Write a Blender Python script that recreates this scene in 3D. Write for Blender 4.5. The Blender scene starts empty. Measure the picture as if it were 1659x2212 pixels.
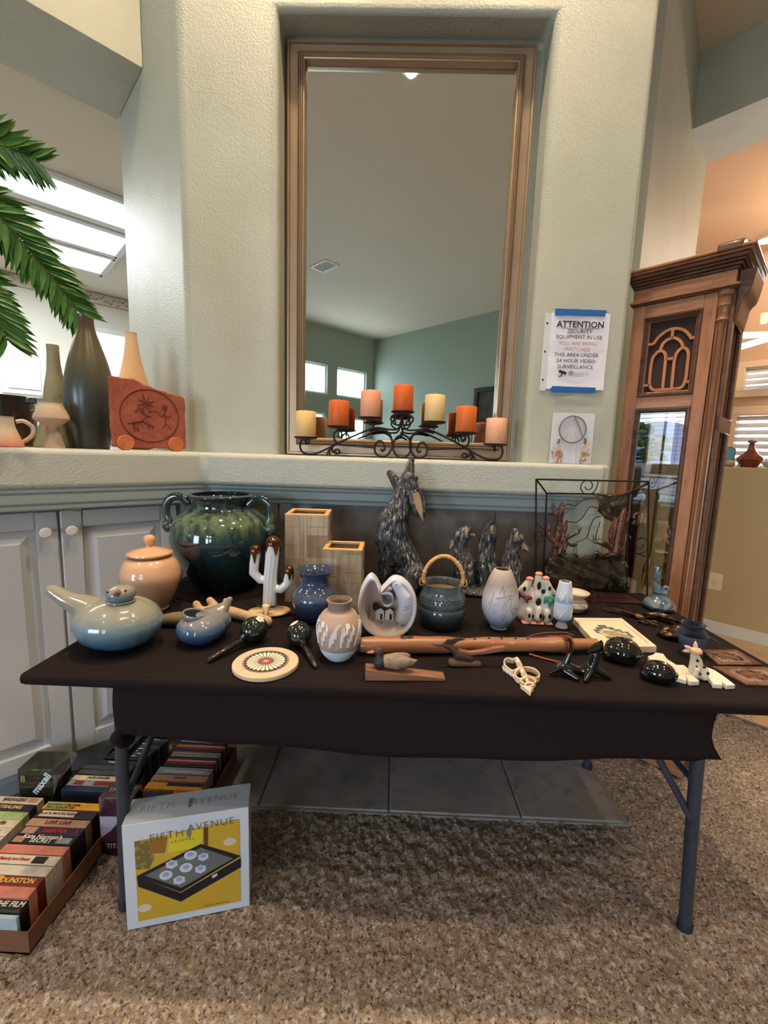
import bpy, bmesh, math, random
import numpy as np
from mathutils import Vector, Matrix, Euler
random.seed(7); np.random.seed(7)
SC = bpy.context.scene
COL = SC.collection
R = math.radians
PI = math.pi
S2 = math.sqrt(.5)
def lin(c):
    return tuple(((v/255)/12.92 if v/255 <= .04045 else ((v/255+.055)/1.055)**2.4) for v in c)

# ---------------------------------------------------------------- camera
cam = bpy.data.cameras.new('camera'); camo = bpy.data.objects.new('camera', cam); COL.objects.link(camo)
cam.sensor_fit = 'VERTICAL'; cam.sensor_height = 24.0; cam.lens = 24.0*930/2212
cam.clip_start = .02; cam.clip_end = 500
yaw, pit, rol = R(1.0), R(7.78), R(1.85)
camo.location = (0, 0, 1.28)
camo.matrix_world = Matrix.Translation((0, 0, 1.28)) @ Matrix.Rotation(yaw, 4, 'Z') @ Matrix.Rotation(PI/2-pit, 4, 'X') @ Matrix.Rotation(rol, 4, 'Z')
SC.camera = camo

# ---------------------------------------------------------------- view, world, lamps
vs = SC.view_settings
vs.view_transform = 'Standard'; vs.look = 'None'; vs.gamma = 1; vs.use_curve_mapping = False
vs.exposure = 0.0
SC.cycles.max_bounces = 8; SC.cycles.diffuse_bounces = 4; SC.cycles.glossy_bounces = 4
SC.cycles.transmission_bounces = 8; SC.cycles.transparent_max_bounces = 8
SC.cycles.sample_clamp_indirect = 6.0; SC.cycles.caustics_reflective = False; SC.cycles.caustics_refractive = False
w = bpy.data.worlds.new('sky'); SC.world = w; w.use_nodes = True
nt = w.node_tree; nt.nodes.clear()
wo = nt.nodes.new('ShaderNodeOutputWorld'); bg = nt.nodes.new('ShaderNodeBackground')
tc = nt.nodes.new('ShaderNodeTexCoord'); sx = nt.nodes.new('ShaderNodeSeparateXYZ'); cr = nt.nodes.new('ShaderNodeValToRGB')
nt.links.new(tc.outputs['Generated'], sx.inputs[0]); nt.links.new(sx.outputs['Z'], cr.inputs[0])
cr.color_ramp.elements[0].position = 0; cr.color_ramp.elements[0].color = (.86, .93, 1, 1)
cr.color_ramp.elements[1].position = .55; cr.color_ramp.elements[1].color = (.30, .52, .95, 1)
nt.links.new(cr.outputs[0], bg.inputs[0]); bg.inputs[1].default_value = 5.5
nt.links.new(bg.outputs[0], wo.inputs[0])

def light(name, kind, loc, energy, color, rot=(0, 0, 0), size=.1, size_y=None, spot=None, blend=.5, portal=False):
    L = bpy.data.lights.new(name, kind); L.energy = energy; L.color = color
    if kind == 'AREA':
        L.size = size
        if size_y: L.shape = 'RECTANGLE'; L.size_y = size_y
        if portal: L.cycles.is_portal = True
    else:
        L.shadow_soft_size = size
    if spot: L.spot_size = R(spot); L.spot_blend = blend
    o = bpy.data.objects.new(name, L); o.location = loc; o.rotation_euler = rot; COL.objects.link(o); return o
CEIL = 4.2
WARM = (1, .78, .53)
# recessed ceiling lamps (x, y, watts)
CANS = [(.035, .19, 120), (-.62, 1.36, 230), (.66, 1.36, 190), (-2.1, -1.5, 75), (1.9, -.6, 105), (2.3, 1.0, 75), (-2.4, .2, 120), (2.6, -2.6, 95)]
for i, (x, y, e) in enumerate(CANS):
    light('downlight_beam', 'SPOT', (x, y, CEIL-.03), e, WARM, size=.045, spot=118, blend=.9)
# daylight entering through the openings of the window wall (x+y = -8.5); t runs along the wall from its right corner
def pqz(p, q, z): return ((p-q)*S2, (p+q)*S2, z)
WIN = [(.25, 1.2, 2.65, 3.34), (1.5, 2.4, 2.65, 3.34), (.25, 1.1, .9, 2.15), (1.55, 2.5, .35, 2.2), (4.7, 6.2, .30, 2.5), (7.2, 8.35, .36, 2.55)]
for k in (0, 1, 2, 3, 4):
    a_, b_, c_, d_ = WIN[k]; t_ = (a_+b_)/2
    light('window_daylight', 'AREA', (-.6-t_*S2-.14*S2, -7.9+t_*S2-.14*S2, (c_+d_)/2), 40*(b_-a_)*(d_-c_), (.70, .85, 1), rot=(R(90), 0, R(-45)), size=b_-a_, size_y=d_-c_)
# ---------------------------------------------------------------- helpers
def tag(o, label=None, cat=None, group=None, kind=None):
    if label: o['label'] = label
    if cat: o['category'] = cat
    if group: o['group'] = group
    if kind: o['kind'] = kind
    return o
def thing(name, label, cat, loc=(0, 0, 0), rz=0, group=None):
    o = bpy.data.objects.new(name, None); COL.objects.link(o)
    o.empty_display_size = .02; o.location = loc; o.rotation_euler = (0, 0, rz)
    return tag(o, label, cat, group)
class MB:
    def __init__(s): s.v = []; s.f = []; s.m = []; s.cur = 0
    def add(s, vs, fs, M=None):
        b = len(s.v)
        if M is not None: vs = [tuple(M @ Vector(v)) for v in vs]
        s.v += [tuple(v) for v in vs]; s.f += [tuple(i+b for i in f) for f in fs]; s.m += [s.cur]*len(fs); return s
    def box(s, c, d, rz=0, M=None):
        x, y, z = d[0]/2, d[1]/2, d[2]/2
        vs = [(-x,-y,-z),(x,-y,-z),(x,y,-z),(-x,y,-z),(-x,-y,z),(x,-y,z),(x,y,z),(-x,y,z)]
        T = Matrix.Translation(c) @ (rz if isinstance(rz, Matrix) else Matrix.Rotation(rz, 4, 'Z'))
        if M is not None: T = M @ T
        return s.add(vs, [(0,3,2,1),(4,5,6,7),(0,1,5,4),(1,2,6,5),(2,3,7,6),(3,0,4,7)], T)
    def lathe(s, prof, n=48, c=(0,0,0), M=None, a0=0, sx=1, sy=1):
        vs = []; fs = []
        for r, z in prof:
            for k in range(n):
                a = a0+2*PI*k/n; vs.append((c[0]+r*math.cos(a)*sx, c[1]+r*math.sin(a)*sy, c[2]+z))
        for i in range(len(prof)-1):
            for k in range(n):
                k2 = (k+1) % n; fs.append((i*n+k, i*n+k2, (i+1)*n+k2, (i+1)*n+k))
        if prof[0][0] > 1e-5: fs.append(tuple(range(n-1, -1, -1)))
        if prof[-1][0] > 1e-5: fs.append(tuple((len(prof)-1)*n+k for k in range(n)))
        return s.add(vs, fs, M)
    def tube(s, pts, r, n=8, closed=False, flat=1.0, M=None):
        pts = [Vector(p) for p in pts]; m = len(pts)
        rs = r if isinstance(r, (list, tuple)) else [r]*m
        vs = []; fs = []; up = None
        for i, p in enumerate(pts):
            if closed: d = pts[(i+1) % m]-pts[i-1]
            else: d = pts[min(i+1, m-1)]-pts[max(i-1, 0)]
            if d.length < 1e-9: d = Vector((0, 0, 1))
            d.normalize()
            if up is None:
                up = Vector((0, 0, 1)) if abs(d.z) < .9 else Vector((0, 1, 0))
            u = up-d*up.dot(d)
            if u.length < 1e-6: u = d.orthogonal()
            u.normalize(); up = u; v = d.cross(u)
            for k in range(n):
                a = 2*PI*k/n; vs.append(p+(u*math.cos(a)*flat+v*math.sin(a))*rs[i])
        e = m if closed else m-1
        for i in range(e):
            j = (i+1) % m
            for k in range(n):
                k2 = (k+1) % n; fs.append((i*n+k, i*n+k2, j*n+k2, j*n+k))
        if not closed: fs.append(tuple(range(n-1, -1, -1))); fs.append(tuple((m-1)*n+k for k in range(n)))
        return s.add(vs, fs, M)
    def prism(s, poly, z0, z1, M=None):
        n = len(poly)
        ar = sum(poly[i][0]*poly[(i+1) % n][1]-poly[(i+1) % n][0]*poly[i][1] for i in range(n))
        if ar < 0: poly = poly[::-1]
        vs = [(x, y, z0) for x, y in poly]+[(x, y, z1) for x, y in poly]
        fs = [tuple(range(n-1, -1, -1)), tuple(range(n, 2*n))]+[(i, (i+1) % n, n+(i+1) % n, n+i) for i in range(n)]
        return s.add(vs, fs, M)
    def ball(s, c, r, nu=20, nv=12, M=None):
        if not isinstance(r, (list, tuple)): r = (r, r, r)
        T = Matrix.Translation(c) @ (M if M is not None else Matrix.Identity(4)) @ Matrix.Diagonal((r[0], r[1], r[2], 1))
        return s.lathe([(max(math.sin(PI*i/nv), 0) if 0 < i < nv else 0, -math.cos(PI*i/nv)) for i in range(nv+1)], nu, M=T)
    def mesh(s, name, mats, smooth=True, ang=38):
        me = bpy.data.meshes.new(name); me.from_pydata(s.v, [], s.f)
        if not isinstance(mats, (list, tuple)): mats = [mats]
        for m in mats: me.materials.append(m)
        if len(mats) > 1: me.polygons.foreach_set('material_index', s.m)
        bm = bmesh.new(); bm.from_mesh(me); bmesh.ops.remove_doubles(bm, verts=bm.verts, dist=1e-6)
        bm.to_mesh(me); bm.free()
        if smooth:
            me.polygons.foreach_set('use_smooth', [True]*len(me.polygons)); me.set_sharp_from_angle(angle=R(ang))
        me.update(); return me
def link(name, me, parent=None, loc=None, rz=None, bev=0, kind=None, seg=2):
    o = bpy.data.objects.new(name, me); COL.objects.link(o)
    if parent is not None: o.parent = parent
    if loc is not None: o.location = loc
    if rz is not None: o.rotation_euler = (0, 0, rz)
    if bev:
        b = o.modifiers.new('bevel', 'BEVEL'); b.width = bev; b.segments = seg; b.limit_method = 'ANGLE'; b.angle_limit = R(35)
        b.harden_normals = False
    if kind: o['kind'] = kind
    return o
def obj(name, mb, m, parent=None, smooth=True, loc=None, rz=None, bev=0, kind=None, ang=38, seg=2):
    return link(name, mb.mesh(name, m, smooth, ang), parent, loc, rz, bev, kind, seg)
def sp(pts, n=6, closed=False):
    """smooth curve through the points"""
    P = [Vector(p) for p in pts]; out = []; m = len(P)
    rng = m if closed else m-1
    for i in range(rng):
        p1, p2 = P[i], P[(i+1) % m]
        p0 = P[i-1] if (i > 0 or closed) else p1*2-p2
        p3 = P[(i+2) % m] if (i+2 < m or closed) else p2*2-p1
        for k in range(n):
            t = k/n
            out.append(.5*((2*p1)+(p2-p0)*t+(2*p0-5*p1+4*p2-p3)*t*t+(3*p1-p0-3*p2+p3)*t**3))
    if not closed: out.append(P[-1])
    return out
def prof(pts, n=5): return [(max(v.x, 0), v.y) for v in sp([(a, b, 0) for a, b in pts], n)]
def vessel(pts, t=.004, n=5, floor=.006):
    o = prof(pts, n); o = [(0, o[0][1])]+o
    ins = []
    for i in range(len(o)-1, 0, -1):
        r, z = o[i]
        if z < floor: break
        ins.append((max(r-t, .0005), z if i < len(o)-1 else z))
    ins = [(ins[0][0], ins[0][1])]+ins[1:]+[(0, floor)]
    return o+ins
def cyl(r, z0, z1, c=.002): return [(0, z0), (r-c, z0), (r, z0+c), (r, z1-c), (r-c, z1), (0, z1)]
def organic(caps, voxel=.004, smooth=4, disp=0, dscale=.02, n=14):
    """one continuous surface grown from tapered capsules (p0, r0, p1, r1) and balls (c, (rx,ry,rz)[, rotation])"""
    m = MB()
    for c in caps:
        if len(c) == 4:
            p0, r0, p1, r1 = Vector(c[0]), c[1], Vector(c[2]), c[3]; d = p1-p0; L = max(d.length, 1e-6); u = d/L
            pts = []; rr = []
            for k in range(5): a = PI/2*(1-k/5); pts.append(p0-u*r0*math.sin(a)); rr.append(max(r0*math.cos(a), 1e-4))
            for k in range(7): t = k/6; pts.append(p0+d*t); rr.append(r0+(r1-r0)*t)
            for k in range(1, 6): a = PI/2*k/5; pts.append(p1+u*r1*math.sin(a)); rr.append(max(r1*math.cos(a), 1e-4))
            m.tube(pts, rr, n)
        else:
            m.ball(c[0], c[1], n+4, n-2, c[2] if len(c) > 2 else None)
    me = m.mesh('tmp', [], False); o = bpy.data.objects.new('tmp', me); COL.objects.link(o)
    rm = o.modifiers.new('r', 'REMESH'); rm.mode = 'VOXEL'; rm.voxel_size = voxel
    sm = o.modifiers.new('s', 'SMOOTH'); sm.factor = .5; sm.iterations = smooth
    dg = bpy.context.evaluated_depsgraph_get(); ev = o.evaluated_get(dg)
    me2 = bpy.data.meshes.new_from_object(ev, depsgraph=dg)
    bpy.data.objects.remove(o); bpy.data.meshes.remove(me)
    me2.polygons.foreach_set('use_smooth', [True]*len(me2.polygons)); return me2
def org(name, caps, m, parent=None, **k):
    me = organic(caps, **k); me.materials.clear(); me.materials.append(m); me.name = name
    return link(name, me, parent)
def text(name, lines, m, parent, M, ext=.0004, kind=None):
    """lettering: lines = [(string, x, y, size[, bold])], centred on x; M places the sheet (x right, y up, z out)"""
    mb = MB()
    for ln in lines:
        s, x, y, sz = ln[:4]; bold = ln[4] if len(ln) > 4 else 0; al = ln[5] if len(ln) > 5 else 'CENTER'
        cu = bpy.data.curves.new('t', 'FONT'); cu.body = s; cu.size = sz; cu.align_x = al; cu.align_y = 'CENTER'; cu.resolution_u = 2
        cu.offset = bold
        if len(ln) > 6: cu.space_character = ln[6]
        o = bpy.data.objects.new('t', cu); COL.objects.link(o)
        dg = bpy.context.evaluated_depsgraph_get(); me = bpy.data.meshes.new_from_object(o.evaluated_get(dg), depsgraph=dg)
        mb.add([(v.co.x+x, v.co.y+y, ext) for v in me.vertices], [tuple(p.vertices) for p in me.polygons], M)
        bpy.data.objects.remove(o); bpy.data.curves.remove(cu); bpy.data.meshes.remove(me)
    return obj(name, mb, m, parent, smooth=False, kind=kind)
def frame(origin, xd, yd):
    x = Vector(xd).normalized(); y = Vector(yd); y = (y-x*y.dot(x)).normalized(); z = x.cross(y); o = Vector(origin)
    return Matrix(((x.x, y.x, z.x, o.x), (x.y, y.y, z.y, o.y), (x.z, y.z, z.z, o.z), (0, 0, 0, 1)))
def copy_tree(o, parent=None):
    c = o.copy(); COL.objects.link(c)
    if parent is not None: c.parent = parent
    for ch in list(o.children): copy_tree(ch, c)
    return c
# ---------------------------------------------------------------- materials
def mat(name, col, rough=.5, metal=0, n=None, bump=None, coat=0, trans=0, emit=None, spec=.5, zg=None, wave=None, alpha=None, ior=1.45, blotch=None, sss=0, fine=None):
    m = bpy.data.materials.new(name); m.use_nodes = True; t = m.node_tree; b = t.nodes['Principled BSDF']
    def N(k): return t.nodes.new(k)
    b.inputs['Roughness'].default_value = rough; b.inputs['Metallic'].default_value = metal
    b.inputs['Specular IOR Level'].default_value = spec; b.inputs['IOR'].default_value = ior
    b.inputs['Coat Weight'].default_value = coat; b.inputs['Coat Roughness'].default_value = .04
    b.inputs['Transmission Weight'].default_value = trans
    if sss: b.inputs['Subsurface Weight'].default_value = sss; b.inputs['Subsurface Radius'].default_value = (.02, .01, .006); b.inputs['Subsurface Scale'].default_value = .6
    if alpha is not None: b.inputs['Alpha'].default_value = alpha
    tc = N('ShaderNodeTexCoord'); out = None
    c0 = N('ShaderNodeRGB'); c0.outputs[0].default_value = (*lin(col), 1); out = c0.outputs[0]
    def mixc(fac, a, colb):
        mx = N('ShaderNodeMix'); mx.data_type = 'RGBA'; t.links.new(fac, mx.inputs[0]); t.links.new(a, mx.inputs[6])
        if isinstance(colb, tuple): mx.inputs[7].default_value = (*lin(colb), 1)
        else: t.links.new(colb, mx.inputs[7])
        return mx.outputs[2]
    def noise(sc, det=4, vec=None, stretch=None, rough_=.6):
        nn = N('ShaderNodeTexNoise'); nn.inputs['Scale'].default_value = sc; nn.inputs['Detail'].default_value = det; nn.inputs['Roughness'].default_value = rough_
        if stretch:
            mp = N('ShaderNodeMapping'); mp.inputs['Scale'].default_value = stretch; t.links.new(tc.outputs['Object'], mp.inputs[0]); t.links.new(mp.outputs[0], nn.inputs[0])
        else: t.links.new(tc.outputs['Object'], nn.inputs[0])
        return nn.outputs[0]
    def rng(x, lo, hi):
        r_ = N('ShaderNodeMapRange'); r_.inputs[1].default_value = lo; r_.inputs[2].default_value = hi; t.links.new(x, r_.inputs[0]); return r_.outputs[0]
    if zg:  # vertical glaze gradient: ([(z, col)...], noise amount, noise scale, stretch)
        stops, na, nsc, st = zg; z0, z1 = stops[0][0], stops[-1][0]
        sx = N('ShaderNodeSeparateXYZ'); t.links.new(tc.outputs['Object'], sx.inputs[0])
        nz = noise(nsc, 5, stretch=st)
        ma = N('ShaderNodeMath'); ma.operation = 'MULTIPLY_ADD'; t.links.new(nz, ma.inputs[0]); ma.inputs[1].default_value = na; t.links.new(sx.outputs['Z'], ma.inputs[2])
        ad = N('ShaderNodeMath'); ad.operation = 'ADD'; t.links.new(ma.outputs[0], ad.inputs[0]); ad.inputs[1].default_value = -na/2
        rr = rng(ad.outputs[0], z0, z1); cr = N('ShaderNodeValToRGB'); t.links.new(rr, cr.inputs[0])
        el = cr.color_ramp.elements
        while len(el) < len(stops): el.new(.5)
        for e, (z, c) in zip(el, stops): e.position = (z-z0)/(z1-z0); e.color = (*lin(c), 1)
        out = cr.outputs[0]
    if n:
        for (sc, c2, lo, hi, *st) in (n if isinstance(n, list) else [n]):
            out = mixc(rng(noise(sc, stretch=st[0] if st else None), lo, hi), out, c2)
    if wave:  # (scale, col2, distortion, stretch, lo, hi)
        wv = N('ShaderNodeTexWave'); wv.inputs['Scale'].default_value = wave[0]; wv.inputs['Distortion'].default_value = wave[2]; wv.inputs['Detail'].default_value = 3
        mp = N('ShaderNodeMapping'); mp.inputs['Scale'].default_value = wave[3]; t.links.new(tc.outputs['Object'], mp.inputs[0]); t.links.new(mp.outputs[0], wv.inputs[0])
        out = mixc(rng(wv.outputs[1], wave[4], wave[5]), out, wave[1])
    if blotch:  # sharp spots (voronoi)
        vo = N('ShaderNodeTexVoronoi'); vo.inputs['Scale'].default_value = blotch[0]; t.links.new(tc.outputs['Object'], vo.inputs[0])
        out = mixc(rng(vo.outputs[0], blotch[2], blotch[2]-.05), out, blotch[1])
    t.links.new(out, b.inputs['Base Color'])
    if bump:  # (scale, distance[, detail, stretch])
        h = noise(bump[0], bump[2] if len(bump) > 2 else 3, stretch=bump[3] if len(bump) > 3 else None)
        bp = N('ShaderNodeBump'); bp.inputs['Distance'].default_value = bump[1]; bp.inputs['Strength'].default_value = 1
        t.links.new(h, bp.inputs['Height']); t.links.new(bp.outputs[0], b.inputs['Normal'])
        if fine:
            b2 = N('ShaderNodeBump'); b2.inputs['Distance'].default_value = fine[1]; t.links.new(noise(fine[0], 2), b2.inputs['Height']); t.links.new(bp.outputs[0], b2.inputs['Normal']); t.links.new(b2.outputs[0], b.inputs['Normal'])
    if emit: b.inputs['Emission Color'].default_value = (*lin(emit[0]), 1); b.inputs['Emission Strength'].default_value = emit[1]
    return m
M_ = {}
M_['wall'] = mat('sage_wall_paint', (180, 181, 166), .46, bump=(120, .0026, 4), n=(3, (171, 173, 158), .4, .7))
M_['ledge'] = mat('cream_sage_paint', (184, 186, 176), .55, bump=(120, .0032, 4))
M_['trimblue'] = mat('grey_blue_trim_paint', (150, 160, 158), .5)
M_['ceil'] = mat('ceiling_paint', (214, 204, 184), .8, bump=(80, .002, 3))
M_['beige'] = mat('beige_wall_paint', (182, 160, 122), .7, bump=(90, .002, 3))
M_['peach'] = mat('peach_tan_wall_paint', (204, 168, 134), .75, bump=(70, .0015, 3))
M_['kitchen'] = mat('kitchen_wallpaper', (206, 204, 192), .7, n=(26, (205, 205, 190), .5, .7))
M_['white'] = mat('white_semi_gloss_paint', (214, 213, 208), .35, n=(2, (206, 205, 200), .4, .7))
M_['cabwhite'] = mat('painted_cabinet_white', (186, 188, 192), .38)
M_['grout'] = mat('tile_grout', (150, 146, 140), .8)
M_['tile'] = mat('grey_brown_stone_tile', (92, 84, 80), .32, n=[(9, (116, 107, 102), .42, .7), (40, (52, 46, 44), .66, .74)], bump=(14, .0015, 4))
M_['hearth'] = mat('grey_hearth_tile', (148, 142, 140), .4, n=[(5, (170, 158, 148), .4, .7), (16, (118, 112, 112), .5, .8)], bump=(12, .0012, 4))
M_['carpet'] = mat('beige_frieze_carpet', (160, 144, 133), .95, n=[(90, (206, 190, 176), .50, .62), (105, (98, 84, 76), .53, .63)], bump=(200, .009, 3), spec=.1)
M_['black'] = mat('black', (14, 13, 13), .6)
M_['glass'] = mat('clear_glass', (235, 240, 240), .01, trans=1, ior=1.45)
# ================================================================ the room
def struct(name, mb, m, parent=None, **k):
    o = obj(name, mb, m, parent, **k)
    if parent is None: o['kind'] = 'structure'
    return o
def T(t, s, z): # right-hand coordinates: t along the right angled wall ((x-y)/sqrt2), s = x+y
    return ((s+t/S2)/2, (s-t/S2)/2, z)
# --- carpet: a real pile surface near the camera, plain further off
def grid(x0, x1, y0, y1, step):
    nx = int((x1-x0)/step)+1; ny = int((y1-y0)/step)+1
    xs = np.linspace(x0, x1, nx); ys = np.linspace(y0, y1, ny); X, Y = np.meshgrid(xs, ys)
    def vn(sc, seed, ax=1, ay=1):
        rs = np.random.RandomState(seed); G = rs.rand(256, 256); u = X*sc*ax; v = Y*sc*ay
        iu = np.floor(u).astype(int); iv = np.floor(v).astype(int); fu = u-iu; fv = v-iv
        fu = fu*fu*(3-2*fu); fv = fv*fv*(3-2*fv)
        g = lambda a, b: G[a % 256, b % 256]
        return (g(iu, iv)*(1-fu)+g(iu+1, iv)*fu)*(1-fv)+(g(iu, iv+1)*(1-fu)+g(iu+1, iv+1)*fu)*fv
    Z = .015*vn(72, 1, 1, .62)+.008*vn(130, 2)-.014
    edge = np.minimum(np.minimum(X-x0, x1-X), np.minimum(Y-y0, y1-Y)); Z = Z*np.clip(edge/.03, 0, 1)
    v = np.stack([X, Y, Z], -1).reshape(-1, 3).astype('f')
    i = np.arange(nx*ny).reshape(ny, nx); f = np.stack([i[:-1, :-1], i[:-1, 1:], i[1:, 1:], i[1:, :-1]], -1).reshape(-1, 4)
    me = bpy.data.meshes.new('carpet'); me.vertices.add(len(v)); me.vertices.foreach_set('co', v.ravel())
    me.loops.add(f.size); me.loops.foreach_set('vertex_index', f.ravel()); me.polygons.add(len(f))
    me.polygons.foreach_set('loop_start', np.arange(0, f.size, 4)); me.polygons.foreach_set('loop_total', np.full(len(f), 4))
    me.polygons.foreach_set('use_smooth', np.ones(len(f), bool)); me.update(); me.validate(); return me
fl = MB(); fl.prism([(-8, -9), (11, -9), (11, 12), (-10, 12)], -.12, -.011)
floor = struct('floor', fl, M_['carpet'])
cme = grid(-1.75, 1.9, .25, 2.3, .0049); cme.materials.append(M_['carpet'])
cp = link('carpet_pile', cme, floor); cp['kind'] = 'stuff'
# --- hearth tiles under the table
hp = MB(); hp.box((.0, 1.60, -.005), (1.76, .44, .016)); hearth = struct('trim_1', hp, M_['grout']); tag(hearth, 'grey tiled hearth set in the carpet under the table')
xs = [-.86, -.443, .028, .502, .868]
for i in range(4):
    for (ya, yb) in ((1.385, 1.81),):
        t_ = MB(); g = .004; t_.box(((xs[i]+xs[i+1])/2, (ya+yb)/2, .0), (xs[i+1]-xs[i]-2*g, yb-ya-2*g, .018))
        obj('tile', t_, M_['hearth'], hearth, bev=.003)
# --- tan tile floor past the carpet on the right
M_['tantile'] = mat('tan_ceramic_floor_tile', (205, 172, 132), .35, n=(5, (190, 156, 116), .4, .7))
M_['strip'] = mat('blue_grey_threshold', (88, 92, 104), .5)
ft = MB(); poly = [T(-.9, 3.87, 0)[:2], T(.6, 3.87, 0)[:2], T(.6, 14, 0)[:2], T(-6, 14, 0)[:2], T(-6, 3.87, 0)[:2]]
ft.prism(poly, -.02, .001); tf = struct('trim_2', ft, M_['tantile'])
st = MB(); st.box(T(-2.4, 3.87, -.003), (6.2, .02, .014), R(-45)); obj('threshold_strip', st, M_['strip'], tf)
# --- ceiling (one sheet over the room, vaulted room kept flat)
c_ = MB(); c_.prism([(-8, -9), (11, -9), (11, 12), (-10, 12)], CEIL, CEIL+.15); ceiling = struct('ceiling', c_, M_['ceil'])
# --- pillar wall with the mirror niche
YF = 1.83; NX0, NX1, NZ0, NZ1, ND = -.486, .541, 1.2, 2.905, .13
def niche_wall():
    m = MB(); X = [-.865, NX0, NX1, .92]; Z = [1.2, NZ0, NZ1, CEIL]
    V = [(x, YF, z) for z in (1.2, NZ1, CEIL) for x in X]
    F = [(0, 1, 5, 4), (2, 3, 7, 6), (4, 5, 9, 8), (5, 6, 10, 9), (6, 7, 11, 10)]
    b = [(NX0, YF+ND, 1.2), (NX1, YF+ND, 1.2), (NX0, YF+ND, NZ1), (NX1, YF+ND, NZ1)]
    V += b; F += [(12, 13, 15, 14), (1, 12, 14, 5), (13, 2, 6, 15), (14, 15, 6, 5)]
    V += [(-1.47, 2.435, 1.2), (-1.47, 2.435, CEIL), (.92, 2.6, 1.2), (.92, 2.6, CEIL), (-1.1, 2.85, 1.2), (-1.1, 2.85, CEIL)]
    F += [(16, 0, 4, 8, 17), (3, 18, 19, 11, 7), (20, 16, 17, 21), (18, 20, 21, 19)]
    m.add(V, F); return m
wm = struct('wall_front', niche_wall(), M_['wall'], bev=.022, seg=4)
# --- lower chimney wall behind the table, with stone tiles
lw = MB(); lw.prism([(-.80, 1.812), (.695, 1.812), (.90, 1.812), (.93, 2.6), (-.80, 2.6)], 0, 1.25); low = struct('wall_chimney', lw, M_['grout'])
pr = MB(); pr.box((.795, 1.83, .63), (.20, .06, 1.26)); obj('painted_return', pr, M_['wall'], low, bev=.012)
xw = [-.79, -.478, -.021, .436, .692]; zw = [.0, .16, .615, 1.072]
for i in range(4):
    for j in range(3):
        t_ = MB(); t_.box(((xw[i]+xw[i+1])/2, 1.806, (zw[j]+zw[j+1])/2), (xw[i+1]-xw[i]-.005, .014, zw[j+1]-zw[j]-.005)); obj('tile', t_, M_['tile'], low, bev=.002)
# --- ledge (shelf) running along the chimney and the left angled wall
def ledge_poly(d):   # offset d outwards from the ledge front line
    c = (-.767-(.414*d), 1.74-d)
    far = (c[0]-3.4*S2, c[1]-3.4*S2)
    return c, far
def ledge_ring(off, z0, z1, m, name, right=.85, bev=0, back=1.99):
    c, far = ledge_poly(off); b = MB()
    poly = [far, c, (right+off*.5, 1.74-off), (right+off*.5, back), (-.88, back), (-1.2, 2.3), (far[0]-.62, far[1]+.62)]
    b.prism(poly, z0, z1); return obj(name, b, m, None, bev=bev, seg=5)
ledge = ledge_ring(0, 1.128, 1.26, M_['ledge'], 'trim_3', bev=.018, right=.85, back=1.955); ledge['kind'] = 'structure'
for off, z0, z1, r_ in ((-.022, 1.112, 1.13, .80), (-.034, 1.075, 1.115, .775), (-.048, 1.055, 1.078, .76)):
    b = ledge_ring(off, z0, z1, M_['trimblue'], 'cove_moulding', right=r_, bev=.008, back=1.85); b.parent = ledge
# --- left angled half wall: carcass and cabinets under the ledge
cab = MB(); QC = 1.845
def PQ(b, p0, p1, q0, q1, z0, z1):
    b.prism([pqz(p0, q0, 0)[:2], pqz(p1, q0, 0)[:2], pqz(p1, q1, 0)[:2], pqz(p0, q1, 0)[:2]], z0, z1); return b
PQ(cab, -2.6, .70, QC+.003, QC+.6, .0, 1.06)
hw = struct('wall_left', PQ(MB(), -2.6, .62, QC+.125, QC+.6, 0, 1.13), M_['wall'])
cb = thing('base_cabinet', 'white painted cabinet with panelled doors under the left ledge', 'cabinet', pqz(.2, QC, 0))
def rel(o, root):
    o.parent = root; o.matrix_parent_inverse = Matrix.Translation(-root.location); return o
body = MB(); PQ(body, -1.2, .70, QC+.012, QC+.09, .10, 1.056); rel(obj('body', body, M_['cabwhite']), cb)
tk = MB(); PQ(tk, -1.2, .66, QC+.09, QC+.12, .0, .12); rel(obj('toe_board', tk, M_['cabwhite']), cb)
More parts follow.
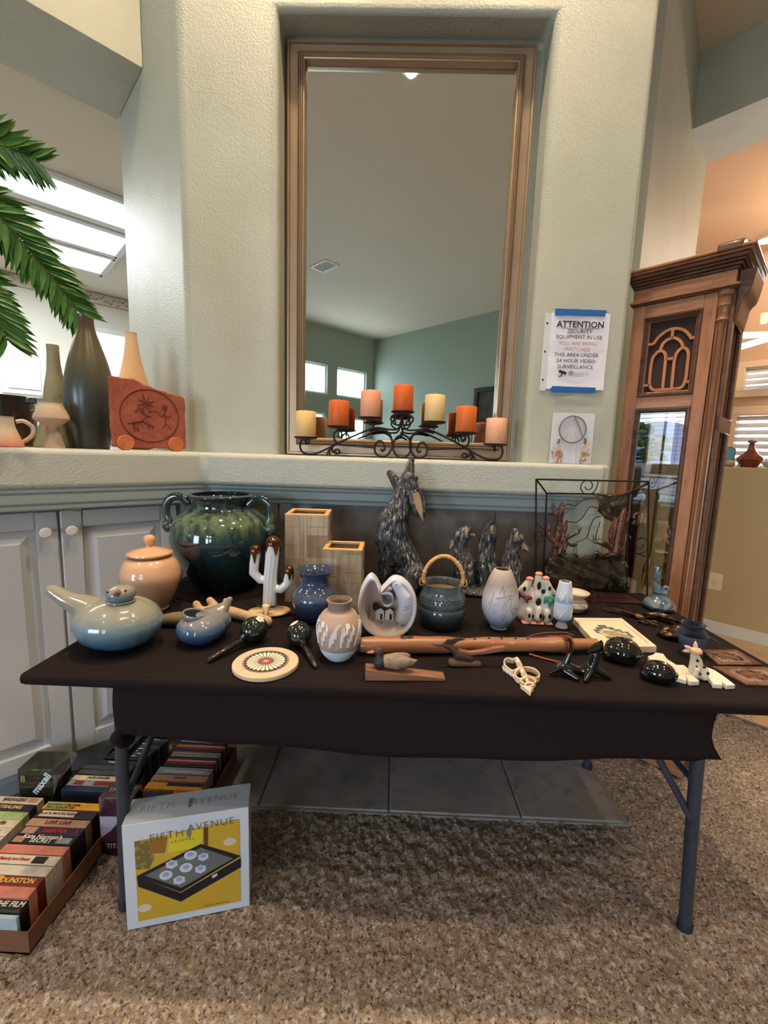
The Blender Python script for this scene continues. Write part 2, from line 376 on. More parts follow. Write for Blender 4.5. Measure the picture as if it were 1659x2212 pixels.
def door(p0, p1, z0, z1, knob):
    """raised panel door: frame, bevelled field"""
    d = MB(); w_ = p1-p0; th = .018
    Fm = frame(pqz(p0, QC+.012, z0), (S2, S2, 0), (0, 0, 1)); h = z1-z0; s = .062; e = .02
    # stiles and rails
    for a, b_, c, dd in ((0, s, 0, h), (w_-s, w_, 0, h), (s, w_-s, 0, s), (s, w_-s, h-s, h)):
        d.add([(a, c, 0), (b_, c, 0), (b_, dd, 0), (a, dd, 0), (a, c, th), (b_, c, th), (b_, dd, th), (a, dd, th)], [(0,3,2,1),(4,5,6,7),(0,1,5,4),(1,2,6,5),(2,3,7,6),(3,0,4,7)], Fm)
    o = rel(obj('door', d, M_['cabwhite'], bev=.004), cb)
    pn = MB(); r1 = [(s, s), (w_-s, s), (w_-s, h-s), (s, h-s)]; r2 = [(s+e, s+e), (w_-s-e, s+e), (w_-s-e, h-s-e), (s+e, h-s-e)]
    r3 = [(s+e*2.2, s+e*2.2), (w_-s-e*2.2, s+e*2.2), (w_-s-e*2.2, h-s-e*2.2), (s+e*2.2, h-s-e*2.2)]
    V = [(x, y, .004) for x, y in r1]+[(x, y, .006) for x, y in r2]+[(x, y, .019) for x, y in r3]
    F = [(i, (i+1) % 4, 4+(i+1) % 4, 4+i) for i in range(4)]+[(4+i, 4+(i+1) % 4, 8+(i+1) % 4, 8+i) for i in range(4)]+[(8, 9, 10, 11)]
    pn.add(V, F, Fm); q_ = obj('raised_panel', pn, M_['cabwhite'], smooth=False); q_.parent = o
    kb = MB(); kb.lathe([(0, 0), (.007, 0), (.006, .012), (.009, .018), (.016, .024), (.018, .031), (.014, .038), (0, .040)], 20, M=frame(Fm @ Vector((knob, h-.068, th)), (S2, S2, 0), (0, 0, 1)))
    q_ = obj('knob', kb, M_['white']); q_.parent = o
door(.2145, .6, .135, 1.046, .028); door(-.19, .2075, .135, 1.046, .36); door(-.60, -.197, .135, 1.046, .028)
# --- header above the left opening, and the wall above
hd = MB(); PQ(hd, -3.0, .68, 2.339, 2.775, 2.94, CEIL); struct('wall_header_left', hd, M_['wall'])
# --- room walls behind the camera (seen in the mirror) with real window openings
def wall_holes(name, o, xd, L, H, holes, m, th=.16, parent=None):
    """vertical wall from o along xd, room side = -normal; holes (x0,x1,z0,z1)"""
    xs = sorted({0, L, *[h[0] for h in holes], *[h[1] for h in holes]}); zs = sorted({0, H, *[h[2] for h in holes], *[h[3] for h in holes]})
    b = MB(); F = frame(o, xd, (0, 0, 1))
    for i in range(len(xs)-1):
        for j in range(len(zs)-1):
            cx, cz = (xs[i]+xs[i+1])/2, (zs[j]+zs[j+1])/2
            if any(h[0] < cx < h[1] and h[2] < cz < h[3] for h in holes): continue
            b.box((cx, cz, -th/2), (xs[i+1]-xs[i], zs[j+1]-zs[j], th), M=F)
    return struct(name, b, m, parent, smooth=False)
M_['teal'] = mat('sage_teal_wall_paint', (150, 162, 148), .7, bump=(90, .002, 3))
# window wall x+y=-8.5 : from corner K=(-.6,-7.9) towards (-7.., -.7)
WO = Vector((-.6, -7.9, 0)); WD = Vector((-1, 1, 0)).normalized()
holes = WIN
wall_holes('wall_windows', WO, WD, 8.75, CEIL, holes, M_['teal'])
M_['winframe'] = mat('white_window_frame', (225, 228, 226), .4)
WF = frame(WO, WD, (0, 0, 1))
for k, (a, b, c, d) in enumerate(holes):
    f_ = MB(); s = .045
    for bx in (((a+b)/2, c+s/2, b-a, s), ((a+b)/2, d-s/2, b-a, s), (a+s/2, (c+d)/2, s, d-c-2*s), (b-s/2, (c+d)/2, s, d-c-2*s)):
        f_.box((bx[0], bx[1], -.08), (bx[2], bx[3], .06), M=WF)
    wn = struct('window_%d' % (k+1), f_, M_['winframe'], smooth=False)
    if k >= 2:      # open louvre blinds
        sl = MB(); z = c+.09
        while z < d-.06:
            sl.box(((a+b)/2, z, -.06), (b-a-.1, .006, .05 if k == 5 else .07), M=WF @ Matrix.Translation((0, 0, 0))); z += .082
        obj('blind_slats', sl, mat('dark_blind', (70, 72, 74), .6) if k == 5 else M_['winframe'], wn, smooth=False, kind='stuff')
# long wall y-x=-7.3 on the right behind the camera
wall_holes('wall_long', WO+Vector((1, 1, 0)).normalized()*12.6, Vector((-1, -1, 0)).normalized(), 12.6, CEIL, [], M_['teal'])
b = MB(); PQ(b, -3.1, -2.95, 2.34, 3.5, 0, CEIL); struct('wall_left_return', b, M_['wall'])
b = MB(); PQ(b, -6.3, -2.95, 3.44, 3.6, 0, CEIL); struct('wall_left_back', b, M_['wall'])
# left wall beyond the window corner: y-x=3.31 closes towards the kitchen opening
# --- picture on the long wall
pf = thing('picture_frame', 'dark framed picture on the sage wall reflected in the mirror', 'picture', (1.877, -5.423, 2.1))
PF = frame((0, 0, 0), (-S2, -S2, 0), (0, 0, 1))
b = MB(); s = .09
for bx in ((0, .56, .5, s), (0, -.56, .5, s), (.205, 0, s, 1.04), (-.205, 0, s, 1.04)): b.box((bx[0], bx[1], .03), (bx[2], bx[3], .05), M=PF)
obj('frame', b, mat('dark_carved_frame', (34, 28, 26), .4, bump=(60, .004)), pf, bev=.01)
b = MB(); b.box((0, 0, .015), (.34, 1.04, .02), M=PF); obj('canvas', b, mat('dark_canvas', (70, 62, 58), .7, n=(4, (30, 28, 30), .4, .6)), pf)
# ceiling lamps
M_['lampglow'] = mat('lamp_glow', (255, 225, 185), .5, emit=((255, 214, 165), 18))
for i, (x, y, e) in enumerate(CANS):
    t = thing('ceiling_downlight', ['recessed warm ceiling downlight mirrored at the top of the tall mirror', 'recessed ceiling downlight above the left half of the chimney wall', 'recessed ceiling downlight above the right half of the chimney wall', 'recessed ceiling downlight behind and left of the table', 'recessed ceiling downlight to the right behind the table end', 'recessed ceiling downlight in front of the right half wall', 'recessed ceiling downlight before the left ledge', 'recessed ceiling downlight deep in the room behind'][i], 'lamp', (x, y, CEIL), 0, None if i == 0 else 'recessed ceiling downlights')
    b = MB(); b.lathe([(.075, -.001), (.098, -.001), (.098, -.008), (.082, -.012), (.075, -.006)], 28); b.f = b.f[:-2]; b.m = b.m[:-2]; obj('trim_ring', b, M_['white'], t)
    b = MB(); b.lathe([(0, -.002), (.074, -.002), (.074, -.004), (0, -.004)], 24); obj('lens', b, M_['lampglow'], t)
# ceiling air vent seen in the mirror
vt = thing('air_vent', 'white slatted ceiling air vent seen in the mirror', 'vent', (-1.2, -3.4, CEIL), R(45))
b = MB()
for s in (-1, 1): b.box((0, s*.12, -.006), (.42, .02, .012)); b.box((s*.2, 0, -.006), (.02, .26, .012))
obj('frame', b, M_['white'], vt)
b = MB(); b.box((0, 0, -.001), (.38, .22, .002)); obj('duct', b, M_['black'], vt)
sm_ = MB().box((0, 0, 0), (.38, .010, .003), Matrix.Rotation(R(50), 4, 'X')).mesh('slat', M_['white'], False)
for k in range(9): link('slat', sm_, vt, (0, -.1+k*.025, -.008))
# ================================================================ kitchen beyond the left opening
kw = MB(); PQ(kw, -2.95, 5.0, 6.1, 6.2, 0, 3.02)
struct('wall_kitchen', kw, M_['kitchen'])
kc = MB(); PQ(kc, -2.95, 3.5, 2.775, 6.1, 3.0, 3.05); kcl = struct('ceiling_kitchen', kc, mat('kitchen_ceiling', (214, 205, 188), .8))
bd = MB(); PQ(bd, -1.5, 2.5, 6.092, 6.1, 2.87, 3.0); bo = struct('trim_4', bd, mat('floral_wallpaper_border', (206, 196, 178), .7, n=[(18, (160, 140, 140), .58, .66, (1, 1, 2)), (30, (150, 150, 120), .6, .66)]))
for zz in (2.874, 2.99):
    b = MB(); PQ(b, -1.5, 2.5, 6.088, 6.092, zz-.004, zz+.004); obj('border_line', b, mat('border_line', (150, 130, 110), .7), bo)
rr_ = random.Random(3)
lf = MB()
for k in range(46):
    p0 = .7+k*.03+rr_.random()*.02; z0 = 2.90+rr_.random()*.06; a = rr_.choice([.5, -.5, .9, 2.4])
    lf.ball(pqz(p0, 6.09, z0), (.02, .003, .006), 8, 6, Matrix.Rotation(R(45), 4, 'Z') @ Matrix.Rotation(a, 4, 'Y'))
obj('printed_leaves', lf, mat('printed_leaf', (138, 128, 112), .7), bo, kind='stuff')
# luminous ceiling panels with wooden trim
lp = thing('ceiling_light_panel', 'large luminous kitchen ceiling light with three diffusers in white trim', 'lamp', pqz(.3, 4.5, 3.0))
M_['diffuser'] = mat('luminous_diffuser', (250, 252, 255), .5, emit=((245, 250, 255), 2.2))
for (q0, q1) in ((3.73, 4.13), (4.30, 4.76), (4.88, 5.36)):
    b = MB(); PQ(b, -1.2, 1.09, q0, q1, 2.985, 2.995); rel(obj('diffuser', b, M_['diffuser']), lp)
tr = MB()
for q0, q1 in ((3.68, 3.73), (4.13, 4.20), (4.23, 4.30), (4.76, 4.81), (4.83, 4.88), (5.36, 5.42)): PQ(tr, -1.2, 1.12, q0, q1, 2.97, 2.999)
PQ(tr, 1.09, 1.14, 3.68, 5.42, 2.97, 2.999); rel(obj('trim', tr, M_['white'], bev=.006), lp)
light('kitchen_panel_light', 'AREA', pqz(0, 4.5, 2.96), 98, (.93, .97, 1), rot=(0, 0, R(45)), size=2.2, size_y=1.6)
# kitchen window and cabinets
kwin = MB()
for p0, p1, z0, z1 in ((1.10, 1.15, 1.3, 2.60), (2.0, 2.05, 1.3, 2.6), (1.10, 2.05, 2.56, 2.61), (1.10, 2.05, 1.27, 1.32)): PQ(kwin, p0, p1, 6.06, 6.1, z0, z1)
kw_ = struct('window_7', kwin, M_['white'], bev=.004)
b = MB(); PQ(b, 1.15, 2.0, 6.085, 6.098, 1.32, 2.56); obj('bright_pane', b, mat('daylit_pane', (215, 232, 240), .3, emit=((215, 232, 245), 1.0)), kw_)
uc = thing('wall_cabinet', 'white raised-panel kitchen wall cabinets beyond the pass-through', 'cabinet', pqz(.3, 6.0, 1.7))
b = MB(); PQ(b, -.8, .97, 5.85, 6.09, 1.74, 2.185); rel(obj('body', b, M_['white'], bev=.004), uc)
for a_ in (-.4, .05, .32):
    pass
for p0, p1 in ((-.05, .27), (.29, .655), (.665, .96)):
    b = MB(); PQ(b, p0, p1, 5.835, 5.85, 1.76, 2.165); d_ = rel(obj('door', b, M_['white'], bev=.004), uc)
    b = MB(); PQ(b, p0+.05, p1-.05, 5.826, 5.836, 1.81, 2.11); q_ = obj('raised_panel', b, M_['white'], bev=.008); q_.parent = d_
kb_ = MB(); PQ(kb_, -2, 2.2, 5.7, 6.09, 0, 1.62); struct('trim_5', kb_, mat('tall_oven_unit_white', (205, 206, 200), .5))
# kitchen side walls and floor close the space
b = MB(); PQ(b, 3.4, 3.5, 2.4, 6.1, 0, 3.02); struct('wall_kitchen_right', b, M_['kitchen'])
b = MB(); PQ(b, -2.95, -2.85, 2.775, 6.1, 0, 3.02); struct('wall_kitchen_left', b, M_['kitchen'])
# ================================================================ right: half wall, header, far room
b = MB()
RP = lambda b_, t0, t1, s0, s1, z0, z1: b_.prism([T(t0, s0, 0)[:2], T(t1, s0, 0)[:2], T(t1, s1, 0)[:2], T(t0, s1, 0)[:2]], z0, z1)
RP(b, -1.05, 3.2, 5.7, 6.25, 0, 1.262); hwr = struct('wall_right', b, M_['beige'], bev=.018, seg=3)
b = MB(); RP(b, -1.05, 3.2, 5.675, 5.7, 0, .09); struct('baseboard_right', b, M_['white'], bev=.004)
b = MB(); RP(b, -1.05, 3.4, 5.7, 6.42, 3.72, CEIL); struct('wall_header_right', b, M_['wall'])
# return wall between the pillar and the right opening
b = MB(); a0 = (1.62, 2.6); a1 = T(-1.03, 5.7, 0)[:2]; a2 = T(-1.03, 6.42, 0)[:2]
b.prism([(.90, 2.60), (1.35, 2.62), a1, a2, (1.2, 4.0), (.90, 3.2)], 0, CEIL); struct('wall_return', b, M_['wall'])
# far room
b = MB(); RP(b, -3.6, 3.4, 10.0, 10.2, 0, CEIL)
M_['shutter'] = mat('cream_painted_shutter', (226, 196, 160), .5)
FH = [(-.915, -.30, 2.19, 2.47), (-.935, -.30, .6, 1.90)]
FWALL = wall_holes('wall_far_room', T(-3.6, 10.0, 0), (S2, -S2, 0), 7.0, CEIL, [(h[0]+3.6, h[1]+3.6, h[2], h[3]) for h in FH], M_['peach'])
FF = frame(T(0, 10.0, 0), (S2, -S2, 0), (0, 0, 1))   # x = t
for k, (a, b_, z0, z1) in enumerate(FH):
    f_ = MB(); s = .10 if k else .075
    for bx in (((a+b_)/2, z0-s/2, b_-a+2*s, s), ((a+b_)/2, z1+s/2, b_-a+2*s, s), (a-s/2, (z0+z1)/2, s, z1-z0), (b_+s/2, (z0+z1)/2, s, z1-z0)):
        f_.box((bx[0], bx[1], .02), (bx[2], bx[3], .05), M=FF)
    sw = struct('window_%d' % (8+k), f_, M_['shutter'], bev=.006)
    n_ = 4 if k == 0 else 15
    sm_ = MB().box((0, 0, 0), (b_-a, .008, .062), M=FF.to_3x3().to_4x4() @ Matrix.Rotation(R(60), 4, 'X')).mesh('louvre', M_['white'], False)
    for i in range(n_):
        link('louvre', sm_, sw, FF @ Vector(((a+b_)/2, z0+(i+.5)*(z1-z0)/n_, -.01)))
# far room side wall, its ceiling fan
b = MB(); RP(b, -3.7, -3.6, 6.4, 10.2, 0, CEIL); struct('wall_far_left', b, M_['peach'])
b = MB(); RP(b, 3.3, 3.4, 5.7, 10.2, 0, CEIL); struct('wall_far_right', b, M_['peach'])
fan = thing('ceiling_fan', 'white ceiling fan blades hanging in the far room past the half wall', 'fan', T(-.55, 8.9, 2.62))
b = MB(); b.lathe([(0, 0), (.09, 0), (.11, .03), (.10, .09), (.03, .12), (.018, .14), (.018, 1.2), (0, 1.2)], 24); obj('motor', b, M_['white'], fan)
bl = MB(); bl.prism([(.08, -.04), (.2, -.07), (.62, -.085), (.68, -.05), (.68, .05), (.62, .085), (.2, .07), (.08, .04)], -.004, .004, Matrix.Rotation(R(10), 4, 'X')); blm = bl.mesh('blade', M_['white'], False)
for k in range(5): link('blade', blm, fan, (0, 0, .04), R(20+72*k))
b = MB(); b.lathe([(0, -.10), (.03, -.10), (.032, -.0), (0, 0)], 16, c=(-.22, 0, .24)); obj('candle_shade', b, mat('amber_lamp_glass', (245, 215, 160), .4, emit=((255, 220, 150), 1.2)), fan)
light('far_room_lamp', 'POINT', T(.1, 8.2, 3.4), 85, (1, .82, .62), size=.15)
light('far_room_daylight', 'AREA', T(-.6, 9.9, 1.5), 60, (.85, .93, 1), rot=(R(90), 0, R(135)), size=.6, size_y=1.6)
b = MB(); RP(b, -3.6, 3.4, 6.42, 10.2, 3.82, 3.9); struct('ceiling_far_room', b, M_['peach'])
t = thing('ceiling_downlight', 'bright recessed lamp of the far room just right of the clock top', 'lamp', (4.15, 5.36, 3.82))
b = MB(); b.lathe([(.075, -.001), (.105, -.001), (.105, -.010), (.085, -.014), (.075, -.006)], 28); b.f = b.f[:-2]; b.m = b.m[:-2]; obj('trim_ring', b, M_['white'], t)
b = MB(); b.lathe([(0, -.002), (.085, -.002), (.085, -.012), (0, -.012)], 24); obj('lens', b, mat('far_lamp_glow', (230, 240, 255), .5, emit=((235, 242, 255), 30)), t)
# light switch on the half wall
ls = thing('light_switch', 'cream wall switch plate with scalloped edge low on the right half wall', 'switch', T(-.535, 5.7, .395))
SF = frame((0, 0, 0), (S2, -S2, 0), (0, 0, 1)); b = MB()
b.box((0, 0, .003), (.10, .13, .006), M=SF); obj('plate', b, mat('cream_plastic', (226, 208, 180), .4), ls, bev=.003)
b = MB(); b.box((0, -.005, .010), (.03, .045, .008), M=SF); b.ball(SF @ Vector((0, .042, .008)), .005, 8, 6); obj('toggle', b, mat('cream_toggle', (215, 192, 160), .35), ls)
# ================================================================ mirror
M_['champagne'] = mat('champagne_silver_frame', (178, 154, 130), .34, metal=.6, n=(3, (164, 140, 116), .4, .7))
M_['mirror'] = mat('mirror_silver', (232, 234, 228), .012, metal=1)
mr = thing('wall_mirror', 'tall mirror in a ribbed champagne frame set in the wall niche', 'mirror', (.016, 1.955, 1.262))
MF = frame((0, 0, 0), (1, 0, 0), (0, 0, 1))
def mitred(name, ox0, ox1, oz0, oz1, pf, m, parent, F):
    """frame swept round a rectangle; pf = [(inset, height)]"""
    b = MB(); V = []; n = len(pf)
    for i, h in pf: V += [(ox0+i, oz0+i, h), (ox1-i, oz0+i, h), (ox1-i, oz1-i, h), (ox0+i, oz1-i, h)]
    Fs = [(j*4+k, j*4+(k+1) % 4, (j+1)*4+(k+1) % 4, (j+1)*4+k) for j in range(n-1) for k in range(4)]
    b.add(V, Fs, F); return obj(name, b, m, parent, ang=25)
pfm = [(0, 0), (0, .028), (.004, .034), (.012, .034), (.016, .026), (.05, .022), (.052, .036), (.056, .042), (.060, .036), (.0615, .044), (.066, .048), (.0695, .042), (.071, .046), (.0755, .048), (.079, .040), (.0805, .042), (.085, .040), (.088, .030), (.09, .012)]
pfm = [(i*.86, h) for i, h in pfm]
mitred('frame', -.493, .494, 0, 1.622, pfm, M_['champagne'], mr, MF)
b = MB(); b.box((0, .811, .008), (.84, 1.474, .006), M=MF); obj('mirror_glass', b, M_['mirror'], mr, smooth=False)
# ================================================================ candelabra and candles
M_['iron'] = mat('dark_brown_wrought_iron', (52, 38, 32), .55, metal=.5, bump=(120, .0006))
ca = thing('candelabra', 'dark wrought iron scroll candelabra on the ledge before the mirror', 'candle holder', (0.03, 1.80, 1.262))
arm_L = [(-0.346, 1.311), (-0.353, 1.304), (-0.37, 1.3), (-0.377, 1.314), (-0.365, 1.324), (-0.349, 1.318)]
sweepL = [(-0.363, 1.311), (-0.358, 1.308), (-0.353, 1.311), (-0.351, 1.322), (-0.359, 1.328), (-0.374, 1.328), (-0.386, 1.314), (-0.388, 1.293), (-0.377, 1.273), (-0.352, 1.266), (-0.318, 1.271), (-0.255, 1.301), (-0.186, 1.337), (-0.104, 1.373), (-0.063, 1.382), (-0.022, 1.377), (0.013, 1.38), (0.026, 1.405), (0.028, 1.43)]
smallL = [(-0.225, 1.349), (-0.229, 1.342), (-0.221, 1.339), (-0.216, 1.35), (-0.222, 1.363), (-0.235, 1.366), (-0.248, 1.352), (-0.247, 1.332), (-0.235, 1.315), (-0.214, 1.309), (-0.172, 1.307), (-0.078, 1.301)]
footL = [(-0.237, 1.28), (-0.241, 1.273), (-0.232, 1.272), (-0.223, 1.277), (-0.229, 1.288), (-0.241, 1.287), (-0.251, 1.277), (-0.255, 1.294), (-0.245, 1.308), (-0.221, 1.315)]
bigL = [(-0.052, 1.297), (-0.046, 1.288), (-0.038, 1.294), (-0.038, 1.307), (-0.048, 1.326), (-0.065, 1.327), (-0.078, 1.306), (-0.074, 1.279), (-0.053, 1.266), (-0.028, 1.27), (-0.009, 1.298), (-0.006, 1.322), (-0.017, 1.356), (-0.042, 1.374), (-0.077, 1.373), (-0.104, 1.368)]
mid = [(.035+.038*math.cos(k*PI/8), 1.31+.046*math.sin(k*PI/8)) for k in range(16)]
topL = [(.028, 1.40), (.012, 1.396), (-.006, 1.404), (-.016, 1.42), (-.008, 1.434), (.004, 1.43), (.003, 1.418), (-.004, 1.418)]
def strokes(L, dy=0, rad=.0042, mirror=True):
    b = MB()
    for pl in L:
        for sgn in ((1, -1) if mirror else (1,)):
            pts = [(sgn*(x-.03), dy, z-1.262) for x, z in pl]
            b.tube(sp(pts, 5), rad, 7)
    return b
for nm_, pl_, r_ in (('scroll_arm', sweepL, .0042), ('scroll', smallL, .0042), ('scroll', footL, .0042), ('scroll', bigL, .0045), ('scroll', topL, .0038)):
    for sg_ in (1, -1): b = MB(); b.tube(sp([(sg_*(x-.03), 0, z-1.262) for x, z in pl_], 5), r_, 7); obj(nm_, b, M_['iron'], ca)
b = MB(); b.tube(sp([(x-.03, 0, z-1.262) for x, z in mid], 3, True), .0042, 7, closed=True); b.ball((.002, 0, .102), .008, 10, 8); obj('ring', b, M_['iron'], ca)
# feet reach back and forth so that it stands
for sx_ in (-1, 1):
    b = MB(); b.tube(sp([(sx_*.30, -.045, .005), (sx_*.30, -.02, .014), (sx_*.285, 0, .04), (sx_*.30, .02, .014), (sx_*.30, .045, .005)], 5), .004, 7); obj('foot', b, M_['iron'], ca)
CX = [(-.365, 1.334, .107), (-.229, 1.382, .105), (-.10, 1.421, .109), (.032, 1.449, .106), (.162, 1.412, .109), (.292, 1.373, .106), (.416, 1.33, .106)]
cols = [((243, 205, 140), 'pale yellow'), ((222, 110, 52), 'orange'), ((242, 176, 140), 'peach pink'), ((226, 112, 50), 'orange'), ((240, 208, 150), 'cream yellow'), ((224, 118, 48), 'orange'), ((242, 186, 150), 'pale peach')]
labs = ['pale yellow pillar candle at the low left end of the iron candelabra', 'orange pillar candle on the second plate from the left', 'peach pink pillar candle left of the highest candle', 'orange pillar candle on the highest middle plate', 'cream yellow pillar candle right of the highest candle', 'orange pillar candle on the second plate from the right', 'pale peach pillar candle at the low right end of the candelabra']
for k, ((x, z, h), (c, nm)) in enumerate(zip(CX, cols)):
    xx = x-.03; b = MB()
    b.lathe([(0, -.012), (.004, -.012), (.006, -.006), (.03, -.004), (.046, .001), (.049, .006), (.047, .007), (.044, .003), (.0, .001)], 28, c=(xx, 0, z-1.262-.004))
    b.tube([(xx, 0, z-1.262-.012), (xx, 0, z-1.262-.03)], .004, 7)
    obj('plate', b, M_['iron'], ca)
    t = thing('pillar_candle', labs[k], 'candle', (x, 1.80, z-.001), random.random(), 'pillar candles on the iron candelabra')
    m = mat('wax_'+nm.replace(' ', '_'), c, .42, sss=.6, n=(14, tuple(min(255, int(v*.94)) for v in c), .4, .7), bump=(30, .0008), spec=.35)
    b = MB(); b.lathe([(0, 0), (.0395, 0), (.041, .002), (.0415, h-.004), (.040, h-.001), (.036, h), (.028, h-.003), (0, h-.005)], 36); obj('wax', b, m, t)
    b = MB(); b.tube([(0, 0, h-.006), (.0004, 0, h+.003), (.001, 0, h+.008)], .001, 6); obj('wick', b, mat('white_wick', (225, 215, 195), .8) if k else mat('white_wick', (225, 215, 195), .8), t)
# ================================================================ sign, tapes, dreamcatcher card
M_['paper'] = mat('white_paper', (222, 220, 232), .55, bump=(16, .004, 3))
M_['ink'] = mat('black_ink', (40, 38, 46), .6)
M_['sleeve'] = mat('clear_plastic_sleeve', (235, 238, 240), .12, alpha=.22)
SX0, SX1, SZ0, SZ1 = .612, .846, 1.562, 1.858
WFR = frame((0, 0, 0), (1, 0, 0), (0, 0, 1))
sg = thing('notice', 'white security notice in a plastic sleeve taped to the wall', 'sign', (.729, YF, SZ0))
sw_, sh = SX1-SX0, SZ1-SZ0
b = MB(); V = []; F = []
for j in range(13):
    for i in range(9):
        x = -sw_/2+sw_*i/8; z = sh*j/12; V.append((x, z, .004+.0018*math.sin(i*1.1+j*.7)+.001*math.cos(j*1.7)))
for j in range(12):
    for i in range(8): a = j*9+i; F.append((a, a+1, a+10, a+9))
b.add(V, F, WFR); sgo = obj('paper', b, M_['paper'], sg)
b = MB(); b.box((-sw_/2-.012, sh/2-.005, .003), (.024, sh+.005, .001), M=WFR); q = obj('binder_strip', b, mat('binder_strip_plastic', (205, 210, 214), .2), sg)
b = MB()
for z in (.035, .145, .255): b.lathe([(0, 0), (.004, 0), (.004, .0006), (0, .0006)], 14, M=WFR @ Matrix.Translation((-sw_/2-.014, z, .004)))
q2 = obj('punch_hole', b, M_['black'], q)
TM = WFR @ Matrix.Translation((0, 0, .0078))
text('lettering', [('ATTENTION', 0, .251, .0335, .0007), ('SECURITY', 0, .225, .0225), ('EQUIPMENT IN USE', 0, .203, .0212), ('THIS AREA UNDER', -.006, .134, .0212), ('24 HOUR VIDEO', -.006, .111, .0212), ('SURVEILLANCE', -.006, .088, .0212)], M_['ink'], sg, TM)
text('lettering', [('YOU ARE BEING', -.004, .179, .0212), ('WATCHED', -.004, .156, .0212)], mat('faded_red_ink', (176, 128, 140), .6), sg, TM)
text('lettering', [('Grasons Co.', .02, .062, .013)], mat('faded_blue_grey_ink', (120, 118, 138), .6), sg, TM)
b = MB(); b.box((0, .2375, 0), (.15, .0014, .0006), M=TM); b.box((.01, .053, 0), (.04, .0009, .0005), M=TM); obj('underline', b, M_['ink'], sg, smooth=False)
b = MB(); b.box((-.055, .066, .0004), (.032, .011, .0008), Matrix.Rotation(R(-18), 4, 'Z'), M=TM); b.box((-.058, .057, .0004), (.004, .012, .0008), M=TM); b.box((-.064, .050, .0004), (.012, .004, .0008), R(20), M=TM)
obj('camera_symbol', b, M_['ink'], sg, smooth=False)
b = MB(); b.lathe([(0, 0), (.010, 0), (.010, .0004), (0, .0004)], 20, M=TM @ Matrix.Translation((-.022, .064, 0))); obj('company_mark', b, mat('faded_mark', (150, 140, 165), .6), sg)
M_['bluetape'] = mat('blue_painters_tape', (22, 92, 168), .7, bump=(300, .0006, 2, (1, 1, 8)))
def tape(name, label, x0, x1, z0, z1, notchL, notchR):
    b = MB(); h = z1-z0
    pl = [(x0, z0), (x1, z0+.002)]+([(x1-.006, z0+h*.35), (x1+.002, z0+h*.55)] if notchR else [])+[(x1, z1-.002), (x0, z1)]+([(x0-.009, z0+h*.5)] if notchL else [])
    F_ = frame((0, YF-.0086, 0), (1, 0, 0), (0, 0, 1)); b.prism(pl, 0, .0009, F_)
    o = obj(name, b, M_['bluetape'], None, smooth=False); return tag(o, label, 'tape', 'strips of blue tape on the notice')
tape('blue_tape', 'strip of blue painter tape along the top edge of the notice', .624, .826, 1.846, 1.872, 0, 1)
tape('blue_tape', 'strip of blue painter tape under the bottom edge of the notice', .638, .812, 1.549, 1.573, 1, 0)
dc = thing('dreamcatcher', 'dreamcatcher with feathers on a white card wrapped in clear plastic', 'dreamcatcher', (.733, YF-.012, 1.261))
b = MB(); b.box((0, .103, .0), (.172, .206, .003), M=WFR); obj('card', b, mat('pale_grey_card', (205, 206, 214), .5), dc, smooth=False)
M_['twig'] = mat('brown_suede_hoop', (104, 74, 66), .8)
hc = (-.002, .140); b = MB()
b.tube([WFR @ Vector((hc[0]+.054*math.cos(a), hc[1]+.054*math.sin(a), .006)) for a in np.linspace(0, 2*PI, 37)[:-1]], .0028, 7, closed=True)
b.tube([WFR @ Vector(p) for p in ((.0, .194, .008), (.02, .155, .010), (.042, .108, .008))], .002, 6)
obj('hoop', b, M_['twig'], dc)
b = MB()
for ring, (r0, r1, n_) in enumerate(((.052, .040, 10), (.040, .028, 10), (.028, .015, 8))):
    for k in range(n_):
        a = 2*PI*k/n_+ring*.3; a2 = a+2*PI/n_
        b.tube([WFR @ Vector((hc[0]+r*math.cos(x), hc[1]+r*math.sin(x), .005)) for r, x in ((r0, a), (r1, (a+a2)/2), (r0, a2))], .0005, 4)
for x in (-.035, -.005, .022): b.tube([WFR @ Vector((x, .09, .004)), WFR @ Vector((x, .0, .004))], .0005, 4)
obj('web', b, mat('grey_thread', (150, 150, 165), .7), dc)
b = MB()
for sx_ in (-.056, .052):
    for k in range(3): b.ball(WFR @ Vector((sx_+.002*(k % 2), .102-k*.008, .008)), .0052, 8, 6)
obj('beads', b, mat('black_and_white_beads', (25, 25, 25), .3, blotch=(90, (225, 225, 225), .4)), dc)
rr = random.Random(5)
for nm, m, n_ in (('feather', mat('cream_feather', (214, 188, 160), .85), 15), ('feather', mat('rust_brown_feather', (150, 92, 64), .85), 11)):
    for s_ in (-1, 1):
        b = MB()
        for k in range(n_):
            x = s_*(.052+rr.uniform(-.012, .022)); z = rr.uniform(.012, .085) if n_ == 15 else rr.uniform(.006, .048); a = rr.uniform(-.9, .9)
            L = rr.uniform(.018, .034); w_ = .0045
            M0 = WFR @ Matrix.Translation((x, z, .006+.003*k/n_)) @ Matrix.Rotation(a, 4, 'Z')
            b.add([(0, L/2, 0), (-w_, .2*L, .001), (-w_, -.2*L, .001), (0, -L/2, 0), (w_, -.2*L, .001), (w_, .2*L, .001)], [(0, 1, 2, 3), (0, 3, 4, 5)], M0)
        obj(nm, b, m, dc, smooth=False, kind='stuff')
# clear wrap edges
b = MB(); b.box((.0, .103, .014), (.182, .206, .0005), M=WFR); obj('wrap', b, mat('clear_wrap', (240, 240, 245), .08, alpha=.06), dc, smooth=False)
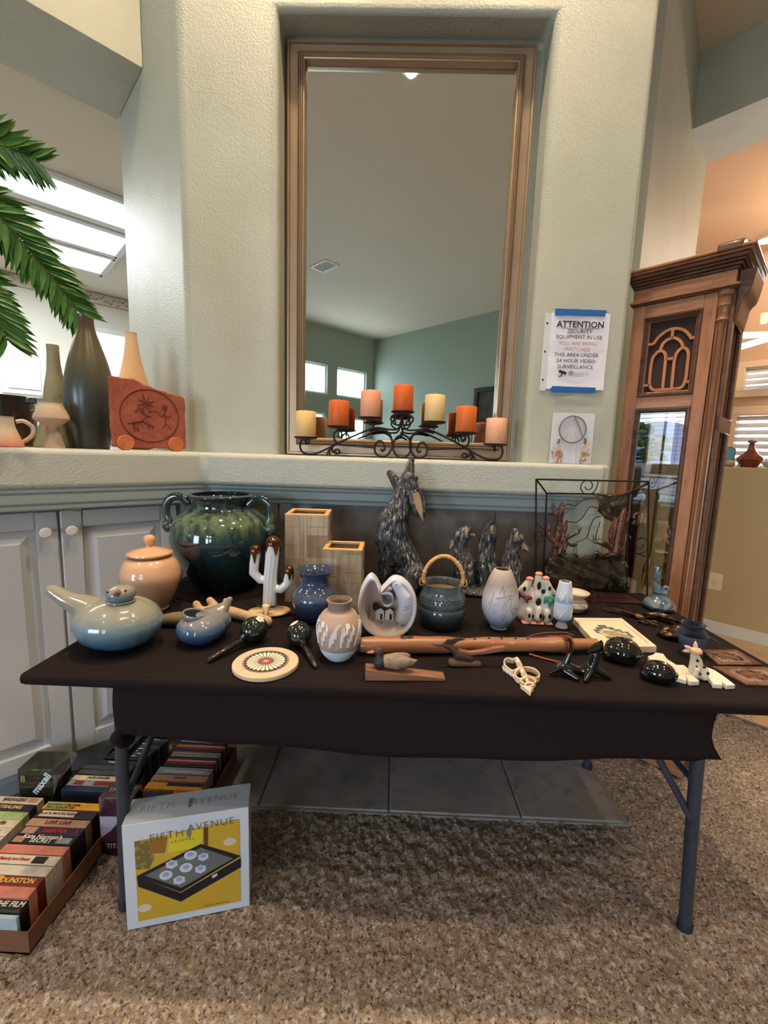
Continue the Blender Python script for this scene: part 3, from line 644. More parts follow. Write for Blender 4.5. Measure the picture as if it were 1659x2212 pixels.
# ================================================================ pottery on the left ledge
def pot(name, label, cat, loc, pf, m, t=.004, n=48, parts=None, seg=5, group=None, sx=1, sy=1, rz=0, floor=.006):
    th_ = thing(name, label, cat, loc, rz, group)
    b = MB(); b.lathe(vessel(pf, t, seg, floor), n, sx=sx, sy=sy); obj('body', b, m, th_, ang=60); return th_
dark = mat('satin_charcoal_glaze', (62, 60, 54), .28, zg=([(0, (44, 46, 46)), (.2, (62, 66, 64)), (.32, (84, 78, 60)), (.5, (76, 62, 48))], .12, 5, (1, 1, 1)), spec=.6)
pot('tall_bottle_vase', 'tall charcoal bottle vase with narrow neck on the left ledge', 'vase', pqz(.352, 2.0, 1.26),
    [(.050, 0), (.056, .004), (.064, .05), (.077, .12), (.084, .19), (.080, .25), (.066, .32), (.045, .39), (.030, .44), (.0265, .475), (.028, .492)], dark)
cream = mat('matte_cream_clay', (226, 186, 146), .75, n=(8, (214, 172, 132), .4, .7))
pot('cream_bottle_vase', 'cream clay bottle vase standing behind the red stone plaque', 'vase', pqz(.572, 2.28, 1.26),
    [(.055, 0), (.082, .02), (.092, .10), (.084, .20), (.062, .30), (.040, .39), (.028, .46), (.023, .51), (.024, .523)], cream)
green = mat('olive_grey_stoneware', (140, 132, 104), .6, n=(30, (118, 112, 88), .5, .7))
pot('long_neck_vase', 'olive stoneware vase with a long straight neck behind the mushroom cup', 'vase', pqz(.262, 2.12, 1.26),
    [(.078, 0), (.080, .01), (.066, .06), (.052, .11), (.044, .16), (.040, .2), (.032, .25), (.0235, .30), (.0205, .35), (.020, .388)], green)
ms = mat('pinkish_speckled_clay', (182, 158, 138), .7, n=[(60, (150, 120, 105), .6, .7), (6, (200, 180, 160), .5, .7)])
t = pot('mushroom_cup', 'small mushroom-shaped clay cup with a painted fish, on a flared foot', 'cup', pqz(.224, 1.95, 1.26),
    [(.036, 0), (.034, .01), (.024, .05), (.020, .075), (.036, .088), (.052, .100), (.053, .110), (.044, .135), (.036, .150), (.0345, .158)], ms, floor=.09)
b = MB()
def on_surface(R_, a, z, dz=0): return ((R_)*math.sin(a), -(R_)*math.cos(a), z)
for pl in ([(-.35, .118), (-.1, .138), (.25, .136), (.5, .120)], [(-.3, .122), (-.05, .116), (.2, .120), (.45, .138)], [(.3, .126), (.55, .112)]):
    b.tube(sp([on_surface(.0545-(z-.105)*.42, a-.78, z) for a, z in pl], 4), .0012, 5)
b.ball(on_surface(.046, -.85, .127), (.012, .012, .006), 10, 8)
obj('painted_fish', b, mat('maroon_paint', (92, 62, 60), .7), t)
br = mat('dark_brown_glazed_stoneware', (48, 32, 22), .15, zg=([(0, (90, 62, 26)), (.05, (70, 44, 24)), (.1, (38, 24, 18)), (.19, (30, 20, 18))], .02, 20, (1, 1, 1)), coat=.5)
t = pot('brown_pitcher', 'dark brown glazed pitcher with a spout at the left of the ledge', 'pitcher', pqz(.125, 2.25, 1.26),
    [(.078, 0), (.086, .006), (.088, .06), (.086, .12), (.084, .17), (.085, .188), (.083, .192)], br)
b = MB(); b.prism([(.07, -.02), (.118, 0), (.07, .02)], .165, .19); obj('spout', b, br, t, bev=.006)
b = MB(); b.tube(sp([(-.08, 0, .15), (-.115, 0, .165), (-.145, 0, .15)], 6), .009, 10); obj('handle', b, br, t)
mg = mat('pink_cream_painted_mug', (206, 176, 156), .4, zg=([(0, (186, 112, 84)), (.02, (206, 150, 124)), (.05, (206, 184, 166)), (.1, (200, 186, 172))], .02, 20, (1, 1, 1)), n=(70, (190, 165, 150), .62, .7))
t = pot('painted_mug', 'squat cream mug with painted fish and a looped handle, far left of ledge', 'mug', pqz(.075, 1.90, 1.26),
    [(.062, 0), (.066, .004), (.058, .03), (.046, .065), (.043, .092), (.044, .099)], mg)
b = MB(); b.tube(sp([(.048*S2+.0, .048*S2, .084), (.068*S2, .068*S2, .087), (.090*S2, .090*S2, .068), (.086*S2, .086*S2, .040), (.058*S2, .058*S2, .014)], 6), [.008]*25, 10, flat=.8); obj('handle', b, mg, t)
b = MB()
for pl in ([(-.2, .045), (.1, .055), (.4, .050)], [(-.2, .050), (.1, .040), (.5, .058)]): b.tube(sp([on_surface(.060-(z-.02)*.30, a+.2, z) for a, z in pl], 4), .0013, 5)
obj('painted_fish', b, mat('maroon_paint', (92, 62, 60), .7), t)
# red stone plaque on wheels
stone = mat('red_sandstone', (150, 78, 60), .85, n=[(10, (168, 92, 70), .4, .7), (60, (134, 66, 50), .5, .7)], bump=(28, .004, 5))
pk = thing('stone_plaque', 'red sandstone slab with carved sun, animal and figure on wooden feet', 'plaque', pqz(.513, 1.85, 1.26), R(45))
PLF = frame((0, 0, 0), (1, 0, 0), (0, 0, 1))
b = MB(); rr = random.Random(9)
base = [(-.128, .012), (.0, .010), (.128, .014), (.131, .06), (.129, .13), (.131, .215), (.10, .222), (.04, .232), (-.01, .246), (-.05, .262), (-.09, .262), (-.131, .264), (-.127, .2), (-.131, .12), (-.128, .05)]
pl = []
for i in range(len(base)):
    a, c = base[i], base[(i+1) % len(base)]
    for k in range(4): t_ = k/4; pl.append((a[0]+(c[0]-a[0])*t_+rr.uniform(-.002, .002), a[1]+(c[1]-a[1])*t_+rr.uniform(-.002, .002)))
b.prism(pl, -.012, .018, PLF); obj('slab', b, stone, pk, bev=.005, seg=2)
carve = mat('carved_dark_red', (104, 46, 36), .9)
def stroke(b, pts, r, F, n=5): b.tube(sp([F @ Vector((x, y, .0185)) for x, y in pts], n), r, 6, flat=.5)
b = MB(); b.tube([PLF @ Vector((.0+.102*math.cos(a), .132+.098*math.sin(a), .0185)) for a in np.linspace(0, 2*PI, 49)[:-1]], .0022, 6, closed=True); obj('carved_circle', b, carve, pk)
b = MB(); sc_ = (-.012, .178)
for k in range(8):
    a = k*PI/4+.25; L = (.032, .026, .036, .028)[k % 4]; stroke(b, [(sc_[0]+.004*math.cos(a), sc_[1]+.004*math.sin(a)), (sc_[0]+L*math.cos(a+.1), sc_[1]+L*math.sin(a+.1))], .0024, PLF, 2)
obj('carved_sun', b, carve, pk)
b = MB()
for q_ in ([(-.078, .098), (-.05, .108), (-.03, .112), (-.018, .124), (-.012, .132), (-.022, .138)], [(-.012, .132), (.0, .130), (.004, .128)], [(-.03, .112), (-.015, .104), (.004, .096), (.008, .086)], [(-.03, .110), (-.01, .098), (-.004, .084)], [(-.06, .104), (-.058, .088), (-.044, .080), (-.042, .070)], [(-.056, .100), (-.056, .082), (-.054, .070)], [(-.022, .136), (-.034, .150), (-.05, .148), (-.048, .140)], [(-.02, .136), (-.028, .156), (-.044, .158)]): stroke(b, q_, .0022, PLF)
b.tube(sp([PLF @ Vector((x, y, .0185)) for x, y in ((-.062, .104), (-.045, .106), (-.028, .113))], 4), .006, 8, flat=.4)
obj('carved_animal', b, carve, pk)
b = MB(); b.lathe([(0, 0), (.011, 0), (.010, .002), (0, .003)], 16, M=PLF @ Matrix.Translation((.052, .168, .018)))
for q_ in ([(.052, .158), (.053, .13), (.054, .108), (.042, .088)], [(.054, .108), (.066, .095), (.070, .086)], [(.052, .142), (.036, .134), (.028, .150), (.008, .150), (-.006, .144)], [(.052, .138), (.064, .132), (.078, .142)]): stroke(b, q_, .002, PLF)
obj('carved_figure', b, carve, pk)
wd = mat('orange_terracotta_foot', (196, 110, 66), .7, n=(20, (176, 94, 54), .4, .7))
for x in (-.088, .088):
    b = MB(); b.lathe([(0, -.02), (.026, -.02), (.028, -.016), (.028, .016), (.026, .02), (0, .02)], 24, M=PLF @ Matrix.Translation((x, .028, .012)) ); obj('foot', b, wd, pk)
# trailing fishbone palm, its pot out of frame at the left
pp = thing('potted_palm', 'dark green palm with arching feathery fronds hanging in from the left', 'plant', pqz(-.62, 1.98, 1.26))
b = MB(); b.lathe(vessel([(.08, 0), (.10, .01), (.125, .10), (.135, .19), (.14, .21)], .008), 36); obj('pot', b, mat('terracotta_pot', (150, 88, 60), .8), pp)
b = MB(); b.lathe([(0, .185), (.128, .185)], 24); b.f.append(tuple(range(24, 48))); b.m.append(0); obj('soil', b, mat('potting_soil', (48, 36, 28), .95, bump=(90, .006)), pp, smooth=False)
leafm = mat('palm_leaflet_green', (56, 106, 38), .42, n=[(7, (92, 140, 52), .4, .75), (3, (34, 78, 36), .5, .8)], spec=.6)
rach = mat('palm_rachis', (92, 110, 54), .5)
FR = [[(-.60, 1.96, 1.45), (-.45, 1.8, 1.85), (-.25, 1.66, 2.02), (.0, 1.62, 2.04), (.10, 1.62, 2.05), (.20, 1.62, 2.045)],
      [(-.60, 1.96, 1.45), (-.42, 1.75, 1.80), (-.2, 1.62, 1.93), (.0, 1.6, 1.91), (.09, 1.6, 1.875), (.16, 1.6, 1.80), (.215, 1.6, 1.735), (.262, 1.6, 1.665)],
      [(-.60, 1.96, 1.45), (-.40, 1.74, 1.66), (-.2, 1.62, 1.75), (-.05, 1.60, 1.74), (.03, 1.6, 1.70), (.075, 1.6, 1.63), (.10, 1.6, 1.55)],
      [(-.60, 1.96, 1.45), (-.46, 1.85, 1.9), (-.25, 1.80, 2.12), (-.05, 1.78, 2.1), (.06, 1.78, 1.98), (.11, 1.78, 1.85)]]
b = MB(); w_ = .0092
ln = MB(); ln.add([(0, 0, 0), (.022, w_, .002), (.06, w_*1.15, .001), (.095, w_*.55, -.004), (.118, 0, -.010), (.095, -w_*.55, -.004), (.06, -w_*1.15, .001), (.022, -w_, .002), (.06, 0, -.003), (.022, 0, -.002), (.095, 0, -.007)],
    [(0, 9, 1), (9, 8, 2, 1), (8, 10, 3, 2), (10, 4, 3), (0, 7, 9), (7, 6, 8, 9), (6, 5, 10, 8), (5, 4, 10)]); leafme = ln.mesh('leaflet', leafm, True, 80)
root = Vector(pqz(-.62, 1.98, 1.26)); rr = random.Random(11); cnt = 0
for fi, fr_ in enumerate(FR):
    P = sp([Vector(pqz(*p))-root for p in fr_], 10)
    fo = MB(); fo.tube(P, [.005*(1-.75*i/len(P)) for i in range(len(P))], 7); fro = obj('frond', fo, rach, pp)
    n0 = int(len(P)*.30)
    for i in range(n0, len(P)-1):
        d = (P[i+1]-P[i]).normalized(); out = Vector((S2, -S2, 0)); side = d.cross(out).normalized()
        for s_ in (-1, 1):
            for sub in (0, .5):
                dirn = (d*rr.uniform(.65, 1.0)+side*s_*rr.uniform(.75, 1.0)+Vector((0, 0, -.16))+out*rr.uniform(-.25, .35)).normalized()
                y_ = out.cross(dirn).normalized(); z_ = dirn.cross(y_)
                L = 1.0*(1-.35*(i-n0)/(len(P)-n0))*rr.uniform(.85, 1.1)
                Mx = Matrix(((dirn.x, y_.x, z_.x, 0), (dirn.y, y_.y, z_.y, 0), (dirn.z, y_.z, z_.z, 0), (0, 0, 0, 1)))
                o = link('leaflet', leafme, fro); o.matrix_local = Matrix.Translation(P[i].lerp(P[i+1], sub)) @ Mx @ Matrix.Rotation(rr.uniform(-.5, .5), 4, 'X') @ Matrix.Scale(L, 4); cnt += 1
print('leaflets', cnt)
# ================================================================ folding table and cloth
M_['cloth'] = mat('black_stretch_tablecloth', (24, 15, 16), .9, n=(500, (36, 23, 23), .5, .8), bump=(900, .0006, 2), spec=.25)
M_['legblue'] = mat('grey_blue_steel_leg', (62, 70, 84), .4, metal=.3, n=(30, (52, 58, 70), .5, .7))
TX0, TX1, TY0, TY1, TZ = -.85, 1.044, .938, 1.738, .74
tb = thing('folding_table', 'long folding table on grey-blue steel legs under the black cloth', 'table', (.09, 1.355, 0))
b = MB(); b.box((0, 0, .7225), (TX1-TX0-.012, TY1-TY0-.012, .025)); obj('tabletop', b, mat('table_board', (70, 66, 64), .6), tb, bev=.006)
def tbleg(pts, r): 
    b = MB(); b.tube([Vector(p)-Vector((.09, 1.355, 0)) for p in pts], r, 14); return b
obj('leg', tbleg([(.853, 1.047, .0), (.788, 1.0, .50), (.768, .985, .71)], .0155), M_['legblue'], tb)
obj('leg', tbleg([(.853, 1.655, .0), (.80, 1.67, .71)], .0155), M_['legblue'], tb)
obj('leg', tbleg([(-.708, 1.034, .0), (-.672, 1.0, .50), (-.66, .99, .71)], .0155), M_['legblue'], tb)
obj('leg', tbleg([(-.68, 1.66, .0), (-.655, 1.67, .71)], .0155), M_['legblue'], tb)
obj('brace', tbleg([(.60, 1.05, .71), (.806, 1.008, .36)], .009), M_['legblue'], tb)
obj('brace', tbleg([(-.655, 1.40, .66), (-.680, 1.014, .345)], .009), M_['legblue'], tb)
obj('crossbar', tbleg([(.792, 1.0, .48), (.818, 1.665, .48)], .009), M_['legblue'], tb)
obj('crossbar', tbleg([(-.674, 1.004, .47), (-.66, 1.665, .47)], .009), M_['legblue'], tb)
for p in ((.853, 1.047), (.853, 1.655), (-.708, 1.034), (-.68, 1.66)):
    b = MB(); b.lathe([(0, 0), (.019, 0), (.019, .022), (.0165, .03), (0, .03)], 16, c=(p[0]-.09, p[1]-1.355, 0)); obj('foot_cap', b, mat('dark_rubber_cap', (34, 40, 52), .6) if p[0] > .8 and p[1] < 1.2 else bpy.data.materials['dark_rubber_cap'], tb)
# cloth: wraps the edge everywhere, drops as a panel only between the legs
def cloth():
    b = MB(); xs = np.linspace(TX0, TX1, 60); prof_ = [(.0, .0), (-.008, -.002), (-.013, -.009), (-.014, -.022), (-.008, -.029), (.012, -.030)]
    # top with slight waves
    ny = 26; ys = np.linspace(TY0, TY1, ny); V = []; F = []
    for j, y in enumerate(ys):
        for i, x in enumerate(xs):
            V.append((x, y, TZ+.0008*math.sin(x*17+y*9)*math.sin(y*13)))
    n = len(xs)
    for j in range(ny-1):
        for i in range(n-1): a = j*n+i; F.append((a, a+1, a+n+1, a+n))
    b.add(V, F)
    # rounded rim all round
    c = .02
    rim = []
    def ring(d, z):
        out = []
        for (cx, cy, a0) in ((TX1, TY0, -PI/2), (TX1, TY1, 0), (TX0, TY1, PI/2), (TX0, TY0, PI)):
            for k in range(5):
                a = a0+k*PI/8; out.append((cx+math.cos(a)*d, cy+math.sin(a)*d, TZ+z))
        return out
    rings = [ring(0.0005, 0), ring(.006, -.001), ring(.010, -.005), ring(.012, -.012), ring(.011, -.022), ring(.004, -.028), ring(-.02, -.029)]
    m = len(rings[0]); V = [v for r_ in rings for v in r_]; F = []
    for j in range(len(rings)-1):
        for k in range(m): F.append((j*m+k, (j+1)*m+k, (j+1)*m+(k+1) % m, j*m+(k+1) % m))
    b.add(V, F); return b
cl = obj('tablecloth', cloth(), M_['cloth']); tag(cl, 'black stretch cloth pulled over the long table with a front panel hanging', 'tablecloth')
def drop(y, sgn):
    b = MB(); nx, nz = 70, 12; V = []; F = []
    for j in range(nz+1):
        t = j/nz
        x0 = -.636-.006*math.sin(t*PI); x1 = .764+.022*(max(0, t-.55)/.45)**1.5-.008*math.sin(t*PI)
        for i in range(nx+1):
            u = i/nx; x = x0+(x1-x0)*u
            zb = .583+.012*(2*u-1)**2+(.006 if u > .97 else 0)-(.03 if u < .015 else 0)*0
            z = TZ-.012+(zb-(TZ-.012))*t
            yy = y+sgn*(-.010*t*math.sin(PI*u)+.006*math.sin(u*9)*t+.004*math.sin(u*23+1)*t*t)
            V.append((x, yy, z))
    for j in range(nz):
        for i in range(nx): a = j*(nx+1)+i; F.append((a, a+nx+1, a+nx+2, a+1) if sgn > 0 else (a, a+1, a+nx+2, a+nx+1))
    b.add(V, F); o = obj('cloth_panel', b, M_['cloth'], cl); s_ = o.modifiers.new('s', 'SOLIDIFY'); s_.thickness = .0022; return o
drop(TY0-.008, 1); drop(TY1+.006, -1)
b = MB(); b.tube(sp([(-.63, .935, .60), (-.645, .95, .575), (-.665, .985, .548), (-.66, 1.0, .53), (-.64, 1.0, .56), (-.60, .97, .585)], 4), [.006, .010, .014, .016, .018, .018, .018, .018, .02, .02, .02, .02, .018, .018, .016, .014, .012, .01, .008, .006, .004][:21], 10); obj('tied_corner', b, M_['cloth'], cl)
ZT = TZ+.0012
# ================================================================ pottery on the table
# 1 dove casserole
def ztmat(name, stops, amt=.05, sc=12, st=(1, 1, 1), **k): return mat(name, stops[0][1], k.pop('rough', .12), zg=(stops, amt, sc, st), coat=k.pop('coat', .6), **k)
dv = ztmat('blue_grey_dove_glaze', [(0, (46, 84, 108)), (.035, (74, 110, 136)), (.075, (110, 136, 150)), (.10, (140, 142, 132)), (.14, (150, 144, 128))], .045, 9, rough=.14)
D = thing('dove_dish', 'large blue-grey glazed dove-shaped dish with tail up and head knob', 'dish', (-.722, 1.092, ZT))
caps = [((.0, 0, .067), (.112, .100, .069), None), ((.005, 0, .050), (.100, .090, .052), None), ((-.05, -.0, .088), .045, (-.125, -.005, .122), .024), ((-.125, -.005, .120), .024, (-.172, -.006, .150), .017), ((0.0, 0, .012), (.065, .055, .012), None), ((-.075, 0, .075), .045, (-.02, 0, .07), .06)]
caps = [c if len(c) == 4 else (c[0], c[1]) for c in caps]
o = org('body', caps, dv, D, voxel=.004, smooth=10)
b = MB(); b.ball((.016, -.012, .131), (.036, .034, .006), 24, 8); obj('lid', b, dv, D)
hm = ztmat('blue_grey_head_glaze', [(0, (70, 100, 128)), (.135, (76, 108, 136)), (.152, (112, 124, 138)), (.17, (150, 140, 132))], .02, 20)
b = MB(); b.ball((.018, -.014, .150), (.036, .034, .024), 24, 14); hd_ = obj('head', b, hm, D)
b = MB(); b.lathe([(.010, 0), (.008, .006), (.0035, .015), (0, .018)], 14, M=Matrix.Translation((.026, -.040, .160)) @ Matrix.Rotation(R(62), 4, 'X') @ Matrix.Rotation(R(15), 4, 'Y')); q = obj('beak', b, mat('brown_glaze', (132, 96, 80), .25), D)
for x, y, z in ((.0, -.040, .162), (.044, -.034, .166)): b = MB(); b.ball((x, y, z), .0028, 10, 8); obj('eye', b, M_['black'], D)
# 2 peach ginger jar
pk_ = mat('peach_speckled_glaze', (222, 172, 136), .16, n=[(7, (208, 160, 128), .4, .7), (120, (170, 120, 90), .68, .74)], coat=.6, zg=([(0, (196, 160, 130)), (.06, (206, 164, 132)), (.13, (214, 172, 142)), (.2, (224, 168, 128))], .03, 8, (1, 1, 1)))
J = pot('ginger_jar', 'peach glazed lidded jar with round knob at the left of the table', 'jar', (-.786, 1.362, ZT),
        [(.046, 0), (.052, .005), (.050, .012), (.058, .026), (.078, .065), (.091, .105), (.091, .13), (.082, .158), (.070, .174), (.062, .180), (.061, .192)], pk_)
b = MB(); b.lathe([(0, .186), (.066, .186), (.069, .190), (.068, .194), (.05, .202), (.02, .210), (.011, .214), (.010, .218), (.013, .222), (.018, .230), (.0185, .238), (.015, .246), (.007, .251), (0, .252)], 40); obj('lid', b, pk_, J)
b = MB(); b.lathe([(.0625, .176), (.064, .180), (.064, .186), (.062, .188)], 40); obj('rim_band', b, mat('brown_unglazed_band', (120, 84, 66), .6), J)
# 3 big green urn
gu = mat('green_drip_glaze', (30, 62, 58), .08, coat=.8, zg=([(0, (14, 30, 24)), (.10, (22, 46, 40)), (.18, (30, 54, 60)), (.235, (42, 66, 62)), (.275, (98, 112, 84)), (.30, (82, 98, 76)), (.322, (36, 56, 54)), (.37, (24, 44, 50))], .16, 34, (1, 1, .10)), n=[(38, (16, 30, 36), .48, .72, (1, 1, .3)), (60, (64, 90, 84), .62, .74, (1, 1, .18))])
U = pot('green_urn', 'big green drip-glazed urn with two curled handles, back left', 'urn', (-.645, 1.607, ZT),
        [(.085, 0), (.092, .006), (.112, .04), (.153, .11), (.180, .18), (.182, .225), (.168, .268), (.135, .30), (.112, .312), (.106, .324), (.108, .345), (.118, .358), (.117, .364), (.110, .366)], gu, t=.008, n=72)
for s_ in (-1, 1):
    b = MB(); pts = [(s_*.118, 0, .328), (s_*.128, 0, .338), (s_*.128, 0, .350), (s_*.118, 0, .352), (s_*.112, 0, .342), (s_*.122, 0, .330), (s_*.15, 0, .352), (s_*.185, 0, .352), (s_*.21, 0, .33), (s_*.214, 0, .29), (s_*.206, 0, .262), (s_*.216, 0, .245), (s_*.208, 0, .232), (s_*.196, 0, .24), (s_*.20, 0, .25)]
    pts = [(x*.92+.0, y-.03, z) for x, y, z in pts[5:]]
    b.tube(sp(pts, 5), .0105, 12, flat=1.5); obj('handle', b, gu, U)
    b = MB(); b.ball((s_*.115, -.026, .337), (.013, .012, .013), 14, 10); b2 = obj('curl', b, gu, U)
    b = MB(); b.ball((s_*.188, -.032, .24), (.013, .013, .013), 14, 10); obj('curl', b, gu, U)
# 4 driftwood and clay figure lying behind the small bird
dw = mat('pale_driftwood', (196, 166, 136), .8, n=(24, (190, 148, 112), .4, .7, (1, 4, 1)))
o = org('driftwood', [((-.10, 0, .02), .016, (.0, 0, .022), .018), ((.0, 0, .022), .018, (.10, -.04, .018), .015), ((.10, -.04, .018), .015, (.13, -.055, .018), .018), ((-.05, .01, .03), .014, (-.075, .02, .05), .012), ((-.02, .0, .03), .012, (-.02, .01, .055), .009), ((-.10, 0, .022), .014, (-.115, .01, .04), .012)], dw, None, voxel=.003, smooth=4)
o.location = (-.500, 1.305, ZT+.0); tag(o, 'pale bleached driftwood stick lying behind the small blue bird', 'driftwood')
gc = mat('olive_clay', (118, 104, 82), .6, n=(40, (96, 84, 66), .5, .7))
o = org('clay_pod', [((-.09, 0, .020), .012, (-.03, 0, .024), .022), ((-.03, 0, .024), .022, (.03, .0, .024), .023), ((.03, 0, .024), .023, (.075, 0, .018), .014)], gc, None, voxel=.003, smooth=4)
o.location = (-.615, 1.235, ZT-.002); o.rotation_euler = (0, 0, R(8)); tag(o, 'long olive-grey clay pod lying between the dove dish and the small bird', 'ornament')
# 5 small blue bird vase
sb = ztmat('cobalt_grey_bird_glaze', [(0, (30, 50, 78)), (.03, (48, 76, 112)), (.052, (74, 98, 126)), (.066, (120, 122, 132)), (.09, (132, 128, 120))], .035, 22)
B_ = thing('bird_vase', 'small cobalt and grey glazed bird-shaped vase with a round opening', 'vase', (-.512, 1.135, ZT), R(0))
me = organic([((-.005, -.005, .042), (.066, .062, .043)), ((.012, .03, .046), (.052, .050, .042)), ((.02, .04, .06), .034, (.045, .055, .092), .012), ((.045, .055, .092), .012, (.052, .058, .105), .009), ((0, 0, .006), (.04, .036, .008))], .003, 8)
me.materials.clear(); me.materials.append(sb); bo_ = link('body', me, B_)
b = MB(); b.lathe([(.031, -.002), (.033, .004), (.031, .010), (.027, .009), (.026, .002)], 32, c=(0, 0, 0), M=Matrix.Translation((-.020, -.012, .079)) @ Matrix.Rotation(R(10), 4, 'Y')); obj('rim', b, sb, B_)
b = MB(); b.lathe([(0, .004), (.027, .004), (.027, .0045), (0, .0045)], 28, M=Matrix.Translation((-.020, -.012, .080)) @ Matrix.Rotation(R(10), 4, 'Y')); obj('opening', b, mat('deep_blue_interior', (12, 24, 40), .2), B_)
# 6 cactus
wg = mat('white_gloss_glaze', (222, 222, 224), .14, coat=.7)
bz = mat('bronze_luster_glaze', (120, 84, 60), .14, metal=.9, n=(20, (80, 50, 34), .4, .7))
sand = mat('sandy_cream_glaze', (222, 196, 150), .4, n=(20, (206, 176, 128), .4, .7))
C_ = thing('cactus_figurine', 'white glazed saguaro cactus figurine with bronze drips and a steer skull', 'figurine', (-.392, 1.36, ZT))
cx = [((0, 0, .02), .0225, (.004, 0, .13), .0215), ((.004, 0, .13), .0215, (.012, 0, .238), .0225),
      ((.0, 0, .118), .012, (-.030, 0, .115), .014), ((-.030, 0, .115), .014, (-.052, 0, .138), .015), ((-.052, 0, .138), .015, (-.046, 0, .212), .017),
      ((.01, 0, .088), .012, (.038, 0, .085), .014), ((.038, 0, .085), .014, (.060, 0, .105), .015), ((.060, 0, .105), .015, (.064, 0, .150), .015)]
me = organic(cx, .0028, 6); me.materials.clear(); me.materials.append(wg); link('cactus', me, C_)
for k in range(5):
    a = -PI/2+(k-2)*.5; b = MB(); b.tube([(.022*math.cos(a)*.98, .022*math.sin(a)*.98, .03), (.004+.0215*math.cos(a), .0215*math.sin(a), .13), (.012+.0222*math.cos(a), .0222*math.sin(a), .2)], .0014, 6); obj('rib', b, wg, C_)
def drips(c, r, n_, seed):
    rr = random.Random(seed); b = MB(); V = []; N_ = 36
    lens = [rr.uniform(.004, .012) for _ in range(N_)]
    for k in range(n_):
        c0 = int(N_*(k+.5*rr.random())/n_); L_ = rr.uniform(.026, .046)
        for d in (-1, 0, 1): lens[(c0+d) % N_] = L_*(1 if d == 0 else .8)
    lens = [(lens[i-1]+2*lens[i]+lens[(i+1) % N_])/4 for i in range(N_)]
    rows = []
    for j in range(6): a = j/5*PI/2; rows.append([(r*math.sin(a), r*math.cos(a))]*N_)
    for j in range(1, 5): rows.append([(r+.0002, -lens[i]*j/4) for i in range(N_)])
    rows.append([(r-.003, -lens[i]-.001) for i in range(N_)])
    for j, row in enumerate(rows):
        for i in range(N_): a = 2*PI*i/N_; V.append((c[0]+row[i][0]*math.cos(a), c[1]+row[i][0]*math.sin(a), c[2]+row[i][1]))
    F = [(j*N_+i, (j+1)*N_+i, (j+1)*N_+(i+1) % N_, j*N_+(i+1) % N_) for j in range(len(rows)-1) for i in range(N_)]
    b.add(V, F); return b
for c, r_, n_, s_ in (((.012, 0, .239), .0240, 5, 1), ((-.046, 0, .213), .0185, 4, 2), ((.064, 0, .151), .0165, 4, 4)): obj('bronze_drip', drips(c, r_, n_, s_), bz, C_)
o = org('base', [((0, 0, .008), (.066, .046, .012)), ((-.02, -.01, .010), (.05, .04, .010)), ((.03, .005, .010), (.04, .035, .010))], sand, C_, voxel=.003, smooth=4)
me = organic([((.0, -.040, .034), .011, (.004, -.056, .016), .005), ((0, -.037, .038), (.015, .008, .009))], .0018, 3); me.materials.clear(); me.materials.append(sand); link('steer_skull', me, C_)
b = MB(); b.tube(sp([(-.012, -.037, .038), (-.028, -.038, .040), (-.034, -.038, .052)], 5), [.004, .0038, .0036, .0034, .003, .0028, .0024, .0018, .0014, .001, .0006], 8); obj('horn', b, M_['black'], C_)
b = MB(); b.tube(sp([(.012, -.037, .038), (.028, -.038, .040), (.036, -.038, .050)], 5), [.004, .0038, .0036, .0034, .003, .0028, .0024, .0018, .0014, .001, .0006], 8); obj('horn', b, M_['black'], C_)
# 7 square wooden vases with real strip pieces
def woodbox(label, loc, w_, h, rz, seed):
    t = thing('square_wood_vase', label, 'vase', loc, rz, 'square wooden vases'); rr = random.Random(seed)
    shades = [bpy.data.materials.get('whitewashed_strip_%d' % k) or mat('whitewashed_strip_%d' % k, c, .7, n=(12, tuple(int(v*.8) for v in c), .4, .7, (9, 9, .6)), bump=(80, .0006, 3, (5, 5, .4))) for k, c in enumerate([(176, 154, 126), (160, 136, 108), (140, 102, 72), (190, 172, 146), (168, 144, 114)])]
    a = w_/2; b = MB(); t_ = .013
    for bx in (((0, -a+t_/2, h/2), (w_-.003, t_-.003, h)), ((0, a-t_/2, h/2), (w_-.003, t_-.003, h)), ((-a+t_/2, 0, h/2), (t_-.003, w_-2*t_, h)), ((a-t_/2, 0, h/2), (t_-.003, w_-2*t_, h))): b.box(*bx)
    b.box((0, 0, .01), (w_-2*t_, w_-2*t_, .01)); obj('core', b, shades[1], t)
    for f in range(2):          # strips on the two faces in view (front, right)
        for (u0, u1, vert) in ((0, .36, 1), (.36, .44, 1), (.44, .52, 1), (.52, 1, 0)):
            z = 0.0
            while z < h-.001:
                dz = h if (vert and u1-u0 < .1) else min(rr.uniform(.05, .10) if vert else rr.uniform(.018, .045), h-z)
                if h-z-dz < .01: dz = h-z
                pr_ = rr.uniform(.0015, .0028); W = (u1-u0)*w_; xc = -a+(u0+u1)/2*w_
                q = MB()
                if f == 0: q.box((xc, -a-pr_/2+.001, z+dz/2), (W-.0006, pr_+.001, dz-.0006))
                else: q.box((a+pr_/2-.001, xc, z+dz/2), (pr_+.001, W-.0006, dz-.0006))
                obj('strip', q, shades[rr.choice([0, 3, 4, 0, 1]) if vert else rr.choice([0, 1, 2, 3, 4])], t, smooth=False); z += dz
    mitred('rim', -a-.001, a+.001, -a-.001, a+.001, [(0, -.004), (0, .003), (.002, .0045), (t_, .0045), (t_+.002, .003), (t_+.002, -.004)], mat('honey_wood_rim', (222, 168, 106), .5) if not bpy.data.materials.get('honey_wood_rim') else bpy.data.materials['honey_wood_rim'], t, Matrix.Translation((0, 0, h)))
    return t
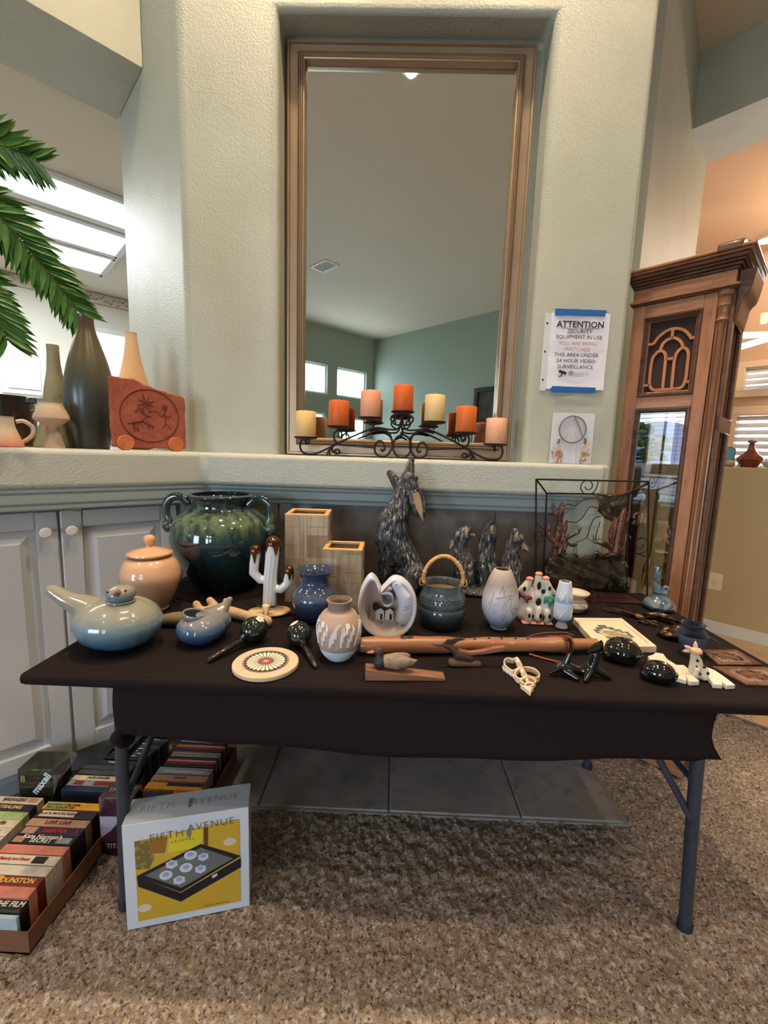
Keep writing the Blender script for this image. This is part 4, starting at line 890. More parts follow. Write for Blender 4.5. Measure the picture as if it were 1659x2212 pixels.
woodbox('taller square vase of whitewashed wood strips behind the blue vase', (-.300, 1.555, ZT), .148, .315, R(3), 3)
woodbox('shorter square vase of whitewashed wood strips beside the taller one', (-.160, 1.475, ZT), .130, .212, R(0), 8)
# 8 blue vase
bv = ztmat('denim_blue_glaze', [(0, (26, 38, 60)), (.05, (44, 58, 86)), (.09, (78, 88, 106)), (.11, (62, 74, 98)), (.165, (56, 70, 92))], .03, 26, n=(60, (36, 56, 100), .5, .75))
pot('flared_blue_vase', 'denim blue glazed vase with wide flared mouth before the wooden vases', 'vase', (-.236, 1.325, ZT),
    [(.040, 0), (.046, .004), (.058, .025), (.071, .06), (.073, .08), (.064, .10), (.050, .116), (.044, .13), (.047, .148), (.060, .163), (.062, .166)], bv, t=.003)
# 9 maracas
mm = mat('dark_green_lacquer', (28, 36, 34), .08, coat=.8, n=[(9, (48, 104, 90), .56, .70), (20, (12, 18, 18), .5, .6)])
hmz = mat('black_brown_lacquer_handle', (32, 24, 22), .15, coat=.6)
def maraca(label, loc, dirx, diry, L, r_, seed):
    t = thing('maraca', label, 'maraca', loc, math.atan2(diry, dirx), 'pair of painted maracas')
    b = MB(); b.ball((0, 0, r_), (r_*1.12, r_, r_), 32, 20); obj('head', b, mm, t)
    b = MB(); z0 = r_*.78; pts = [(r_*1.02, 0, z0), (r_*1.12, 0, z0-.001), (r_*1.22, 0, z0-.003), (r_*1.35, 0, z0-.006), (r_*1.5, 0, z0-.009), (r_*1.02+L*.5, 0, z0*.55), (r_*1.02+L*.95, 0, .0075), (r_*1.02+L, 0, .005)]
    b.tube(pts, [.009, .0125, .008, .011, .0075, .0078, .0065, .003], 16); obj('handle', b, hmz, t)
    b = MB(); rr = random.Random(seed)
    for k in range(5):
        a = k*2*PI/5; c = Matrix.Rotation(R(-60 if seed == 1 else -80), 4, 'Z') 
        v = Vector((math.cos(a)*.006, math.sin(a)*.009, 0))
        M0 = Matrix.Translation((0, 0, r_)) @ Matrix.Rotation(R(118 if seed == 1 else 235), 4, 'Z') @ Matrix.Rotation(R(28), 4, 'Y') @ Matrix.Translation((v.x, v.y, r_*.995))
        b.ball((0, 0, 0), (.006, .0045, .0012), 8, 6, None) if False else b.lathe([(0, .0012), (.005, .0008), (.0065, -.001)], 10, M=M0)
    obj('painted_flower', b, mat('white_enamel', (225, 222, 210), .2) if seed == 1 else bpy.data.materials['white_enamel'], t, kind='stuff')
    b = MB(); b.lathe([(0, .0016), (.004, .0012), (.005, -.001)], 10, M=Matrix.Translation((0, 0, r_)) @ Matrix.Rotation(R(118 if seed == 1 else 235), 4, 'Z') @ Matrix.Rotation(R(44), 4, 'Y') @ Matrix.Translation((0, 0, r_*.998))); obj('painted_dot', b, mat('yellow_enamel', (216, 184, 40), .2) if seed == 1 else bpy.data.materials['yellow_enamel'], t)
    return t
maraca('dark painted maraca pointing to the front left, beside the small blue bird', (-.374, 1.148, ZT), -.085, -.155, .118, .036, 1)
maraca('green painted maraca pointing right, just left of the carved vase', (-.244, 1.135, ZT), .075, -.14, .112, .034, 2)
# 10 round trivet
tv = thing('round_trivet', 'round cream sandstone trivet printed with a feather ring at the table front', 'trivet', (-.302, 1.014, ZT))
b = MB(); b.lathe([(0, 0), (.079, 0), (.081, .002), (.081, .010), (.079, .012), (0, .012)], 64); obj('disc', b, mat('cream_sandstone', (208, 188, 162), .7, n=(80, (206, 176, 140), .4, .7)), tv)
def flatring(r0, r1, n=48, z=.0124, c=(0, 0)): 
    b = MB(); b.lathe([(r0, z), (r1, z)], n, c=(c[0], c[1], 0)); b.f = b.f[:n]; b.m = b.m[:n]; return b
tc_ = dict(k=mat('print_charcoal', (46, 46, 52), .6), w=mat('print_ivory', (226, 214, 190), .6), r=mat('print_rust', (150, 80, 66), .6), b=mat('print_slate_blue', (80, 100, 120), .6))
obj('print_ring', flatring(.0555, .057), tc_['r'], tv, smooth=False); obj('print_ring', flatring(.0535, .0548), tc_['b'], tv, smooth=False)
obj('print_ground', flatring(.0, .0525, z=.01225) if False else MB().lathe([(0, .01225), (.0525, .01225), (.0525, .01228), (0, .01228)], 48), tc_['k'], tv, smooth=False)
b = MB()
for k in range(26):
    a = 2*PI*k/26; M0 = Matrix.Rotation(a, 4, 'Z'); b.add([(.019, -.0012, .01245), (.044, -.0048, .01245), (.0495, 0, .01245), (.044, .0042, .01245), (.019, .0012, .01245)], [(0, 1, 2, 3, 4)], M0)
obj('print_feathers', b, tc_['w'], tv, smooth=False, kind='stuff')
obj('print_ring', flatring(.016, .0185, z=.0125), tc_['b'], tv, smooth=False); obj('print_centre', MB().lathe([(0, .0125), (.016, .0125), (.016, .01253), (0, .01253)], 32), tc_['r'], tv, smooth=False)
b = MB(); b.box((0, 0, .01262), (.013, .013, .0002), R(0)); obj('print_square', b, mat('print_pink', (206, 140, 124), .6), tv, smooth=False)
# helper: relief lines and patches wrapped on a turned body
def rad_at(pf, z):
    P = prof(pf, 8); 
    for (r0, z0), (r1, z1) in zip(P, P[1:]):
        if z0 <= z <= z1 and z1 > z0: return r0+(r1-r0)*(z-z0)/(z1-z0)
    return P[-1][0]
def wrap(b, pf, poly, h=.0018, base=-.001, n=1):
    """closed outline [(angle, z)] as a raised patch on the body"""
    c = (sum(p[0] for p in poly)/len(poly), sum(p[1] for p in poly)/len(poly))
    def P(a, z, d): r = rad_at(pf, z)+d; return (r*math.sin(a), -r*math.cos(a), z)
    V = [P(a, z, base) for a, z in poly]+[P(a, z, h) for a, z in poly]; m = len(poly)
    V.append(P(c[0], c[1], h)); F = [(i, (i+1) % m, m+(i+1) % m, m+i) for i in range(m)]+[(m+i, m+(i+1) % m, 2*m) for i in range(m)]
    b.add(V, F)
def wline(b, pf, pts, r_=.001, n=4):
    b.tube(sp([((rad_at(pf, z)+.0003)*math.sin(a), -(rad_at(pf, z)+.0003)*math.cos(a), z) for a, z in pts], n), r_, 6)
# 11 carved southwestern vase
pf = [(.026, 0), (.032, .003), (.046, .022), (.0555, .055), (.058, .085), (.055, .105), (.043, .125), (.031, .133), (.029, .138), (.030, .150), (.033, .157), (.0325, .159)]
clay = mat('tan_pink_clay', (196, 158, 134), .6, zg=([(0, (206, 220, 224)), (.036, (206, 218, 222)), (.0361, (206, 218, 222)), (.0365, (178, 156, 144)), (.1, (180, 154, 138)), (.13, (172, 146, 132)), (.134, (134, 116, 106)), (.16, (144, 124, 112))], 0, 1, (1, 1, 1)))
S_ = pot('carved_vase', 'tan and white vase with carved step and feather band, table front centre', 'vase', (-.127, 1.075, ZT), pf, clay, t=.004, n=64)
wr = mat('white_carved_relief', (226, 222, 216), .5); b = MB()
for k in range(5):
    a0 = k*2*PI/5-.75
    for j, (da, dz) in enumerate(((0, 0), (.12, .016), (.24, .032))):
        wrap(b, pf, [(a0-.02+da, .050+dz), (a0+.13+da, .050+dz), (a0+.10+da, .062+dz), (a0+.15+da, .064+dz), (a0+.02+da, .078+dz)], .0015)
    for j in range(4):
        q = []; 
        for u in np.linspace(0, 1, 7): q.append((a0+.40+.06*j+.34*u*u, .048+.006*j+.058*u-.004*j*u))
        q2 = [(a+.035+.02*(1-abs(2*i/6-1)), z-.002) for i, (a, z) in enumerate(q)][::-1]; wrap(b, pf, q+q2, .0014)
    wrap(b, pf, [(a0+.80, .046), (a0+.83, .046), (a0+.83, .112), (a0+.80, .112)], .0022)
    for j in range(3): wrap(b, pf, [(a0+.44+.12*j, .052+.012*j), (a0+.54+.12*j, .052+.012*j), (a0+.54+.12*j, .070+.012*j), (a0+.47+.12*j, .066+.012*j)], .0016)
    wrap(b, pf, [(a0-.10, .086), (a0+.02, .086), (a0+.06, .100), (a0+.14, .102), (a0+.10, .112), (a0-.06, .112)], .0015)
    wrap(b, pf, [(a0+.90, .050), (a0+1.02, .052), (a0+1.0, .066), (a0+1.08, .068), (a0+1.06, .082), (a0+1.14, .084), (a0+1.12, .104), (a0+1.0, .098), (a0+.92, .074)], .0014)
obj('carved_relief', b, wr, S_, smooth=False, kind='stuff')
b = MB(); b.lathe([(rad_at(pf, .036)-.0005, .0355), (rad_at(pf, .037)+.0006, .0365), (rad_at(pf, .038)-.0004, .0378)], 64); b.f = b.f[:-2]; b.m = b.m[:-2]; obj('dark_band', b, mat('dark_slip_band', (62, 52, 56), .5), S_)
# 12 dove bowl sculpture
wv = mat('matte_lavender_white_clay', (198, 202, 220), .6, n=(6, (214, 200, 190), .45, .75))
W_ = thing('dove_sculpture', 'white dove-shaped open bowl with painted adobe village inside', 'sculpture', (-.002, 1.232, ZT))
# outer shell: rear half of an egg, the rim outline follows the bird
def dove():
    cx_, cz_ = 0, .088; rx, rz_ = .087, .090; N_ = 64
    def outer(a): return (cx_+rx*math.cos(a), cz_+rz_*math.sin(a)*(1.0))
    out = [outer(a) for a in np.linspace(0, 2*PI, N_, endpoint=False)]
    return out
OUT = [(.0, .0), (.03, .004), (.055, .018), (.074, .042), (.084, .072), (.086, .102), (.080, .134), (.066, .160), (.048, .178), (.030, .186), (.014, .185), (.002, .176), (-.006, .166), (-.020, .150), (-.022, .144), (-.010, .144), (.0, .146), (.010, .142), (.016, .132), (.016, .118), (.010, .108), (.0, .103), (-.010, .106), (-.018, .118), (-.026, .142), (-.034, .168), (-.042, .184), (-.049, .190), (-.056, .190), (-.066, .178), (-.078, .152), (-.086, .118), (-.087, .086), (-.080, .054), (-.066, .028), (-.044, .010), (-.022, .002)]
o = [tuple(v) for v in sp([(x, z, 0) for x, z in OUT], 2, True)]; o = [(x, z) for x, z, _ in o]
b = MB(); m = len(o); cz = .085; V = []; layers = []
# shell: front rim at y=-.02, bulges back; inner hollow
def ly(sc, y, cxy=(0, .080)): return [(cxy[0]+(x-cxy[0])*sc, y, cxy[1]+(z-cxy[1])*sc) for x, z in o]
layers = [ly(.30, .060), ly(.62, .052), ly(.85, .034), ly(.96, .012), ly(1.0, -.012), ly(.99, -.030), ly(.955, -.040), ly(.91, -.042), ly(.86, -.036)]
V = [v for L_ in layers for v in L_]
F = [(j*m+k, j*m+(k+1) % m, (j+1)*m+(k+1) % m, (j+1)*m+k) for j in range(len(layers)-1) for k in range(m)]
b.add(V, F)
me = b.mesh('body', [wv], True, 180); shell = link('body', me, W_)
# inside hollow surface and the solid neck/head
b = MB(); L2 = [ly(.86, -.036), ly(.80, -.020), ly(.70, .004), ly(.50, .022), ly(.25, .030), ly(.02, .032)]
V = [v for L_ in L2 for v in L_]; F = [(j*m+k, j*m+(k+1) % m, (j+1)*m+(k+1) % m, (j+1)*m+k) for j in range(len(L2)-1) for k in range(m)]
b.add(V, F); obj('hollow', b, mat('pale_peach_inside', (222, 206, 196), .65), W_, ang=180)
org('head', [((.028, -.030, .165), (.020, .017, .019)), ((.030, -.028, .160), .018, (.050, -.026, .130), .024), ((.050, -.026, .130), .024, (.054, -.022, .095), .024), ((.054, -.022, .095), .024, (.044, -.018, .06), .02)], wv, W_, voxel=.003, smooth=6)
b = MB(); b.lathe([(.008, 0), (.005, .012), (.001, .022), (0, .023)], 12, M=Matrix.Translation((.010, -.034, .158)) @ Matrix.Rotation(R(-125), 4, 'Y')); obj('beak', b, mat('pale_pink_beak', (214, 186, 172), .6), W_)
b = MB(); b.ball((.022, -.047, .169), .0026, 10, 8); obj('eye', b, mat('grey_eye', (120, 120, 134), .5), W_)
ikm = mat('black_line_paint', (36, 32, 36), .6)
def plate(b, poly, y, th=.001):  # flat painted patch standing in the hollow
    b.prism(poly, 0, th, frame((0, y, 0), (1, 0, 0), (0, 0, 1)))
b = MB(); plate(b, [tuple(v)[:2] for v in sp([(-.044, .092, 0), (-.040, .098, 0), (-.030, .097, 0), (-.016, .086, 0), (.006, .084, 0), (.020, .080, 0), (.020, .068, 0), (.012, .060, 0), (-.02, .066, 0), (-.042, .076, 0)], 3, True)], .0)
obj('painted_hill', b, ikm, W_, smooth=False)
ivory = mat('ivory_paint', (226, 220, 206), .6)
for x0 in (-.034, -.006):
    b = MB(); plate(b, [(x0, .048), (x0+.024, .044), (x0+.024, .074), (x0+.014, .082), (x0, .074)], -.002); hh = obj('painted_house', b, ivory, W_, smooth=False)
    b = MB(); plate(b, [(x0+.013, .048), (x0+.020, .047), (x0+.020, .064), (x0+.013, .066)], -.0032); q = obj('door', b, ikm, hh, smooth=False)
b = MB()
for x, z0, h_ in ((-.056, .052, .040), (-.052, .05, .03), (.030, .034, .052), (.038, .05, .04), (-.043, .045, .012), (-.016, .036, .014)):
    b.tube([(x, -.012, z0), (x+.002, -.012, z0+h_)], .0007, 5); b.tube([(x-.005, -.012, z0+h_*.7), (x-.005, -.012, z0+h_*.45), (x, -.012, z0+h_*.4)], .0006, 5)
obj('painted_cacti', b, ikm, W_, kind='stuff')
b = MB()
for x, z in ((.052, .105), (.058, .100), (.050, .096), (.060, .108)): b.tube([(x-.004, -.050, z), (x+.004, -.050, z+.001)], .0006, 5)
obj('painted_birds', b, ikm, W_, kind='stuff')
# 13 howling coyote
fur = mat('dark_blue_grey_carved_fur', (74, 78, 86), .5, n=[(60, (24, 27, 33), .46, .56, (1.2, 1.2, .5)), (80, (176, 168, 158), .55, .63, (1.7, 1.7, .45)), (5, (104, 92, 82), .5, .8)], bump=(70, .012, 4, (1.5, 1.5, .45)))
tan_ = mat('tan_resin_inner', (160, 138, 108), .5, n=(30, (160, 124, 84), .4, .7)); dk_ = mat('black_resin', (24, 22, 24), .35)
Y_ = thing('howling_coyote', 'large dark resin coyote sitting and howling, back centre of table', 'statue', (.037, 1.655, ZT))
SC_ = 1.0
caps = [((.026, 0, .415), .038, (.012, 0, .395), .042), ((.012, 0, .40), .038, (.022, -.004, .450), .028), ((.022, 0, .448), .026, (.030, 0, .508), .0145), ((-.008, 0, .415), .028, (-.050, 0, .464), .0125),
        ((.008, 0, .39), .041, (-.006, 0, .335), .044), ((-.006, 0, .335), .046, (-.030, 0, .27), .062), ((-.030, 0, .27), .062, (-.034, 0, .215), .068), ((-.034, 0, .215), .066, (.0, 0, .15), .064), ((.0, 0, .15), .064, (.045, 0, .075), .062),
        ((.058, -.035, .075), .047, (.040, -.045, .035), .036), ((.058, .035, .075), .047, (.040, .045, .035), .036), ((.04, -.045, .03), .022, (-.005, -.055, .014), .014), ((.04, .045, .03), .022, (-.005, .055, .014), .014),
        ((-.055, -.028, .19), .030, (-.045, -.030, .10), .019), ((-.045, -.030, .10), .019, (-.048, -.030, .022), .015), ((-.048, -.03, .018), .015, (-.068, -.03, .012), .011),
        ((-.055, .028, .19), .030, (-.066, .028, .10), .019), ((-.066, .028, .10), .019, (-.068, .028, .022), .015), ((-.068, .028, .018), .015, (-.088, .028, .012), .011),
        ((.09, 0, .05), .022, (.14, .01, .022), .018), ((.14, .01, .022), .018, (.12, -.05, .016), .012)]
org('body', caps, fur, Y_, voxel=.0042, smooth=3)
b = MB(); b.prism([(.008, .438), (.012, .430), (.020, .432), (.028, .460), (.033, .490), (.036, .510), (.030, .513), (.022, .500), (.015, .472)], -.007, .007, frame((0, 0, 0), (1, 0, 0), (0, 0, 1)) @ Matrix.Translation((-.012, 0, .006)));
obj('palate', b, tan_, Y_, bev=.003)
b = MB(); b.ball((.036, 0, .516), (.009, .009, .008), 12, 8); obj('nose', b, dk_, Y_)
def ear(s_, base, tip, w_, nm, par, F):
    d = (Vector(tip)-Vector(base)); L_ = d.length; d.normalize(); n_ = Vector(F); sd = d.cross(n_).normalized(); n_ = sd.cross(d)
    Mx = Matrix(((d.x, sd.x, n_.x, base[0]), (d.y, sd.y, n_.y, base[1]), (d.z, sd.z, n_.z, base[2]), (0, 0, 0, 1)))
    ol = [(0, -w_*.5), (L_*.3, -w_*.62), (L_*.65, -w_*.42), (L_*.95, -w_*.06), (L_, 0), (L_*.93, w_*.12), (L_*.6, w_*.5), (L_*.3, w_*.6), (0, w_*.45)]
    b = MB(); b.prism(ol, -.004, .004, Mx); e = obj('ear', b, fur, par, bev=.003)
    b = MB(); b.prism([(x*.8+.08*L_, y*.5) for x, y in ol], .0035, .0055, Mx); q = obj('inner_ear', b, tan_, e, bev=.001)
ear(1, (.046, -.034, .405), (.086, -.046, .278), .048, 'ear', Y_, (.2, -1, .1)); ear(1, (.048, .030, .40), (.060, .04, .285), .036, 'ear', Y_, (.2, -1, 0))
b = MB(); b.ball((.052, -.020, .447), (.007, .004, .010), 10, 8); obj('eye', b, dk_, Y_)
# 14 three coyote pups on one base
P_ = thing('coyote_pups', 'dark resin group of three howling coyote pups on one base', 'statue', (.379, 1.665, ZT))
caps = []; E_ = []
for (bx, nose, head, neck, by, jaw) in ((-.087, (-.076, -.02, .265), (-.104, 0, .232), (-.103, 0, .185), 0, (-.062, -.02, .234)), (.004, (.008, -.025, .290), (.009, 0, .245), (.004, 0, .192), .01, (.009, -.036, .245)), (.098, (.098, -.022, .262), (.112, 0, .226), (.094, 0, .178), 0, (.098, -.034, .222))):
    caps += [(head, .031, nose, .012), (head, .028, jaw, .010), (head, .029, neck, .028), (neck, .028, (bx, by, .125), .043), ((bx, by, .125), .043, (bx, by+.02, .05), .040),
             ((bx-.018, by-.03, .11), .018, (bx-.016, by-.042, .03), .012), ((bx+.018, by-.03, .11), .018, (bx+.016, by-.042, .03), .012), ((bx-.016, by-.042, .03), .012, (bx-.016, by-.055, .022), .009), ((bx+.016, by-.042, .03), .012, (bx+.016, by-.055, .022), .009)]
    E_.append((nose, jaw, head))
caps += [((0, 0, .012), (.15, .075, .018))]
org('pups', caps, fur, P_, voxel=.0036, smooth=2)
for (nose, jaw, head) in E_:
    b = MB(); nn = Vector(nose); hh = Vector(head)
    b.ball(nn.lerp(hh, .42)+Vector((0, -.013, -.004)), (.0085, .009, .022), 12, 10); obj('open_mouth', b, tan_, P_)
    b = MB(); b.ball(nn+Vector((0, -.002, .008)), (.007, .007, .006), 10, 8); obj('nose', b, dk_, P_)
ear(1, (-.125, -.0, .218), (-.150, -.005, .165), .024, 'ear', P_, (0, -1, 0)); ear(1, (-.012, .01, .235), (-.028, .01, .175), .022, 'ear', P_, (0, -1, 0)); ear(1, (.130, .0, .212), (.166, -.005, .172), .026, 'ear', P_, (0, -1, 0))
# 15 handled pot
pp_ = ztmat('grey_blue_stoneware_glaze', [(0, (30, 34, 34)), (.03, (44, 52, 54)), (.07, (84, 96, 104)), (.10, (78, 92, 104)), (.14, (92, 104, 112))], .03, 30, n=(80, (50, 60, 64), .5, .75))
pf = [(.056, 0), (.062, .003), (.069, .022), (.074, .045), (.0725, .060), (.070, .066), (.073, .074), (.0735, .086), (.070, .100), (.064, .116), (.064, .134), (.066, .141)]
H_ = pot('bail_handle_pot', 'grey-blue stoneware pot with punched bands and a bamboo hoop handle', 'pot', (.171, 1.325, ZT), pf, pp_, t=.004, n=64)
b = MB(); b.lathe([(0, .02), (.058, .02), (.0605, .10), (.0605, .136), (.0615, .136), (.0595, .018), (0, .018)], 48); obj('cream_lining', b, mat('cream_glaze_inside', (206, 178, 134), .35), H_)
b = MB()
for zc in (.052, .094):
    for k in range(44):
        for j, dz in enumerate((-.0035, .0035)):
            a = 2*PI*(k+.5*j)/44; r_ = rad_at(pf, zc+dz)-.0002; M0 = Matrix.Translation((r_*math.cos(a), r_*math.sin(a), zc+dz)) @ Matrix.Rotation(a, 4, 'Z') @ Matrix.Rotation(PI/2, 4, 'Y')
            b.lathe([(0, .0006), (.0026, .0006), (.003, -.001)], 6, M=M0)
obj('punched_band', b, mat('dark_punched_hole', (18, 22, 24), .6), H_, kind='stuff')
bm_ = mat('bamboo_handle', (216, 168, 106), .4, n=(16, (196, 146, 88), .4, .7)); b = MB()
hp_ = sp([(-.058, 0, .128), (-.0625, 0, .155), (-.052, 0, .190), (-.028, 0, .216), (0, 0, .225), (.028, 0, .216), (.052, 0, .190), (.0625, 0, .155), (.058, 0, .128)], 4)
b.tube(hp_, .0062, 10); hb = obj('bamboo_handle', b, bm_, H_)
for k in range(2, len(hp_)-2, 4):
    b = MB(); d_ = (hp_[k+1]-hp_[k-1]).normalized()*.0016; b.tube([hp_[k]-d_*1.6, hp_[k]-d_*.5, hp_[k]+d_*.5, hp_[k]+d_*1.6], [.0062, .0078, .0078, .0062], 10); obj('node', b, bm_, hb)
for s_ in (-1, 1):
    b = MB(); b.tube(sp([(s_*.066, 0, .126), (s_*.074, 0, .134), (s_*.070, 0, .150), (s_*.062, 0, .150), (s_*.060, 0, .132)], 4), .0022, 6); obj('wire_loop', b, bm_, H_)
# 16 wooden flute
fw = mat('honey_cedar_wood', (150, 98, 66), .35, n=[(5, (172, 120, 84), .4, .7, (.4, 6, 6)), (14, (160, 88, 50), .6, .8, (.5, 8, 8))], coat=.3)
FL = thing('wooden_flute', 'long honey-coloured wooden flute with finger holes lying across the table', 'flute', (.26, 1.135, ZT), R(5.5))
b = MB(); L_ = .333; xs = np.linspace(-L_, L_, 40)
rr_f = [.0195+.0035*math.exp(-((x+.20)/.09)**2)*1.2+.0012*math.sin(x*38)+.001*math.sin(x*61+1)-(.004*max(0, (x-.25)/.08)) for x in xs]
b.tube([(x, 0, .0235) for x in xs], rr_f, 24); obj('body', b, fw, FL, ang=50)
for k, x in enumerate((-.215, -.200, -.02, .02, .055, .095, .13)):
    b = MB(); i = int((x+L_)/(2*L_)*39); b.lathe([(0, .0), (.0042 if k > 1 else .007, .0), (.0042 if k > 1 else .007, .0006), (0, .0006)], 14, M=Matrix.Translation((x, -.004, .0235+rr_f[i]-.0002)) @ Matrix.Rotation(R(12), 4, 'X') @ Matrix.Diagonal((1.6 if k < 2 else 1, .8, 1, 1))); obj('finger_hole', b, M_['black'], FL)
lt = mat('brown_leather_thong', (112, 58, 38), .6); b = MB()
for k in range(4): x = .232+k*.007; b.tube([(x, .0235*math.cos(a), .0235+.0235*math.sin(a)) for a in np.linspace(0, 2*PI, 19)[:-1]], .0024, 6, closed=True)
obj('wrapping', b, lt, FL, kind='stuff')
b = MB(); b.tube(sp([(.24, .0, .047), (.20, .03, .035), (.14, .06, .012), (.10, .045, .006), (.12, .02, .028), (.18, .035, .04), (.245, .02, .05), (.27, .01, .045)], 6), .0018, 6); obj('thong', b, lt, FL)
b = MB(); b.tube(sp([(.13, -.02, .006), (.17, -.045, .003), (.21, -.07, .003), (.245, -.095, .003)], 6), .003, 6, flat=.5); obj('thong', b, mat('orange_leather_strap', (160, 84, 56), .6), FL)
# 17 duck door wedge
DK = thing('duck_doorstop', 'wooden duck decoy perched on a wooden door wedge', 'doorstop', (.045, .985, ZT), R(4))
b = MB(); b.prism([(-.095, 0), (.098, 0), (.098, .006), (-.095, .028)], -.017, .017, frame((0, 0, 0), (1, 0, 0), (0, 0, 1))); obj('wedge', b, mat('weathered_wedge_wood', (148, 104, 76), .6, n=(8, (104, 68, 50), .4, .7, (.6, 6, 9))), DK, bev=.001)
dbr = mat('grey_brown_duck_wing', (150, 128, 108), .6, n=(50, (120, 100, 84), .5, .7)); dbk = mat('dark_duck_breast', (44, 42, 46), .5)
org('body', [((-.045, 0, .042), .016, (-.02, 0, .042), .020), ((-.02, 0, .042), .020, (.015, 0, .040), .009), ((.015, 0, .04), .009, (.030, 0, .044), .002)], dbr, DK, voxel=.0018, smooth=4)
org('breast', [((-.060, 0, .040), (.017, .017, .017)), ((-.062, 0, .045), .012, (-.062, 0, .060), .009)], dbk, DK, voxel=.0018, smooth=4)
b = MB(); b.ball((-.064, 0, .068), (.0135, .0105, .011), 18, 12); obj('head', b, mat('dark_brown_duck_head', (70, 52, 44), .5), DK)
b = MB(); b.tube([(-.074, 0, .067), (-.082, 0, .064), (-.092, 0, .063)], [.006, .005, .002], 10, flat=.6); obj('bill', b, mat('orange_bill', (196, 104, 70), .5), DK)
for s_ in (-1, 1):
    b = MB(); b.ball((-.012, s_*.014, .045), (.028, .006, .012), 16, 10, Matrix.Rotation(R(-6), 4, 'Y')); obj('wing', b, dbr, DK)
# 18 roadrunner carving
RD = thing('roadrunner_carving', 'dark carved wooden roadrunner with long tail, lying by the flute', 'carving', (.195, 1.055, ZT), R(4))
dwm = mat('dark_carved_wood', (70, 50, 42), .6, n=(26, (48, 34, 30), .4, .7, (1, 5, 5)))
org('body', [((-.01, 0, .030), .013, (.022, 0, .020), .010), ((-.012, 0, .034), .011, (-.035, 0, .052), .007), ((-.035, 0, .052), .007, (-.048, 0, .056), .006)], dwm, RD, voxel=.0018, smooth=3)
b = MB(); b.tube([(-.048, 0, .057), (-.062, 0, .055), (-.082, 0, .059)], [.0055, .0035, .001], 8); obj('bill', b, dwm, RD)
b = MB(); b.prism([(-.052, .060), (-.034, .052), (-.012, .068), (.006, .072), (-.012, .078), (-.030, .072), (-.040, .072)], -.003, .003, frame((0, 0, 0), (1, 0, 0), (0, 0, 1))); obj('crest', b, dwm, RD, bev=.001)
b = MB(); b.prism([(-.014, .040), (.02, .030), (.07, .036), (.10, .042), (.112, .050), (.108, .056), (.08, .052), (.05, .044), (.02, .040), (-.01, .046)], -.006, .006, frame((0, 0, 0), (1, 0, 0), (0, 0, 1))); obj('tail', b, mat('red_brown_tail_wood', (150, 96, 74), .6, n=(20, (110, 68, 54), .4, .7, (.5, 4, 9))), RD, bev=.002)
org('base', [((-.025, 0, .010), .011, (.045, 0, .006), .008)], mat('brown_carved_base', (120, 86, 68), .65, n=(30, (90, 62, 50), .4, .7)), RD, voxel=.0022, smooth=2)
# 19 scratched vase
pf = [(.022, 0), (.026, .003), (.025, .008), (.036, .022), (.052, .05), (.057, .08), (.0545, .11), (.046, .145), (.035, .175), (.027, .190), (.024, .193)]
rk = mat('smoky_white_raku', (190, 186, 188), .4, zg=([(0, (150, 166, 180)), (.05, (186, 190, 204)), (.11, (196, 190, 194)), (.15, (158, 146, 138)), (.19, (186, 170, 154))], .06, 12, (1, 1, 1)), n=(20, (160, 156, 160), .55, .8))
K_ = pot('etched_vase', 'tapered smoky white vase etched with a landscape, behind the flute', 'vase', (.353, 1.315, ZT), pf, rk, t=.003, n=56)
b = MB()
for pl in ([(-.35, .125), (-.15, .150), (-.2, .140), (-.05, .138), (-.1, .128), (.05, .128)], [(-.5, .115), (.08, .122)], [(-.6, .068), (-.05, .086)], [(-.6, .063), (-.05, .081)], [(-.1, .09), (.1, .118), (.35, .124), (.6, .118)], [(.0, .088), (.2, .112), (.5, .112)], [(.25, .124), (.35, .105), (.3, .085)], [(.35, .078), (.55, .068), (.75, .078), (.5, .084), (.35, .078)], [(.5, .068), (.7, .05), (.8, .03)], [(-.2, .055), (-.05, .068), (.05, .058), (-.05, .05), (-.15, .052)], [(-.1, .045), (.1, .05)], [(.3, .035), (.6, .048)], [(.32, .030), (.6, .043)], [(.6, .084), (.95, .092)], [(.6, .08), (.95, .078)], [(-.8, .09), (-.7, .11), (-.65, .13)]):
    wline(b, pf, pl, .0005)
rr = random.Random(4)
for k in range(12): a = -.5+k*.045; wline(b, pf, [(a, .1155+k*.0006), (a+.01, .109+k*.0006)], .0004, 2)
for k in range(26): a = rr.uniform(-.9, .9); z = rr.uniform(.04, .15); wline(b, pf, [(a, z), (a+.012, z+.0005)], .0009, 2)
obj('etched_drawing', b, mat('dark_etching', (70, 62, 70), .7), K_, kind='stuff')
